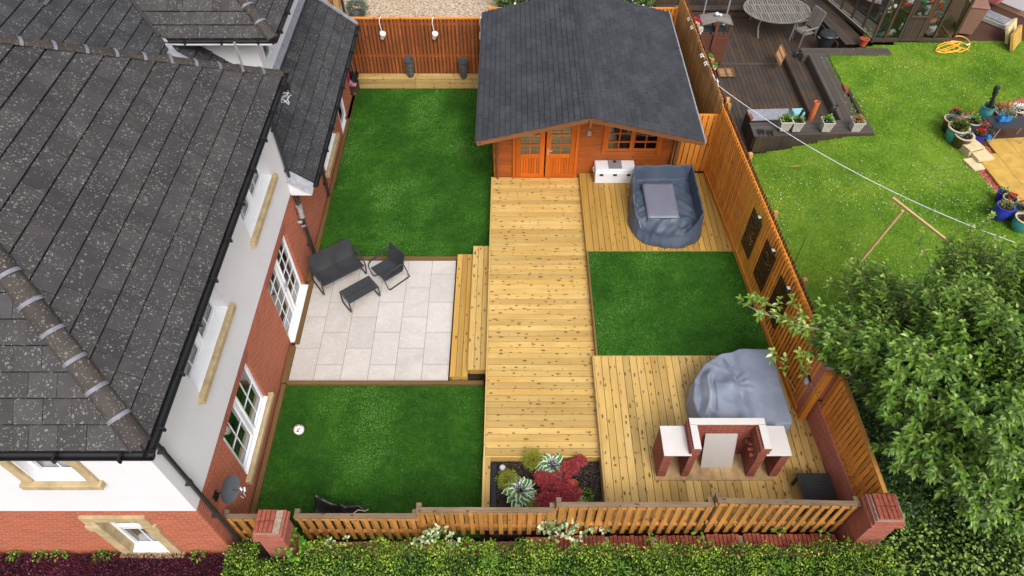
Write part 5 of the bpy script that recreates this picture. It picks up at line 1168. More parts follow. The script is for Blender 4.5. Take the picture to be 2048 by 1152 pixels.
def hosta(label, px, py, n, R0):
    p = at(px, py, .42); t = thing('hosta', label, 'hosta', (p.x, p.y, .3)); a = RNG.uniform(0, 2*PI, n); tt = RNG.random(n); D = np.stack([np.cos(a), np.sin(a), .25+.7*(1-tt)], 1); B = np.stack([p.x+np.cos(a)*R0*.35*tt, p.y+np.sin(a)*R0*.35*tt, .34+.12*(1-tt)+.02*RNG.random(n)], 1)
    up = np.stack([-.4*np.cos(a), -.4*np.sin(a), np.ones(n)], 1)+RNG.normal(size=(n, 3))*.15
    leaves('foliage', B+D*.06, D, R0*RNG.uniform(.6, .95, n), R0*RNG.uniform(.38, .55, n), 'hosta_leaf', t, .35, .12, up)
    P, N_ = blob(130, (p.x, p.y, .55), (.14, .14, .12), .1); quick('flower', P, N_+np.array([0, 0, .6]), .045, .022, 'flower_lilac', t)
    m = MB()
    for k in range(10): a_ = random.uniform(0, 6.3); m.tube([(p.x, p.y, .3), (p.x+.03*math.cos(a_), p.y+.03*math.sin(a_), .45), (p.x+.10*math.cos(a_), p.y+.1*math.sin(a_), .6)], .004, 4)
    m.build('stem', 'bright_leaf', t)
hosta('white edged hosta nearer the deck with the red acer over it', 1104, 935, 44, .30); hosta('white edged hosta beside the front fence, left of the red acer', 1040, 985, 48, .31)
hosta('small white edged hosta right of the red acer', 1146, 1000, 16, .18)
ac = thing('red_acer', 'crimson feathery Japanese maple in the middle of the planting bed', 'maple', (.75, 5.5, .3)); PP_ = []; NN_ = []
for px, py, r_ in ((1120, 958, .22), (1105, 975, .24), (1140, 935, .17), (1146, 985, .16), (1092, 1000, .20), (1125, 1000, .17), (1160, 915+5, .12), (1085, 955, .15), (1128, 985, .22), (1100, 1012, .13)):
    p = at(px, py, .62); P, N_ = blob(900, (p.x, p.y, .60), (r_, r_*.85, r_*.55), .3, -.5); PP_.append(P); NN_.append(N_)
P = np.concatenate(PP_); N_ = np.concatenate(NN_); leaves('foliage', P, N_+RNG.normal(size=P.shape)*.8-np.array([0, 0, .1]), .05*RNG.uniform(.6, 1.3, len(P)), .012, 'red_leaf', ac, .4)
m = MB()
for k in range(9): q_ = P[int(RNG.integers(len(P)))]; m.tube([(.75, 5.5, .28), (.75+.3*(q_[0]-.75), 5.5+.3*(q_[1]-5.5), .5), tuple(q_)], [.015, .009, .003], 5)
m.build('branch', 'twig', ac)
p = at(1147, 966, .42); t = thing('terracotta_pot', 'small terracotta pot half hidden behind the red acer', 'pot', (p.x, p.y, .3)); m = MB(); m.lathe([(0, 0), (.05, 0), (.08, .13), (.07, .13), (.05, .05), (0, .05)], (p.x, p.y, .30), 18); m.build('pot', 'terracotta', t)
p = at(1005, 938, .42); t = thing('glass_ball', 'pale blue grey glass ball light on a stake in the planting bed', 'garden light', (p.x, p.y, .3)); m = MB(); m.lathe([(.062*math.sin(PI*k/14), -.062*math.cos(PI*k/14)) for k in range(15)], (p.x, p.y, .48), 20); m.build('ball', 'solar_white', t); m = MB(); m.cyl((p.x, p.y, .28), (p.x, p.y, .42), .01); m.build('stake', 'bucket_black', t)
# low weeds and white stones in the bed
p = at(1172, 990, .35); P, N_ = blob(160, (p.x, p.y, .33), (.16, .12, .08), .2); wd = quick('weed', P, N_+np.array([0, 0, .3]), .05, .035, 'bright_leaf'); tag(wd, 'bright green clover like weed beside the small hosta', 'weed')
n = 260; X = RNG.uniform(1.0, 1.72, n); Y = RNG.uniform(4.75, 6.1, n); o = quick('white_chip', np.stack([X, Y, np.full(n, .305)], 1), RNG.normal(size=(n, 3))*np.array([1, 1, .2]), .014, .012, 'flower_white', rnd=RNG.random(n)); tag(o, 'scattered white grit on the dark soil right of the acer', 'grit', kind='stuff')
m = MB(); m.box((-.36, 5.4, .318), (.12, 1.35, .03), grain=False); tag(m.build('edging_liner', 'bucket_black', bevel=.01), 'black liner strip along the left edge of the planting bed', 'liner')
n = 5000; X = RNG.uniform(-.4, 1.72, n); Y = RNG.uniform(4.74, 6.12, n); o = quick('bark_chips', np.stack([X, Y, .302+RNG.random(n)*.02], 1), RNG.normal(size=(n, 3))*np.array([1, 1, .35]), .045, .016, 'purple_leaf' if False else 'dark_void', rnd=RNG.random(n)); tag(o, 'dark bark mulch covering the planting bed', 'mulch', kind='stuff')

# ================================================================ NEXT GARDEN
NZ = .50
# lawn (sheet with a cut-out for the sunken deck), red gravel, flags
def strip(m, pts, z):
    m.face([(x, y, z) for x, y in pts])
m = MB(); LW = [(5.35, 16.0), (5.35, 13.5), (6.05, 4.0), (30, 4.0), (30, 12.6), (13.1, 12.6), (12.7, 15.5), (12.75, 17.0), (15.2, 18.2), (17, 19.4), (17, 21.4), (14.9, 21.2), (11.8, 20.95), (10.05, 20.35), (10.05, 16.9), (10.5, 16.3), (6.95, 15.85)]
def NZf(X, Y): u = np.clip((10.0-X)/3.0, 0, 1); return NZ-.40*u*u*(3-2*u)
struct((lambda q: (q.box((18.4, 12, .06), (17, 17, .80), grain=False), q)[1])(MB()).build('subsoil', 'earth')); struct((lambda q: (q.box((8.2, 10.4, -.12), (4.6, 10.8, .36), grain=False), q)[1])(MB()).build('subsoil', 'earth'))
def inlawn(X, Y):
    a = (Y < 15.85+(X-6.95).clip(0)*.11)&(X > 5.55+(14.5-Y)*.075)&(X < 10.6)&((X < 10.1)|(Y < 16.4)); b = (X >= 10.08)&(X < 12.8)&(Y < 20.95)&(Y < 20.35+(X-10.08)*.3); c = (X >= 12.75)&(Y > 16.95+(X-12.75)*.37)&(Y < 21.2)&(Y > 16)
    d = (X > 12.7)&(Y < 12.55); e = (X >= 10.08)&(X < 12.72+(15.6-Y).clip(0)*.12)&(Y < 16.9)
    return a|b|c|d|e
cs = .08; GX, GY = np.meshgrid(np.arange(5.3, 19.5, cs), np.arange(7.9, 22.0, cs), indexing='ij'); kk = (inlawn(GX, GY)|((GY < 10)&(GX > 5.6)&(GX < 13)))&(GX < 19); GX, GY = GX[kk], GY[kk]
V = np.stack([np.stack([GX+dx*cs, GY+dy*cs, NZf(GX+dx*cs, GY+dy*cs)], 1) for dx, dy in ((-.5, -.5), (.5, -.5), (.5, .5), (-.5, .5))], 1).reshape(-1, 3)
struct(npmesh('lawn', V, np.arange(len(V)).reshape(-1, 4), np.full(len(GX), .5), 'lawn_base'))
def npat(X, Y): return np.clip(.42+.6*fbm(X, Y, 1.7, 11, 5), 0, 1)
def tuft(X, Y): return np.clip(.85+.9*fbm(X, Y, 1.5, 31, 3), .5, 1.9)
blades('lawn_grass', inlawn, 5.4, 17.0, 8.0, 21.3, NZf, 1500, .050, .014, 'lawn_blade', lambda X, Y: np.clip(.54-.65*(tuft(X, Y)-.85)+.55*fbm(X, Y, 2.5, 12, 4)+.5*np.clip(fbm(X, Y, 1.1, 19, 3)-.25, 0, 1), 0, 1), label='bright green daisy strewn grass of the next garden', cat='grass', wfn=tuft)
n = 3000; X = RNG.uniform(6, 16.5, n); Y = RNG.uniform(8, 21, n); k = inlawn(X, Y)&(fbm(X, Y, 1.6, 77, 4)*1.5+RNG.random(n)*.8 > .45); X, Y = X[k], Y[k]; n = len(X)
o = quick('daisies', np.stack([X, Y, NZf(X, Y)+.055], 1), RNG.normal(size=(n, 3))*np.array([1, 1, .15]), RNG.uniform(.012, .036, n), .028, 'flower_white', up=np.tile([0, 0, 1.], (n, 1))); tag(o, 'white daisies scattered over the neighbouring lawn', 'daisies', kind='stuff')
o = quick('bare_patch', np.array([[at(1597, 322, NZ).x-.2, at(1597, 322, NZ).y, NZf(np.array([7.8]), 0)[0]+.10]]), np.array([[1, .25, 0.]]), .42, .09, 'dry_leaf', up=np.array([[0, 0, 1.]])); tag(o, 'small tan bare patch in the neighbouring lawn near the box seat', 'bare patch', kind='stuff')
struct((lambda q: (q.face([(12.55, 11.9, NZ-.004), (30, 11.9, NZ-.004), (30, 18.4, NZ-.004), (15.2, 18.3, NZ-.004), (12.5, 17.1, NZ-.004)]), q)[1])(MB()).build('gravel_bed', 'red_gravel'))
struct((lambda q: (q.face([(14.6, 19.3, NZ-.012), (30, 19.3, NZ-.012), (30, 30, NZ-.012), (14.6, 30, NZ-.012)]), q)[1])(MB()).build('yard', 'mat_red'))
n = 2600; X = RNG.uniform(12.6, 14.9, n); Y = RNG.uniform(12.3, 17.0, n); k = ~inlawn(X, Y); X, Y = X[k], Y[k]; o = quick('red_chips', np.stack([X, Y, np.full(len(X), NZ+.004)], 1), RNG.normal(size=(len(X), 3))*np.array([1, 1, .3]), .04, .025, 'red_gravel', rnd=RNG.random(len(X))); tag(o, 'loose red stone chippings beside the yellow flags', 'chippings', kind='stuff')
fl = thing('paved_area', 'yellow square flagstones at the right edge of the neighbouring garden', 'paving', (14.5, 14.8, NZ)); m = MB(); a = at(1950, 310, NZ+.04); b = at(2024, 405, NZ+.04); d = (b-a).normalized(); e = Vector((-d.y, d.x, 0)); e = e if e.x > 0 else -e
for i in range(-1, 3):
    for j in range(7): c = a+d*(.62*(i+.5))+e*(.62*(j+.5)); 
    for j in range(7):
        if i == -1 and j < 1: continue
        c = a+d*(.62*(i+.5))+e*(.62*(j+.5)); m.box(c, (.612, .612, .05), Matrix((d, e, Vector((0, 0, 1)))).transposed(), grain=False)
m.build('flagstone', 'yellow_slab', fl, bevel=.004)
p = at(2010, 262, NZ); m = MB(); m.box((14.1, 16.15, NZ+.01), (2.3, .9, .03), Matrix.Rotation(-.05, 3, 'Z'), grain=False); tag(m.build('ground_mat', 'mat_red'), 'dark red mat under the folding table by the yellow flags', 'mat')
# stacks of buff slabs
def slabs(label, pts, z0, n, sz, tilt=0, rz=.0):
    t = thing('slab_stack', label, 'slabs', (pts[0], pts[1], z0)); m = MB()
    for k in range(n): m.box((pts[0]+random.uniform(-.02, .02)-k*.008, pts[1]+random.uniform(-.02, .02), z0+.025+k*.05), (sz, sz, .042), Matrix.Rotation(rz+random.uniform(-.03, .03), 3, 'Z'), grain=False)
    m.build('slab', 'buff_slab', t, bevel=.004); return t
p = at(1945, 288, .72); slabs('stack of buff paving slabs below the flower pots at the lawn corner', (p.x, p.y), NZ, 5, .50, rz=.35)
p = at(1960, 300, .66); slabs('lower stack of buff paving slabs overlapping beside the yellow flags', (p.x+.02, p.y-.14), NZ, 3, .48, rz=.2)
p = at(1952, 328, NZ); slabs('single buff slab lying flat at the edge of the red chippings', (p.x, p.y), NZ, 1, .5, rz=.25)

# sunken weathered deck with steps
SZ = 0.0
od = thing('weathered_deck', 'dark wet weathered deck sunk below the neighbouring lawn', 'deck', (7.8, 18.5, SZ)); m = MB()
x = 5.35
while x < 9.1: m.box((x+.07, 18.4, SZ-.015), (.134, 4.35, .03)); x += .142
x = 5.35
while x < 11.2: m.box((x+.07, 22.6, SZ-.012), (.134, 3.9, .03)); x += .142
m.build('board', 'old_deck', od, bevel=.003); m = MB(); m.bar((6.1, 20.62, SZ+.01), (9.15, 20.62, SZ+.01), .10, .03); m.build('threshold', 'old_deck_pale', od)
m = MB(); zt = .22
for i in range(4): m.box((9.19+.15*i, 18.95, zt), (.142, 3.9, .03))
m.box((9.12, 18.95, .1), (.03, 3.9, .22)); m.build('step', 'old_deck', od, bevel=.003)
m = MB()
for i in range(4): m.box((9.80+.145*i, 18.55, .51), (.138, 4.2, .03))
m.box((9.73, 18.55, .35), (.03, 4.2, .30)); 
for i in range(3): m.box((11.0, 20.42+.135*i, .512), (2.9, .128, .03))
m.box((11.0, 20.36, .3), (2.9, .03, .4)); m.build('upper_board', 'old_deck_pale', od, bevel=.003)
m = MB(); m.box((9.0, 19.0, -.02), (7.8, 6.6, .02), grain=False) if False else None; m.box((7.9, 20.5, -.08), (6.4, 9.6, .08), grain=False); m.box((10.35, 18.6, .2), (.05, 4.3, .6), grain=False); m.build('underframe', 'dark_void', od)
bx_ = thing('box_seat', 'long dark timber box seat between the sunken deck and the lawn', 'box seat', (8.7, 16.5, 0)); m = MB()
for i in range(4): 
    y = 16.12+.16*i; m.box((8.72, y+.10, .80 if False else .56), (3.5, .15, .03), Matrix.Rotation(.045, 3, 'Z'))
m.build('lid_board', 'old_deck_pale', bx_, bevel=.003); m = MB()
x = 7.02
while x < 10.4: m.box((x+.06, 16.12+(x-8.7)*.045-.0, .28), (.115, .025, .54)); x += .12
m.box((7.0, 16.4, .28), (.03, .62, .54)); m.build('side_board', 'old_deck', bx_)
for lab, c, d in (('low dark timber edge of the lawn beside the sunken deck', (10.42, 17.6, .50), (.10, 1.7, .10)),):
    m = MB(); m.box(c, d); tag(m.build('log_edging', 'old_deck'), lab, 'edging')
m = MB(); p = at(1691, 178, .55); m.box(p, (.10, .32, .10), grain=False); tag(m.build('loose_brick', 'brick_old_red', bevel=.006), 'single red brick set in the lawn edge beside the old deck', 'brick')
# planters on the box seat
def sqpot(label, px, py, zt, sz, mat, pl, plcol, extra=None):
    p = at(px, py, zt); t = thing('square_planter', label, 'planter', (p.x, p.y, zt-.34)); h = .34; m = MB(); V = []
    for (s0, z) in ((sz*.36, 0), (sz*.5, h-.03), (sz*.54, h-.03), (sz*.54, h), (sz*.45, h), (sz*.42, h-.05)):
        for (sx_, sy_) in ((-1, -1), (1, -1), (1, 1), (-1, 1)): V.append((p.x+sx_*s0, p.y+sy_*s0, zt-h+z))
    m.idx(V, [(i*4+k, i*4+(k+1) % 4, (i+1)*4+(k+1) % 4, (i+1)*4+k) for i in range(5) for k in range(4)]); m.build('pot', mat, t, bevel=.006)
    m = MB(); m.box((p.x, p.y, zt-.05), (sz*.86, sz*.86, .02), grain=False); m.build('compost', 'soil', t)
    P, N_ = blob(pl, (p.x, p.y, zt+.02), (sz*.38, sz*.34, .10), .2, -.3); leaves('plant', P, N_+np.array([0, 0, .5]), .09, .045, plcol, t, .3); return t
sqpot('square stone planter with lime leaves and a yellow flower, leftmost on the box seat', 1573, 238, .98, .34, 'stone_grey', 60, 'bright_leaf')
sqpot('pale square planter with lime leaves close beside the leftmost one on the box seat', 1597, 240, .95, .30, 'stone_grey', 45, 'bright_leaf')
sqpot('square stone planter with lime leaves below the black bird ornament', 1657, 240, .95, .32, 'stone_grey', 60, 'bright_leaf')
sqpot('pale square planter with brownish plant on the lawn at the end of the box seat', 1717, 240, .90, .33, 'cool_white' if False else 'stone_grey', 90, 'dry_leaf')
p = at(1568, 238, 1.05); P, N_ = blob(14, tuple(p), (.04, .04, .03), .5); 
t = thing('metal_cover', 'grey metal sheet lid lying on the left of the box seat', 'metal lid', (7.6, 16.95, .6)); m = MB(); m.box((7.65, 17.05, .60), (1.25, .52, .03), Matrix.Rotation(.045, 3, 'Z'), grain=False); m.build('sheet', 'lead', t, bevel=.006); m = MB(); m.box((7.0, 16.95, .3), (.04, .5, .58), grain=False); m.build('side', 'bucket_black', t)
p = at(1499, 234, .64); m = MB(); m.box(p+Vector((.02, 0, .02)), (.10, .22, .07), Matrix.Rotation(.2, 3, 'Z'), grain=False); tag(m.build('loose_brick', 'brick_old_red', bevel=.006), 'red brick weighing down the grey metal sheet lid', 'brick')
p = at(1618, 236, .4); t = thing('clay_pipe', 'upright orange clay pipe standing behind the square planters', 'pipe', (p.x, 17.25, .2)); m = MB(); x = 8.98; m.cyl((8.98, 17.2, .22), (8.98, 17.2, .95), .085, n=20, caps=False); m.cyl((8.98, 17.2, .22), (8.98, 17.2, .95), .07, n=20, caps=False); m.lathe([(.085, 0), (.085, .0), (.07, 0)], (8.98, 17.2, .95), 20); m.build('pipe', 'terracotta', t)
m = MB(); m.box((8.42, 16.98, .70), (.34, .24, .20), Matrix.Rotation(.1, 3, 'Z'), grain=False); plain('pale_turquoise', (.22, .48, .52), .4)
tag(m.build('plastic_tub', 'pale_turquoise', bevel=.02), 'pale turquoise plastic tub behind the square planters', 'tub')
for lab, px, py in (('pair of black sandals on the box seat, left pair', 1522, 264), ('pair of black sandals on the box seat, right pair', 1540, 266)):
    t = thing('sandals', lab, 'sandals', tuple(at(px, py, .58)))
    for dx in (-.055, .055):
        p = at(px, py, .585)+Vector((dx, 0, 0)); m = MB(); m.prism([(p.x+.045*math.cos(a)*(1 if math.sin(a) > 0 else .8), p.y+.13*math.sin(a)) for a in [2*PI*k/14 for k in range(14)]], .578, .605); m.tube([p+Vector((-.045, .03, .02)), p+Vector((0, .04, .065)), p+Vector((.045, .03, .02))], .012, 6); m.tube([p+Vector((-.04, -.04, .02)), p+Vector((0, -.05, .06)), p+Vector((.04, -.04, .02))], .01, 6); m.build('sandal', 'bucket_black', t)
def ornament(label, px, py, z, kind):
    p = at(px, py, z); t = thing('garden_ornament', label, 'ornament', tuple(p)); m = MB(); q_ = Matrix.Rotation(.5, 3, 'Y')
    m.lathe([(0, -.10), (.05, -.08), (.075, 0), (.06, .07), (.03, .11), (0, .12)], p, 14, q_, sx=1.2); m.lathe([(0, -.04), (.04, 0), (.03, .035), (0, .045)], p+Vector((.08, 0, .10)), 12); m.cyl(p+Vector((.10, 0, .10)), p+Vector((.19, .02, .12)), .014, .003, n=6); m.build('body', 'bucket_black', t)
    m = MB(); m.cyl(p+Vector((0, 0, -.30)), p, .01, n=6); m.build('stake', 'bucket_black', t)
ornament('black bird ornament on a stake above the square planters', 1666, 217, 1.18, 0)
ornament('small black ornament on the dark step near the folded crate panel', 1592, 108, .35, 0)
p = at(1604, 226, 1.15); t = thing('garden_ornament', 'slim black solar torch stuck in the pale planter', 'solar torch', tuple(p)); m = MB(); m.cyl(p+Vector((-.06, 0, -.2)), p+Vector((0, 0, .05)), .03, .035); m.box(p+Vector((.01, 0, .08)), (.07, .07, .06), grain=False); m.build('lamp', 'bucket_black', t)

# slatted crate panels, chiminea-like covered stand, round table, chair, bin
def pallet(label, c, M_, w_=.55, h_=.46, dark=False):
    t = thing('crate_panel', label, 'wooden panel', tuple(c)); m = MB(); 
    for i in range(5): m.box(Vector(c)+M_ @ Vector((0, -h_/2+h_*(i+.5)/5, 0)), (w_, h_/5-.012, .02), M_)
    m.build('slat', 'crate_wood', t, bevel=.003); m = MB()
    for x in (-w_/2+.03, .02, w_/2-.03): m.box(Vector(c)+M_ @ Vector((x, 0, .022)), (.06, h_, .022), M_)
    m.build('batten', 'cabin_brown', t)
pallet('small slatted wood panel lying flat on the sunken deck', at(1451, 145, .06), Matrix.Rotation(.02, 3, 'Z'))
pallet('slatted wood panel leaning on the step of the sunken deck', at(1561, 110, .45)+Vector((0, 0, 0)), (Matrix.Rotation(R(62), 3, 'Z') @ Matrix.Rotation(R(52), 3, 'X')), .75, .42)
_n0 = set(bpy.data.objects)
t = thing('garden_swing', 'dark red slatted garden stand with a pale pitched canopy beside the fence', 'garden stand', (6.5, 19.9, 0))
m = MB()
for s_ in (-1, 1):
    V = [(6.32+s_*0, 19.72, 1.55), (6.32, 20.22, 1.55), (6.32+s_*.48, 20.27, 1.42), (6.32+s_*.48, 19.67, 1.42)]; m.idx([(x, y-.55, z+.35) for x, y, z in V], [(0, 1, 2, 3)])
    m.bar((6.32+s_*.48, 19.12, 1.76), (6.32, 19.17, 1.89), .03, .03, grain=False); m.bar((6.32+s_*.48, 19.12, 1.76), (6.32+s_*.48, 19.72, 1.76), .03, .03, grain=False)
m.build('canopy', 'teak_grey', t); m = MB()
for x in (5.88, 6.32, 6.76): m.bar((x, 19.2, .0), (x, 19.2, 1.78), .05, .05); m.bar((x, 19.65, .0), (x, 19.65, 1.78), .05, .05)
m.bar((6.32, 19.12, .75), (6.32, 19.12, 1.85), .10, .05)
m.build('post', 'red_brown_wood', t)
m = MB()
for i in range(12): m.bar((5.88, 19.18, .18+i*.10), (6.76, 19.18, .18+i*.10), .02, .085)
m.build('slat', 'red_brown_wood', t); m = MB(); m.box((6.32, 19.4, 1.42), (.8, .35, .04), grain=False); m.box((6.45, 19.35, 1.48), (.3, .2, .1), grain=False); m.build('shelf', 'dark_void', t)
m = MB(); m.lathe([(0, .0), (.06, .02), (.07, .06), (.04, .1), (0, .11)], (6.32, 19.45, 1.93), 12); m.lathe([(0, .0), (.05, .02), (.05, .06), (0, .09)], (6.44, 19.45, 1.90), 12); m.build('finial', 'cool_white', t)
for o in set(bpy.data.objects)-_n0:
    if o.parent is None: o.location += Vector((.22, 1.35, 0)); o.scale = (1, 1, .86)
TC = Vector((9.22, 22.85, 0)); t = thing('garden_table', 'weathered grey oval slatted garden table on the sunken deck', 'table', tuple(TC)); m = MB(); AX, AY = 1.12, .92
N = 26
for band, (y0, y1) in enumerate(((-AY, -.30), (-.27, .27), (.30, AY))):
    for i in range(N):
        x = -AX+2*AX*(i+.5)/N; lim = AY*math.sqrt(max(0, 1-(x/AX)**2))*.96; a, b = max(y0, -lim), min(y1, lim)
        if b-a > .04: m.box((TC.x+x, TC.y+(a+b)/2, .75), (2*AX/N-.022, b-a, .022))
m.build('top_slat', 'teak_grey', t, bevel=.002); m = MB(); ring = [(TC.x+AX*math.cos(2*PI*k/40), TC.y+AY*math.sin(2*PI*k/40), .75) for k in range(40)]
for k in range(40): m.bar(ring[k], ring[(k+1) % 40], .075, .03)
for y in (-.285, .285): m.bar((TC.x-AX*.93, TC.y+y, .752), (TC.x+AX*.93, TC.y+y, .752), .05, .028)
m.build('rim', 'teak_grey', t); 
for sx_ in (-1, 1):
    for sy_ in (-1, 1): m = MB(); m.tube([(TC.x+sx_*.62, TC.y+sy_*.5, .72), (TC.x+sx_*.68, TC.y+sy_*.55, .4), (TC.x+sx_*.60, TC.y+sy_*.62, .0)], .03, 6); m.build('leg', 'teak_grey', t)
m = MB(); m.bar((TC.x-.62, TC.y-.5, .66), (TC.x+.62, TC.y-.5, .66), .03, .06); m.build('apron', 'teak_grey', t)
t = thing('garden_chair', 'weathered grey slatted chair pulled back from the oval table', 'chair', (10.05, 21.95, 0), R(-68)); m = MB()
for i in range(12): m.box((-.22+.04*i, .30, .82), (.028, .02, .62), Matrix.Rotation(-.22, 3, 'X'))
for i in range(8): m.box((0, -.22+.06*i, .45), (.5, .045, .02))
m.build('slat', 'teak_grey', t, world=False); m = MB(); m.bar((-.26, .38, 1.13), (.26, .38, 1.13), .04, .06); m.bar((-.26, .23, .5), (-.26, .38, 1.13), .035, .045); m.bar((.26, .23, .5), (.26, .38, 1.13), .035, .045)
for x in (-.27, .27): m.bar((x, -.26, .64), (x, .28, .66), .05, .025)
m.build('frame', 'teak_grey', t, world=False)
for x in (-.26, .26): 
    for y, y2 in ((-.25, -.30), (.24, .34)): m = MB(); m.bar((x, y, .64 if y < 0 else .5), (x, y2, 0), .035, .045); m.build('leg', 'teak_grey', t, world=False)
p = at(1660, 75, .75); t = thing('dustbin', 'black plastic dustbin with a domed lid beside the timber step', 'dustbin', (10.75, 21.65, 0)); bc = Vector((10.62, 21.35, .1)); m = MB(); m.lathe([(0, 0), (.21, 0), (.25, .55), (.26, .56)], bc, 28); m.build('body', 'bucket_black', t)
m = MB(); m.lathe([(.28, .54), (.285, .58), (.26, .60), (.25, .63), (.12, .68), (0, .685)], bc, 28); m.tube([bc+Vector((-.06, 0, .68)), bc+Vector((-.05, 0, .72)), bc+Vector((.05, 0, .72)), bc+Vector((.06, 0, .68))], .012, 6); m.build('lid', 'bucket_black', t)
for s_ in (-1, 1): m = MB(); m.tube([bc+Vector((s_*.25, -.06, .46)), bc+Vector((s_*.32, -.05, .48)), bc+Vector((s_*.32, .05, .48)), bc+Vector((s_*.25, .06, .46))], .013, 6); m.build('handle', 'mid_grey_plastic', t)
# raised side platform by the greenhouse, dark rear fence, awning poles
m = MB()
for i in range(4): a = Vector((10.45+.19*i, 24.5, .48)); b = Vector((11.0+.19*i+.25, 21.05, .48)); m.bar(a, b, .18, .03)
m.bar((10.36, 24.5, .25), (10.92, 21.05, .25), .03, .48); tag(m.build('timber_platform', 'old_deck', bevel=.003), 'raised dark timber platform between the dustbin and the greenhouse', 'platform')
fence('very dark board fence behind the oval table', (5.1, 24.1), (10.2, 24.0), 0, 1.9, 'old_deck', .13, -1, double=False, w_=.9, rails=(.1, .9), post=False)
m = MB(); m.bar((5.2, 23.75, .30), (8.6, 23.75, .30), .30, .05); m.bar((5.2, 23.6, .12), (8.6, 23.6, .12), .03, .2); tag(m.build('low_bench', 'old_deck'), 'low dark bench along the foot of the very dark fence', 'bench')
for lab, a, b in (('grey metal awning pole rising beside the canopied stand', at(1448, 50, .0), 2.4), ('thin grey awning pole at the dark fence', at(1405, 36, .0), 2.4)):
    m = MB(); m.cyl(a, a+Vector((0, 0, b)), .03 if b == 2.4 else .02, n=10); m.cyl(a, a+Vector((0, 0, .02)), .07, n=12); tag(m.build('awning_pole', 'lead'), lab, 'pole')
# hanging white pots on the neighbour side of the fence
for lab, px, py, col in (('white hook planter with red flowers at the far end of the tall fence', 1386, 45, 'flower_red'), ('white hook planter with pale flowers on the tall fence', 1392, 62, 'flower_white'), ('white hook planter with pink and lime plants on the tall fence', 1412, 118, 'bright_leaf'), ('white hook planter with lime leaves, nearest on the tall fence', 1420, 134, 'bright_leaf')):
    p = at(px, py, 2.75); t = thing('hook_planter', lab, 'hanging pot', tuple(p)); p = p+Vector((.06, 0, 0)); m = MB(); m.lathe([(0, -.16), (.07, -.16), (.11, 0), (.10, 0), (.06, -.12), (0, -.12)], p, 16); m.build('cup', 'white_gloss', t); m = MB()
    for dy in (-.05, .05): m.tube([p+Vector((-.1, dy, -.02)), p+Vector((-.14, dy, .10)), p+Vector((-.19, dy, .13)), p+Vector((-.23, dy, .08))], .015, 6)
    m.build('hook', 'white_gloss', t); P, N_ = blob(60, tuple(p+Vector((.02, 0, .04))), (.10, .10, .08), .2, -.3); quick('plant', P, N_+np.array([0, 0, .3]), .06, .035, col, t)
# washing line and its T post, thin cane
m = MB(); a = Vector((5.24, 15.1, 2.98)); b = Vector((8.72, 11.22, 2.42)); c = at(2032, 486, 2.4); pts = [a.lerp(b, k/10)-Vector((0, 0, .10*math.sin(PI*k/10))) for k in range(11)]+[b.lerp(c, k/6)-Vector((0, 0, .05*math.sin(PI*k/6))) for k in range(1, 7)]
A = at(1437, 172, 2.98); Bm = at(1640, 305, 2.9); C_ = at(2030, 485, 2.75)
pts = []
for k in range(25): u = k/24; px_, py_ = ((1-u)**2*1437+2*u*(1-u)*1700+u*u*2030, (1-u)**2*172+2*u*(1-u)*368+u*u*485); pts.append(at(px_, py_, 2.98-.5*u*(1-u)-.2*u))
m.tube(pts, .007, 6); m.tube([at(1425, 148, 2.95), at(1431, 160, 2.93), at(1437, 164, 2.97), at(1434, 158, 3.0), at(1437, 172, 2.98)], .01, 5); tag(m.build('washing_line', 'rope_white'), 'white washing line stretched from the fence across the neighbouring lawn', 'washing line')
t = thing('washing_line_post', 'new pale timber T shaped washing line post in the neighbouring lawn', 'post', (8.6, 11.3, NZ)); m = MB(); top = Vector((8.72, 11.18, 2.36)); m.bar(at(1722, 522, .45), top, .055, .055); m.build('upright', 'new_pole', t, bevel=.004); m = MB(); m.bar(at(1785, 396, 2.42), at(1904, 489, 2.42), .055, .055); m.build('cross_bar', 'new_pole', t, bevel=.004)
m = MB(); m.cyl(at(1588, 528, .15), at(1612, 474, 1.3), .012, .006, n=6); tag(m.build('garden_cane', 'twig'), 'thin dark cane standing in the neighbouring lawn beside the fence', 'cane')
m = MB(); 
for c, r_ in (((6.35, 8.2), .0),): m.box((6.9, 8.35, .24), (1.5, 1.3, .04), Matrix.Rotation(.1, 3, 'Z'), grain=False)
m.box((6.35, 7.5, .4), (.3, .8, .5), grain=False); tag(m.build('concrete_base', 'concrete', bevel=.02), 'bare concrete patch under the cherry tree beside the fence', 'concrete base')
# hose
m = MB(); pts = []
for k in range(150):
    u = k/149; px_ = 1897+26*math.cos(9*u*PI*1.1)*(1-.3*u)+ (0 if u < .6 else 22*ss(.6, .8, u)) ; py_ = 95+11*math.sin(7.3*u*PI*1.1)*(1-.2*u)-4*u; pts.append(at(px_, py_, NZ+.05+.02*math.sin(15*u)))
m.tube(pts, .016, 6); lp = [at(1920+17*math.cos(a)+3*math.cos(2*a), 88+16*math.sin(a), NZ+.05) for a in [2*PI*k/40 for k in range(41)]]; m.tube(lp, .016, 6)
hz = thing('garden_hose', 'tangled yellow garden hose lying on the lawn before the greenhouse', 'hose', tuple(at(1905, 95, NZ))); m.build('hose', 'hose_yellow', hz); m = MB(); p = at(1932, 90, NZ+.06); m.cyl(p, p+Vector((.12, .03, .03)), .025, .018); m.build('nozzle', 'cool_white', hz)
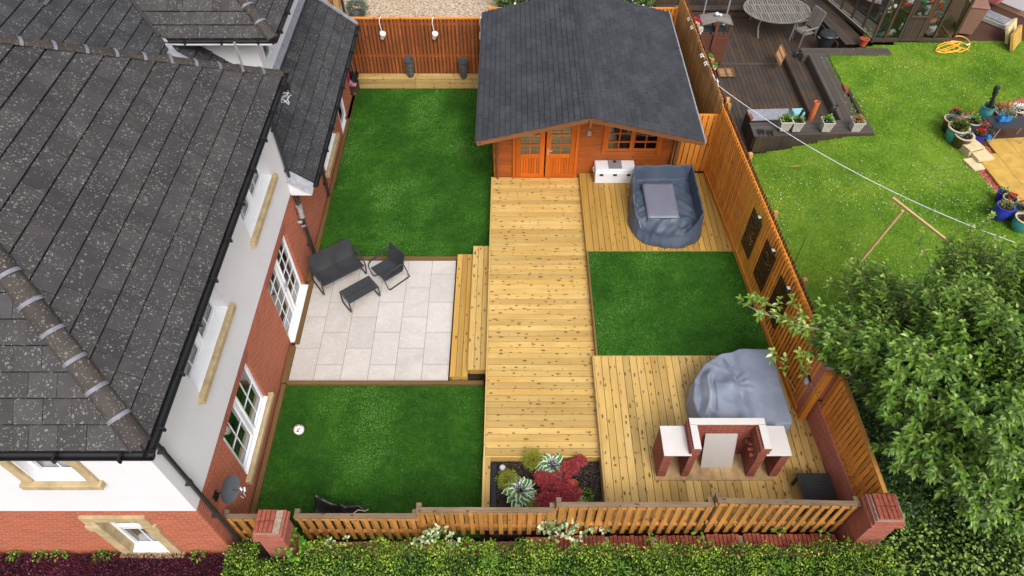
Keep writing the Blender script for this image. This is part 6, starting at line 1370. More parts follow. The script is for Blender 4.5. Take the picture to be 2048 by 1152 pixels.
# greenhouse with things inside
gh = thing('greenhouse', 'dark timber framed greenhouse with a door, cluttered with tools and gas bottles', 'greenhouse', (13.3, 22.3, NZ)); gx0, gx1, gy = 12.05, 14.75, 21.15; side = Vector((11.15, 24.2, 0)); H_ = 2.3
def gp(k): return Vector((12.05, gy, 0)).lerp(side, k)
m = MB()
for x in (gx0, 12.42, 12.90, 13.62, 14.05, 14.72): m.bar((x, gy, NZ), (x, gy, NZ+H_), .075, .075)
for k in (.2, .4, .6, .8, 1): q_ = gp(k); m.bar(q_+Vector((0, 0, NZ)), q_+Vector((0, 0, NZ+H_)), .06, .06)
for z in (NZ+.09, NZ+H_): m.bar((gx0, gy, z), (12.9, gy, z), .09, .12); m.bar((13.62, gy, z), (gx1, gy, z), .09, .12); m.bar(gp(0)+Vector((0, 0, z)), gp(1)+Vector((0, 0, z)), .08, .10)
m.bar((gx1, gy, NZ), (gx1, 24, NZ+.1), .06, .1); m.build('frame', 'old_deck', gh, bevel=.004)
m = MB(); m.bar(gp(0)+Vector((-.05, 0, NZ+.17)), gp(1)+Vector((-.05, 0, NZ+.17)), .03, .03, grain=False); m.build('sill_trim', 'stone_grey', gh)
m = MB(); m.face([(gx0, gy, NZ+.1), (12.9, gy, NZ+.1), (12.9, gy, NZ+H_), (gx0, gy, NZ+H_)]); m.face([(13.62, gy, NZ+.1), (gx1, gy, NZ+.1), (gx1, gy, NZ+H_), (13.62, gy, NZ+H_)]); a, b = gp(0), gp(1); m.face([(a.x, a.y, NZ+.1), (b.x, b.y, NZ+.1), (b.x, b.y, NZ+H_), (a.x, a.y, NZ+H_)]); m.build('pane', 'greenhouse_glass', gh)
m = MB()
for x in (12.99, 13.53): m.bar((x, gy-.02, NZ+.06), (x, gy-.02, NZ+H_-.1), .09, .05)
for z in (NZ+.10, NZ+.92, NZ+H_-.1): m.bar((12.95, gy-.02, z), (13.57, gy-.02, z), .09, .05, up=(0, 1, 0) if False else (0, 0, 1))
for i in range(5): m.box((13.04+.11*(i+.5), gy-.01, NZ+.52), (.105, .02, .78))
dr = m.build('door', 'old_deck', gh, bevel=.003); m = MB(); m.face([(13.04, gy-.01, NZ+.95), (13.48, gy-.01, NZ+.95), (13.48, gy-.01, NZ+H_-.1), (13.04, gy-.01, NZ+H_-.1)]); m.build('pane', 'greenhouse_glass', dr)
m = MB(); m.face([(11.15, 24.2, NZ+.02), (gx0+.05, gy, NZ+.02), (gx1, gy, NZ+.02), (gx1, 24.5, NZ+.02)]); m.build('floor', 'soil', gh); m = MB(); m.box((13, 24.4, 1.6), (4.2, .05, 2.3), grain=False); m.build('back_wall', 'old_deck', gh)
def bottle(label, c, r_, h_, mat, capm):
    t = thing('gas_bottle', label, 'gas bottle', tuple(c)); m = MB(); m.lathe([(0, 0), (r_*.9, .02), (r_, .06), (r_, h_*.68), (r_*.9, h_*.8), (r_*.5, h_*.88), (0, h_*.9)], c, 22); m.build('body', mat, t); m = MB(); m.lathe([(r_*.55, h_*.84), (r_*.6, h_*1.08), (r_*.52, h_*1.08), (r_*.48, h_*.84)], c, 16); m.cyl(Vector(c)+Vector((0, 0, h_*.85)), Vector(c)+Vector((0, 0, h_)), .03); m.build('collar', capm, t)
bottle('bright green gas bottle inside the greenhouse corner', (12.10, 21.75, NZ+.02), .16, .62, 'gas_green', 'gas_green'); bottle('teal gas bottle with a red collar inside the greenhouse', (11.95, 22.45, NZ+.02), .16, .72, 'gas_teal', 'ball_red'); bottle('dark green gas bottle deeper inside the greenhouse', (11.62, 23.3, NZ+.02), .16, .6, 'gas_darkgreen', 'gas_darkgreen')
cl = [('plastic_crate', 'turquoise plastic tray on a shelf inside the greenhouse', 'tray', (13.15, 22.3, 1.75), (.5, .3, .05), 'turq_glaze'), ('storage_box', 'dark plastic box on the greenhouse floor', 'box', (12.65, 21.9, NZ+.18), (.5, .4, .34), 'bucket_black'), ('storage_box', 'pale blue box low at the greenhouse front glass', 'box', (12.45, 21.42, NZ+.09), (.28, .2, .14), 'turq_glaze'), ('storage_bag', 'crumpled white bag behind the greenhouse door pane', 'bag', (13.45, 22.2, 1.55), (.3, .3, .4), 'white_gloss'), ('storage_bag', 'white sack at the right of the greenhouse', 'bag', (14.2, 21.6, NZ+.16), (.35, .22, .25), 'cool_white'), ('storage_box', 'red box on the rear shelf of the greenhouse', 'box', (13.2, 22.1, 1.35), (.22, .14, .1), 'ball_red'), ('storage_box', 'brown box on the right shelf of the greenhouse', 'box', (14.3, 22.4, 1.4), (.4, .3, .25), 'terracotta'), ('storage_bag', 'pale folded sheet on the right shelf of the greenhouse', 'bag', (14.0, 22.0, 1.25), (.3, .25, .12), 'stone_grey')]
for nm, lab, cat, c, d, mt in cl: m = MB(); m.box(c, d, Matrix.Rotation(random.uniform(-.4, .4), 3, 'Z'), grain=False, taper=.85); tag(m.build(nm, mt, bevel=.02), lab, cat)
t = thing('garden_clutter', 'jumble of small tools, pots and sacks lying inside the greenhouse', 'clutter', (13.3, 22, NZ)); t['kind'] = 'stuff'
for nm, mt, nn in (('pale_bits', 'white_gloss', 26), ('dark_bits', 'bucket_black', 22), ('brown_bits', 'terracotta', 12), ('green_bits', 'gas_darkgreen', 10), ('pink_bits', 'ball_red', 6)):
    m = MB()
    for k in range(nn):
        x = random.uniform(12.2, 14.6); y = random.uniform(21.35, 23.2); z = random.choice((NZ+.06, NZ+.25, 1.2, 1.25, 1.4)); r_ = random.uniform(.04, .12); q_ = Euler((random.random()*3, random.random()*3, 0)).to_matrix()
        if k % 2: m.box((x, y, z+r_*.5), (r_*2.2, r_*1.2, r_), q_, grain=False, taper=.7)
        else: m.lathe([(0, -r_*.6), (r_*.7, -r_*.5), (r_, r_*.3), (r_*.8, r_*.6), (0, r_*.5)], (x, y, z+r_*.5), 10, q_)
    m.build(nm, mt, t)
wc = Vector((14.22, 21.75, NZ+.42)); t = thing('bicycle_wheel', 'bicycle wheel leaning inside the right part of the greenhouse', 'wheel', tuple(wc)); q_ = Vector((.3, -1, .35)).to_track_quat('Z', 'Y').to_matrix(); m = MB(); m.tube([wc+q_ @ Vector((.31*math.cos(2*PI*k/28), .31*math.sin(2*PI*k/28), 0)) for k in range(28)], .016, 6, closed=True); m.build('tyre', 'mid_grey_plastic', t); m = MB()
for k in range(12): m.cyl(wc, wc+q_ @ Vector((.3*math.cos(2*PI*k/12), .3*math.sin(2*PI*k/12), 0)), .003, n=4, caps=False)
m.build('spoke', 'galv', t)
m = MB(); m.box((13.5, 22.3, 1.12), (2.6, .5, .03)); tag(m.build('shelf', 'old_deck'), 'dark timber shelf across the inside of the greenhouse', 'shelf')
for k, (lab, x, ang, mt) in enumerate((('blue handled pole leaning in the greenhouse', 12.55, .25, 'bag_blue'), ('pale stick leaning in the greenhouse', 12.75, -.3, 'crate_wood'), ('dark rake leaning in the greenhouse', 12.3, .1, 'pipe_black'), ('brown broom pole leaning in the greenhouse by the door', 13.75, .2, 'timber_tan'))): m = MB(); m.cyl((x, 21.5, NZ+.05), (x+1.4*math.sin(ang), 21.9, NZ+1.7), .014, n=6); m.box((x, 21.48, NZ+.06), (.2, .05, .06), grain=False); tag(m.build('garden_tool', mt), lab, 'tool')
p = at(1727, 85, NZ+.1); t = thing('plant_pot', 'red plastic pot with a dark plant at the greenhouse corner', 'pot', tuple(p)); m = MB(); m.lathe([(0, 0), (.10, 0), (.15, .24), (.16, .25), (.13, .25), (.10, .18), (0, .18)], (p.x, p.y, NZ), 20); m.build('pot', 'terracotta_red', t); P, N_ = blob(60, (p.x+.05, p.y, NZ+.35), (.10, .10, .16), .2); leaves('plant', P, N_+np.array([0, 0, .8]), .12, .03, 'dark_leaf', t)
# wheelie bins, step, door, wall
def wheelie(label, c, rz, mat, h_=1.02):
    t = thing('wheelie_bin', label, 'wheelie bin', c, rz); m = MB(); m.idx([(-.22, -.22, .06), (.22, -.22, .06), (.22, .25, .06), (-.22, .25, .06), (-.28, -.33, h_), (.28, -.33, h_), (.28, .33, h_), (-.28, .33, h_)], [(0, 1, 5, 4), (1, 2, 6, 5), (2, 3, 7, 6), (3, 0, 4, 7), (3, 2, 1, 0)]); m.build('body', mat, t, world=False, bevel=.02)
    m = MB(); m.box((0, 0, h_+.03), (.60, .72, .05), Matrix.Rotation(.05, 3, 'X'), grain=False); m.box((0, .36, h_+.03), (.5, .05, .05), grain=False); m.build('lid', mat, t, world=False, bevel=.02); m = MB()
    for s_ in (-1, 1): m.cyl((s_*.2, .28, .1), (s_*.26, .28, .1), .1, n=14)
    m.build('wheel', 'bucket_black', t, world=False); return t
wheelie('brown wheelie bin standing at the right end of the greenhouse', (15.35, 21.75, NZ), R(-12), 'brown_bin', 1.05)
wheelie('salmon pink wheelie bin tilted against the neighbouring house', (17.0, 23.4, NZ+.2), R(40), 'salmon_bin', .9)
nh = thing('neighbour_house', 'buff brick neighbouring house corner with a white door at the top right', 'house', (19, 22, NZ)); brickmat('buff_brick', (.55, .33, .20), (.45, .26, .15), (.5, .42, .33)); m = MB(); a = at(1975, 22, NZ); m.idx([(a.x-.2, a.y+1.2, NZ), (a.x+2.2, a.y-1.8, NZ), (a.x+2.2, a.y-1.8, 5), (a.x-.2, a.y+1.2, 5), (a.x-2.5, a.y+6, NZ), (a.x-2.5, a.y+6, 5)], [(0, 1, 2, 3), (4, 0, 3, 5)]); m.build('wall', 'buff_brick', nh)
dd = Vector((2.4, -3.0, 0)).normalized(); c = Vector((a.x-.2, a.y+1.2, 0))+dd*1.5; nn_ = Vector((-.78, -.62, 0)); m = MB(); m.bar(c-dd*.45+nn_*.05+Vector((0, 0, NZ+1.2)), c+dd*.45+nn_*.05+Vector((0, 0, NZ+1.2)), .05, 2.0, grain=False); m.build('door', 'upvc', nh)
t = thing('door_step', 'slatted grey step in front of the white neighbouring door', 'step', tuple(at(1995, 35, NZ+.1))); m = MB(); p = at(1993, 33, NZ+.18)
for i in range(8): m.bar(p-dd*.48+nn_*(-.2+.065*i)+Vector((0, 0, 0)), p+dd*.42+nn_*(-.2+.065*i), .045, .02, grain=False)
m.build('grille', 'lead', t); m = MB(); m.bar(p-dd*.55-Vector((0, 0, .1)), p+dd*.5-Vector((0, 0, .1)), .62, .14, grain=False); m.build('base', 'stone_grey', t, bevel=.01)
for lab, px, py, mt in (('buff stone slab on edge leaning at the yard corner', 2022, 62, 'buff_slab'), ('yellow stone slab on edge leaning below the buff one', 2032, 76, 'yellow_slab')):
    m = MB(); p = at(px, py, NZ+.3); m.box(p, (.85, .10, .55), Matrix.Rotation(R(48), 3, 'Z') @ Matrix.Rotation(R(-25), 3, 'X'), grain=False); tag(m.build('leaning_slab', mt, bevel=.01), lab, 'slab')

# flower pots of the next garden
def rpot(label, px, py, z, r_, h_, mat, rim, plant=None, pc=60, pl=.08, pr=None, ph=.06, bulge=.12, flower=None, nfl=16):
    p = at(px, py, z); zb = max(NZ, z-h_); h_ = z-zb; t = thing('flower_pot', label, 'flower pot', (p.x, p.y, zb)); m = MB(); prof = [(0, 0), (r_*.62, 0)]+[(r_*(.62+.38*(k/8))+r_*bulge*math.sin(PI*k/8), h_*k/8) for k in range(1, 9)]; m.lathe(prof, (p.x, p.y, zb), 24); m.build('pot', mat, t)
    m = MB(); m.lathe([(r_*.98, h_-.025), (r_*1.12, h_-.012), (r_*1.12, h_+.008), (r_*.9, h_+.008), (r_*.86, h_-.03)], (p.x, p.y, zb), 24); m.build('rim', rim, t); m = MB(); m.lathe([(r_*.9, h_-.03), (0, h_-.02)], (p.x, p.y, zb), 20); m.build('compost', 'soil', t)
    if plant: P, N_ = blob(pc, (p.x, p.y, z+ph*.4), (r_*.85, r_*.8, ph), .3, -.2); quick('plant', P, N_+RNG.normal(size=P.shape)*.4+np.array([0, 0, .4]), pl, pl*.45, plant, t)
    if flower: P, N_ = blob(nfl, (p.x, p.y, z+ph), (r_*.7, r_*.6, .05), .5, 0); quick('flower', P, N_, .07, .065, flower, t, up=RNG.normal(size=P.shape)+np.array([0, 0, 2.]))
    return t
rpot('blue glazed pot of red flowers at the far corner of the pot group', 1911, 226, .85, .15, .3, 'blue_glaze', 'blue_glaze', 'dark_leaf', 80, flower='flower_red')
rpot('brown pot with a cream rim and grey plant at the lawn corner', 1905, 238, .92, .20, .4, 'brown_glaze', 'cream_rim', 'grey_leaf', 260, .05)
rpot('large turquoise pot with an orange rim full of dark plants', 1919, 254, .98, .27, .46, 'turq_glaze', 'cream_rim', 'dark_leaf', 320, .08, ph=.12, flower='flower_red', nfl=5)
rpot('dark brown pot with cream rim in front of the large turquoise pot', 1930, 270, .90, .24, .4, 'brown_glaze', 'cream_rim', 'grey_leaf', 90, .07)
rpot('dark grey pot with lime leaves beside the folding table', 1947, 241, .88, .22, .38, 'planter_grey', 'stone_grey', 'bright_leaf', 40, .12, ph=.1)
rpot('blue pot of deep red flowers below the folding table', 1959, 268, .80, .18, .3, 'blue_glaze', 'blue_glaze', 'dark_leaf', 120, .07, flower='flower_red', nfl=30)
rpot('tall turquoise urn with cut out leaf holes holding a black ornament', 1979, 213, 1.05, .16, .55, 'turq_glaze', 'turq_glaze', 'dark_leaf', 60, .06, bulge=.3)
rpot('shallow brown bowl with a dry grass plant behind the folding table', 2005, 222, .82, .20, .25, 'brown_glaze', 'cream_rim', 'dry_leaf', 90, .16, ph=.12)
rpot('round pot with dark soil right of the dry grass bowl', 2022, 228, .80, .15, .25, 'terracotta', 'cream_rim')
rpot('grey rimmed pot with white plant at the right edge behind the table', 2038, 218, .85, .19, .3, 'brown_glaze', 'cream_rim', 'flower_white', 60, .10)
rpot('small blue pot with green shoots beside the lower red chippings', 2007, 384, .82, .12, .3, 'blue_glaze', 'blue_glaze', 'bright_leaf', 26, .08, ph=.1)
rpot('cream rimmed pot of red flowers in the lower pot group', 2022, 396, .88, .17, .36, 'terracotta', 'cream_rim', 'dark_leaf', 70, .06, flower='flower_red', nfl=18)
rpot('cobalt blue urn with handles and lime plant at the lawn edge', 2013, 412, .95, .20, .42, 'blue_glaze', 'blue_glaze', 'gold_leaf', 160, .05, ph=.09, bulge=.25)
rpot('teal glazed pot right of the cobalt urn', 2037, 414, .92, .16, .4, 'teal_glaze', 'teal_glaze', 'dark_leaf', 40, .06, bulge=.25)
rpot('turquoise pot cut by the right edge of the lower group', 2050, 436, .90, .20, .4, 'turq_glaze', 'cream_rim', 'grey_leaf', 40, .06, bulge=.25)
p = at(2002, 425, NZ+.08); P, N_ = blob(240, tuple(p), (.34, .2, .10), .3, -.2); t = thing('trailing_plant', 'purple flowered trailing plant at the foot of the cobalt urn', 'plant', tuple(p)); quick('foliage', P[:170], N_[:170], .06, .03, 'dark_leaf', t); quick('flower', P[170:], N_[170:], .04, .035, 'flower_lilac', t)
p = at(1990, 180, 1.55); t = thing('garden_ornament', 'black carved figure ornament standing in the turquoise urn', 'ornament', tuple(at(1983, 205, 1.1))); m = MB(); a = at(1982, 212, 1.05); b = at(1993, 178, 1.6); m.tube([a, a.lerp(b, .25), a.lerp(b, .45), a.lerp(b, .6), a.lerp(b, .75), b], [.05, .07, .04, .05, .075, .05], 10); m.lathe([(0, -.09), (.07, -.04), (.085, .03), (.06, .09), (0, .11)], b, 14); m.tube([a.lerp(b, .3), a.lerp(b, .4)+Vector((-.10, 0, .02)), a.lerp(b, .55)], .025, 8); m.build('figure', 'bucket_black', t)
t = thing('folding_table', 'black folding table with rounded corners holding bagged plants', 'table', (14.0, 15.95, NZ)); m = MB(); c = [at(1972, 234, 1.15), at(1988, 254, 1.15), at(2060, 254, 1.15), at(2054, 232, 1.15)]; m.prism([(q_.x, q_.y) for q_ in (c[0], c[1], c[1].lerp(c[0], -.05)+Vector((.1, -.04, 0)), c[2], c[3], c[0]+Vector((.12, .06, 0)))], 1.12, 1.15); m.build('table_top', 'charcoal_metal', t, bevel=.01)
for q_ in (c[0].lerp(c[1], .3), c[1].lerp(c[0], .1)+Vector((.15, 0, 0)), c[2], c[3]): m = MB(); m.cyl(Vector((q_.x+.05, q_.y, NZ)), Vector((q_.x+.12, q_.y, 1.13)), .014); m.build('leg', 'galv', t)
for lab, px in (('blue compost bag planted with grey green leaves, left one on the folding table', 2000), ('blue compost bag planted with grey green leaves, right one on the folding table', 2010)):
    p = at(px, 241, 1.15); t = thing('planted_bag', lab, 'planted bag', tuple(p)); m = MB(); m.box(p+Vector((0, -.0, .10)), (.19, .20, .20), Matrix.Rotation(.15, 3, 'Z'), grain=False, taper=1.1); m.build('bag', 'bag_blue', t, bevel=.03); P, N_ = blob(130, tuple(p+Vector((0, 0, .22))), (.13, .13, .09), .2, -.1); quick('plant', P, N_, .07, .035, 'grey_leaf', t)
p = at(1976, 275, NZ+.12); t = thing('planted_bag', 'small blue bag with grey leaves on the ground by the red flowered pot', 'planted bag', tuple(p)); m = MB(); m.box(p, (.12, .12, .16), grain=False); m.build('bag', 'bag_blue', t, bevel=.02); P, N_ = blob(70, tuple(p+Vector((0, .05, .14))), (.11, .11, .09), .2, -.1); quick('plant', P, N_, .06, .03, 'grey_leaf', t)
p = at(1962, 247, .82); t = thing('watering_can', 'faded red pot shaped ornament beside the dark grey pot', 'ornament', tuple(p)); m = MB(); m.lathe([(0, -.12), (.08, -.11), (.11, 0), (.06, .09), (.05, .10)], p, 14); m.tube([p+Vector((.08, 0, -.02)), p+Vector((.16, 0, .06)), p+Vector((.14, 0, .10))], .02, 6); m.build('body', 'terracotta_red', t)

# ================================================================ drive, hedge and house beyond the back fence
struct((lambda q: (q.face([(-8, 19.8, -.02), (5.3, 19.8, -.02), (5.3, 45, -.02), (-8, 45, -.02)]), q)[1])(MB()).build('gravel_drive', 'drive_gravel'))
p = at(717, 36, 0); t = thing('potted_shrub', 'silvery lavender shrub in a dark bowl on the gravel drive', 'shrub', (p.x, p.y, 0)); m = MB(); m.lathe([(0, 0), (.20, 0), (.28, .2), (.29, .21), (.25, .2)], (p.x, p.y, 0), 24); m.build('pot', 'planter_grey', t); P, N_ = blob(1300, (p.x, p.y, .36), (.34, .34, .28), .5, -.3); quick('foliage', P, N_+np.array([0, 0, .4]), .10, .02, 'grey_leaf', t)
t = thing('brick_building', 'brown brick building corner with timber posts beside the gravel drive', 'building', (-7.5, 24, 0)); m = MB(); m.idx([(-6.35, 23.3, 0), (-6.35, 34, 0), (-6.35, 34, 4), (-6.35, 23.3, 4), (-9, 23.3, 0), (-9, 23.3, 4)], [(0, 1, 2, 3), (4, 0, 3, 5)]); brickmat('brown_brick', (.50, .20, .07), (.42, .16, .06), (.42, .28, .16)); m.build('wall', 'brown_brick', t); m = MB()
for x in (-6.15, -6.5): m.box((x, 23.15, 1.2), (.18, .14, 2.4))
m.build('post', 'timber_tan', t, bevel=.006); m = MB(); m.cyl((-5.95, 23.2, 0), (-5.95, 23.2, 2.5), .05, n=10); m.build('downpipe', 'pipe_black', t)
t = thing('flowering_hedge', 'green hedge with white blossom beyond the cabin roof', 'hedge', (2.9, 24.3, 0)); P = np.stack([RNG.uniform(-.6, 5.0, 9000), RNG.uniform(23.2, 26, 9000), np.zeros(9000)], 1); P[:, 2] = (1.0+.3*fbm(P[:, 0], P[:, 1], 2, 5))*RNG.random(9000)**.4; leaves('foliage', P, RNG.normal(size=P.shape)+np.array([0, -.5, .8]), .11, .05, 'hedge_leaf', t); k = RNG.choice(9000, 260); quick('flower', P[k]+np.array([0, -.05, .12]), RNG.normal(size=(260, 3)), .10, .09, 'flower_white', t)
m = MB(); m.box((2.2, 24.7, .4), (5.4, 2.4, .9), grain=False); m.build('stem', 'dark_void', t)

# ================================================================ TREE, HEDGES, IVY
def cherry():
    t = thing('cherry_tree', 'large cherry tree with drooping toothed leaves reaching over the fence at the right', 'tree', (9.2, 7.0, .4)); m = MB()
    base = Vector((9.2, 7.0, .3)); fork = Vector((8.9, 6.9, 2.2)); m.tube([base, base.lerp(fork, .5)+Vector((.05, .05, 0)), fork], [.17, .13, .11], 10); m.build('trunk', 'bark', t)
    C = np.array([8.3, 6.02, 3.25]); Rr = np.array([3.7, 3.25, 1.75])
    m = MB(); nodes = []
    nl = 26
    for i in range(nl):
        a = 2*PI*i/nl+random.uniform(-.15, .15); el = random.choice((.05, .25, .5, .8, 1.1)); d = Vector((math.cos(a)*math.cos(el), math.sin(a)*math.cos(el), math.sin(el)))
        e = Vector(C)+Vector((d.x*Rr[0], d.y*Rr[1], d.z*Rr[2]))*random.uniform(.5, .74); p1 = fork.lerp(e, .35)+Vector((random.uniform(-.2, .2), random.uniform(-.2, .2), .25)); p2 = fork.lerp(e, .7)+Vector((random.uniform(-.2, .2), random.uniform(-.2, .2), .2)); pl = [fork, p1, p2, e]
        m.tube(pl, [.045, .028, .014, .006], 6)
        for k in range(5, 13): u = k/12*2.999; ii = int(u); nodes.append(pl[ii].lerp(pl[ii+1], u-ii))
    # the long low branch over the fence
    br = [fork, Vector((7.4, 6.95, 3.0)), at(1655, 662, 3.35), at(1590, 650, 3.45), at(1530, 628, 3.5), at(1495, 612, 3.55)]; m.tube(br, [.06, .045, .026, .018, .012, .005], 7)
    br2 = [Vector((7.4, 6.9, 3.0)), at(1700, 735, 3.1), at(1655, 690, 3.2), at(1600, 665, 3.3)]; m.tube(br2, [.035, .022, .014, .006], 6); br3 = [Vector((7.3, 6.5, 2.9)), at(1720, 700, 3.0), at(1660, 688, 3.05), at(1580, 730, 3.1)]; m.tube(br3[:3], [.03, .018, .008], 6)
    m.build('branch', 'bark', t)
    nodes = np.array([list(v) for v in nodes]); tw = MB(); LP, LD, LR, LL, LU = [], [], [], [], []
    def twig(tip, out, start=None, n=13, L=.42, light=.5):
        tip = Vector(tip); out = Vector(out).normalized(); st = Vector(start) if start is not None else tip-out*L*1.2
        s0 = tip-out*L; mid = s0.lerp(tip, .5)+Vector((0, 0, .02))
        if start is not None and (s0-st).length > .05: tw.tube([st, st.lerp(s0, .5)+Vector((0, 0, .04)), s0, mid, tip], [.007, .006, .005, .004, .003], 4)
        else: tw.tube([s0, mid, tip], [.005, .004, .003], 4)
        sx_ = out.orthogonal().normalized(); sy_ = out.cross(sx_); ph = random.uniform(0, 6.28)
        for i in range(n):
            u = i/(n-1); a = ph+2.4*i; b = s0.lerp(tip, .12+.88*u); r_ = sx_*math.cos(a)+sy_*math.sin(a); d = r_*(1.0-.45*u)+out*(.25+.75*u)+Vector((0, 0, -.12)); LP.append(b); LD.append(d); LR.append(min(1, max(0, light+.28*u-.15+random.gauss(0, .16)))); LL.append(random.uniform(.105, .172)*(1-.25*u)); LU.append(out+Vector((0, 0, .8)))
    n = 0; rg = RNG
    lobes = [(nrm(rg.normal(size=(1, 3)))[0], rg.uniform(.5, .85)) for _ in range(26)]
    while n < 5600:
        d = nrm(rg.normal(size=(1, 3)))[0]
        if d[2] < -.35: continue
        dent = max((np.dot(d, l[0])**12)*l[1] for l in lobes) if False else 0
        lump = .80+.17*math.sin(4.1*d[0]*2+1.3)*math.cos(3.7*d[1]*2+.6)+.10*math.sin(9*d[0]+7*d[1]+3*d[2])
        rr = lump*(rg.random()**.30 if rg.random() < .75 else rg.random()**.8); p = C+d*Rr*rr*1.08
        if p[2] < 1.2: continue
        if p[0]+p[2]*.32 < 6.36+.34*math.sin(p[1]*2.3)+.15*math.sin(p[1]*6.1+p[2]*4)+.50*max(0, 6.6-p[1]): continue
        if rg.random() < .5 and math.sin(p[0]*2.3+1.0)*math.sin(p[1]*2.6+.5)*math.cos(p[2]*2) > .45: continue
        o = d*np.array([1, 1, .6])+np.array([0, 0, .75])+rg.normal(size=3)*.35; k = np.argmin(((nodes-p)**2).sum(1)); q_ = nodes[k]
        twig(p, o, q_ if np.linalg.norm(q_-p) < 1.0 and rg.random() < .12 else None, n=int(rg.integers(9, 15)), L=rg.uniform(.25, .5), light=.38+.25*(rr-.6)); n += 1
    for b_, w0 in ((br, 3), (br2, 2), (br3, 2)):
        for i in range(1 if b_ is br else 0, len(b_)-1):
            for k in range(7 if b_ is br else 5):
                if b_ is br and i == 1 and k < 4: continue
                p = b_[i].lerp(b_[i+1], (k+.5)/7)+Vector((random.uniform(-.16, .16), random.uniform(-.22, .22), random.uniform(.02, .16))); twig(p, Vector((-.5, random.uniform(-.6, .6), .8)), b_[i].lerp(b_[i+1], (k+.3)/7), n=8, L=.16, light=.6)
    for px, py in ((1545, 700), (1570, 712), (1600, 700), (1618, 725), (1560, 595), (1585, 590), (1600, 612), (1640, 600), (1720, 470), (1775, 520), (1845, 458), (1850, 500), (1940, 455), (1985, 430), (1995, 470), (1660, 560), (1700, 520)):
        p = at(px, py, 3.9 if py < 560 else 3.3); twig(p, Vector((random.uniform(-.4, .2), random.uniform(-.2, .5), .9)), p+Vector((.25, -.35, -.55)), n=11, L=.35, light=.65)
    tw.build('twig', 'twig', t)
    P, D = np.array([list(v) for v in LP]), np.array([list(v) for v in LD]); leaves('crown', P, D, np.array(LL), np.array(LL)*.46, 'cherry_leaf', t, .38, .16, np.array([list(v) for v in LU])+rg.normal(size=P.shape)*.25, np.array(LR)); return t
cherry()
def bank(name, label, cat, x0, x1, y0, y1, zf, n, L, W, mat, kind='stuff', mask=None, under='dark_void', rough=.05, lean=(0, -.2, .9), rn=None, base_c=None, thick=.12, iy=None, sp=.18):
    """dense low planting following the height zf(X,Y); one mass nobody could count"""
    t = thing(name, label, cat, ((x0+x1)/2, (y0+y1)/2, float(zf(np.array([(x0+x1)/2.]), np.array([(y0+y1)/2.]))[0])-.2)); t['kind'] = kind
    X = RNG.uniform(x0, x1, n); Y = RNG.uniform(y0, y1, n)
    if mask is not None: k = mask(X, Y); X, Y = X[k], Y[k]
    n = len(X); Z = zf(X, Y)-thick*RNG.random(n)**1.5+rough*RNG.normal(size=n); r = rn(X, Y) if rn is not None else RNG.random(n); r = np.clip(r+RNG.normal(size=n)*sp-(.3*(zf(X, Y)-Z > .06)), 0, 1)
    f = leaves if L > .045 else quick
    f('foliage', np.stack([X, Y, Z], 1), RNG.normal(size=(n, 3))*.75+np.array(lean), L*RNG.uniform(.6, 1.3, n), W*RNG.uniform(.7, 1.2, n), mat, t, rnd=r)
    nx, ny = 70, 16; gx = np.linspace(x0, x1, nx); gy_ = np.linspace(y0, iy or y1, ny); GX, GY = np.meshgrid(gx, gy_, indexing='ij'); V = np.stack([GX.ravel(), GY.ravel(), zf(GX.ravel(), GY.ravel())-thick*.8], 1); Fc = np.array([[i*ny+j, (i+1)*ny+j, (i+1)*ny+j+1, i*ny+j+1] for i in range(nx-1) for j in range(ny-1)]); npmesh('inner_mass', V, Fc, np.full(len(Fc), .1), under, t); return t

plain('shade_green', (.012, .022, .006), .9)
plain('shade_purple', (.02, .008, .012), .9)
def zh(X, Y): return .95+.10*fbm(X, Y, 3.5, 21, 4)+.28*np.clip((X-5.2)/.6, 0, 1)-.14*np.clip((X+3.2)/-1.5, 0, 1)
def hm(X, Y):
    e = 4.27+.035*np.sin(X*5)+.03*np.sin(X*13)+.05*fbm(X, Y*0, 6, 3, 3); e = np.where(X < .8, e+.07, e)
    return (Y < e)&~((X > -4.5)&(X < -3.72)&(Y > 4.06))&~((X > 5.85)&(Y > 4.18))
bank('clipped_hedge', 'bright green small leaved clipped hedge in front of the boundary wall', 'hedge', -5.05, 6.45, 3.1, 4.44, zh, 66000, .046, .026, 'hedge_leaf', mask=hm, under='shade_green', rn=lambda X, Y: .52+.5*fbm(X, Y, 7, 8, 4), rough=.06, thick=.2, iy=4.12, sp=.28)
def zp(X, Y): return .34+.08*fbm(X, Y, 3, 41, 4)
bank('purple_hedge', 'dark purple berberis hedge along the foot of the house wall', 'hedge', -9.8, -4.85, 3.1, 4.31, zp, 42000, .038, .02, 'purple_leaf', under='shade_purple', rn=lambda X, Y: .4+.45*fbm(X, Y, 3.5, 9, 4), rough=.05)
def zi(X, Y): return .65+.25*fbm(X, Y, 1.4, 51, 4)+.7*np.clip((X-6.8)/1.5, 0, 1)*np.clip((5.0-Y)/1.0, 0, 1)
bank('ivy_bank', 'glossy ivy and shrubs covering the ground under the cherry tree', 'ivy', 6.46, 13.5, 2.4, 7.6, zi, 32000, .075, .055, 'dark_leaf', under='shade_green', rn=lambda X, Y: .62+.45*fbm(X, Y, 2.5, 10, 4)+.5*np.clip((5.2-Y)/1.0, 0, 1), rough=.10, thick=.22)
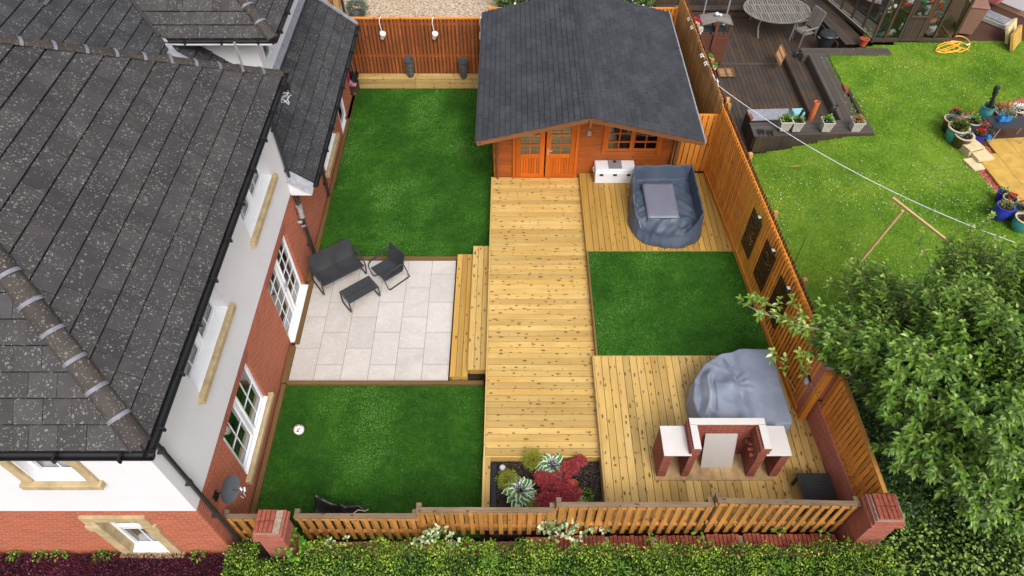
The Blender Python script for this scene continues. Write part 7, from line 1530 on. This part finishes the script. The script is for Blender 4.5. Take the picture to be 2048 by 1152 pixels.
def clump(name, label, cat, pts, n, L, W, mat, r, kind=None, z=.42):
    t = thing(name, label, cat, tuple(at(*pts[0], z))); PP_, NN_ = [], []
    for px, py in pts: p = at(px, py, z); P, N_ = blob(n, tuple(p), (r, r*.8, r*.6), .4, -.2); PP_.append(P); NN_.append(N_)
    P = np.concatenate(PP_); N_ = np.concatenate(NN_); leaves('foliage', P, N_+RNG.normal(size=P.shape)*.4+np.array([0, 0, .3]), L*RNG.uniform(.7, 1.2, len(P)), W, mat, t, .3, .1)
    m = MB(); a = at(*pts[0], z)
    for px, py in pts: b = at(px, py, z); m.tube([b-Vector((.04, 0, .2)), b-Vector((.01, .02, .1)), b], .005, 4)
    if len(pts) == 2: m.tube([at(*pts[0], z)-Vector((.04, 0, .19)), at(*pts[1], z)-Vector((.04, 0, .19))], .006, 4)
    m.build('stem', 'twig', t)
clump('variegated_ivy', 'cream edged ivy climbing over the fence cap at the middle step', 'ivy', [(1095, 1040), (1115, 1050), (1130, 1062), (1150, 1072), (1110, 1068), (1092, 1052), (1140, 1050)], 36, .075, .062, 'varieg_leaf', .13, z=.95)
clump('variegated_ivy', 'cream edged ivy patch at the top of the hedge below the left fence step', 'ivy', [(855, 1075), (880, 1062), (905, 1078), (840, 1085), (870, 1068)], 26, .07, .058, 'varieg_leaf', .11, z=.98)
clump('variegated_ivy', 'small cream edged ivy sprig on the fence right of the middle step', 'ivy', [(1195, 1052), (1210, 1060), (1180, 1066)], 16, .07, .058, 'varieg_leaf', .08, z=.75)
clump('variegated_ivy', 'small pale ivy patch in the hedge right of the left brick pillar', 'ivy', [(660, 1086), (690, 1084)], 14, .06, .05, 'varieg_leaf', .09, z=1.0)
clump('bramble', 'bright green bramble leaves growing beside the left brick pillar', 'bramble', [(578, 1068), (592, 1082), (612, 1095), (565, 1104), (590, 1108)], 26, .07, .06, 'bright_leaf', .11, z=1.0)
clump('bramble', 'bright green bramble sprig at the foot of the right corner pillar', 'bramble', [(1700, 1075), (1715, 1090), (1722, 1062)], 16, .06, .05, 'bright_leaf', .08, z=1.0)
clump('bramble', 'green bramble leaves along the red wall coping left of the right corner pillar', 'bramble', [(1395, 1072), (1410, 1080), (1560, 1062), (1650, 1070), (1300, 1078)], 14, .06, .05, 'bright_leaf', .09, z=.8)
clump('garden_weed', 'green weeds rising through the purple hedge under the ground floor window', 'weed', [(120, 1108), (80, 1112), (200, 1112), (215, 1106), (395, 1110), (30, 1112)], 44, .06, .035, 'bright_leaf', .12, z=.36)
clump('spiky_weed', 'spiky pale green weed in the middle of the clipped hedge', 'weed', [(980, 1110), (975, 1130), (1325, 1095), (1240, 1140), (1560, 1135)], 26, .15, .014, 'bright_leaf', .07, z=1.0)
t = thing('ivy_mass', 'dark ivy leaves at the outer side of the low right fence', 'ivy', (6.7, 6.0, .5)); n = 7000; P = np.stack([RNG.uniform(6.35, 7.6, n), RNG.uniform(4.6, 7.6, n), RNG.uniform(.4, 1.5, n)], 1); P[:, 2] *= np.clip(1.2-(P[:, 0]-6.4)*.5, .5, 1); leaves('foliage', P, RNG.normal(size=P.shape)+np.array([.2, -.3, .6]), .07, .05, 'dark_leaf', t, .3, .1, None, np.clip(RNG.normal(size=n)*.22+.45, 0, 1)); m = MB()
for k in range(12): m.tube([(6.5+.08*k, 4.8+.2*k, .3), (6.5+.05*k, 4.9+.2*k, 1.2)], .008, 4)
m.build('stem', 'twig', t)
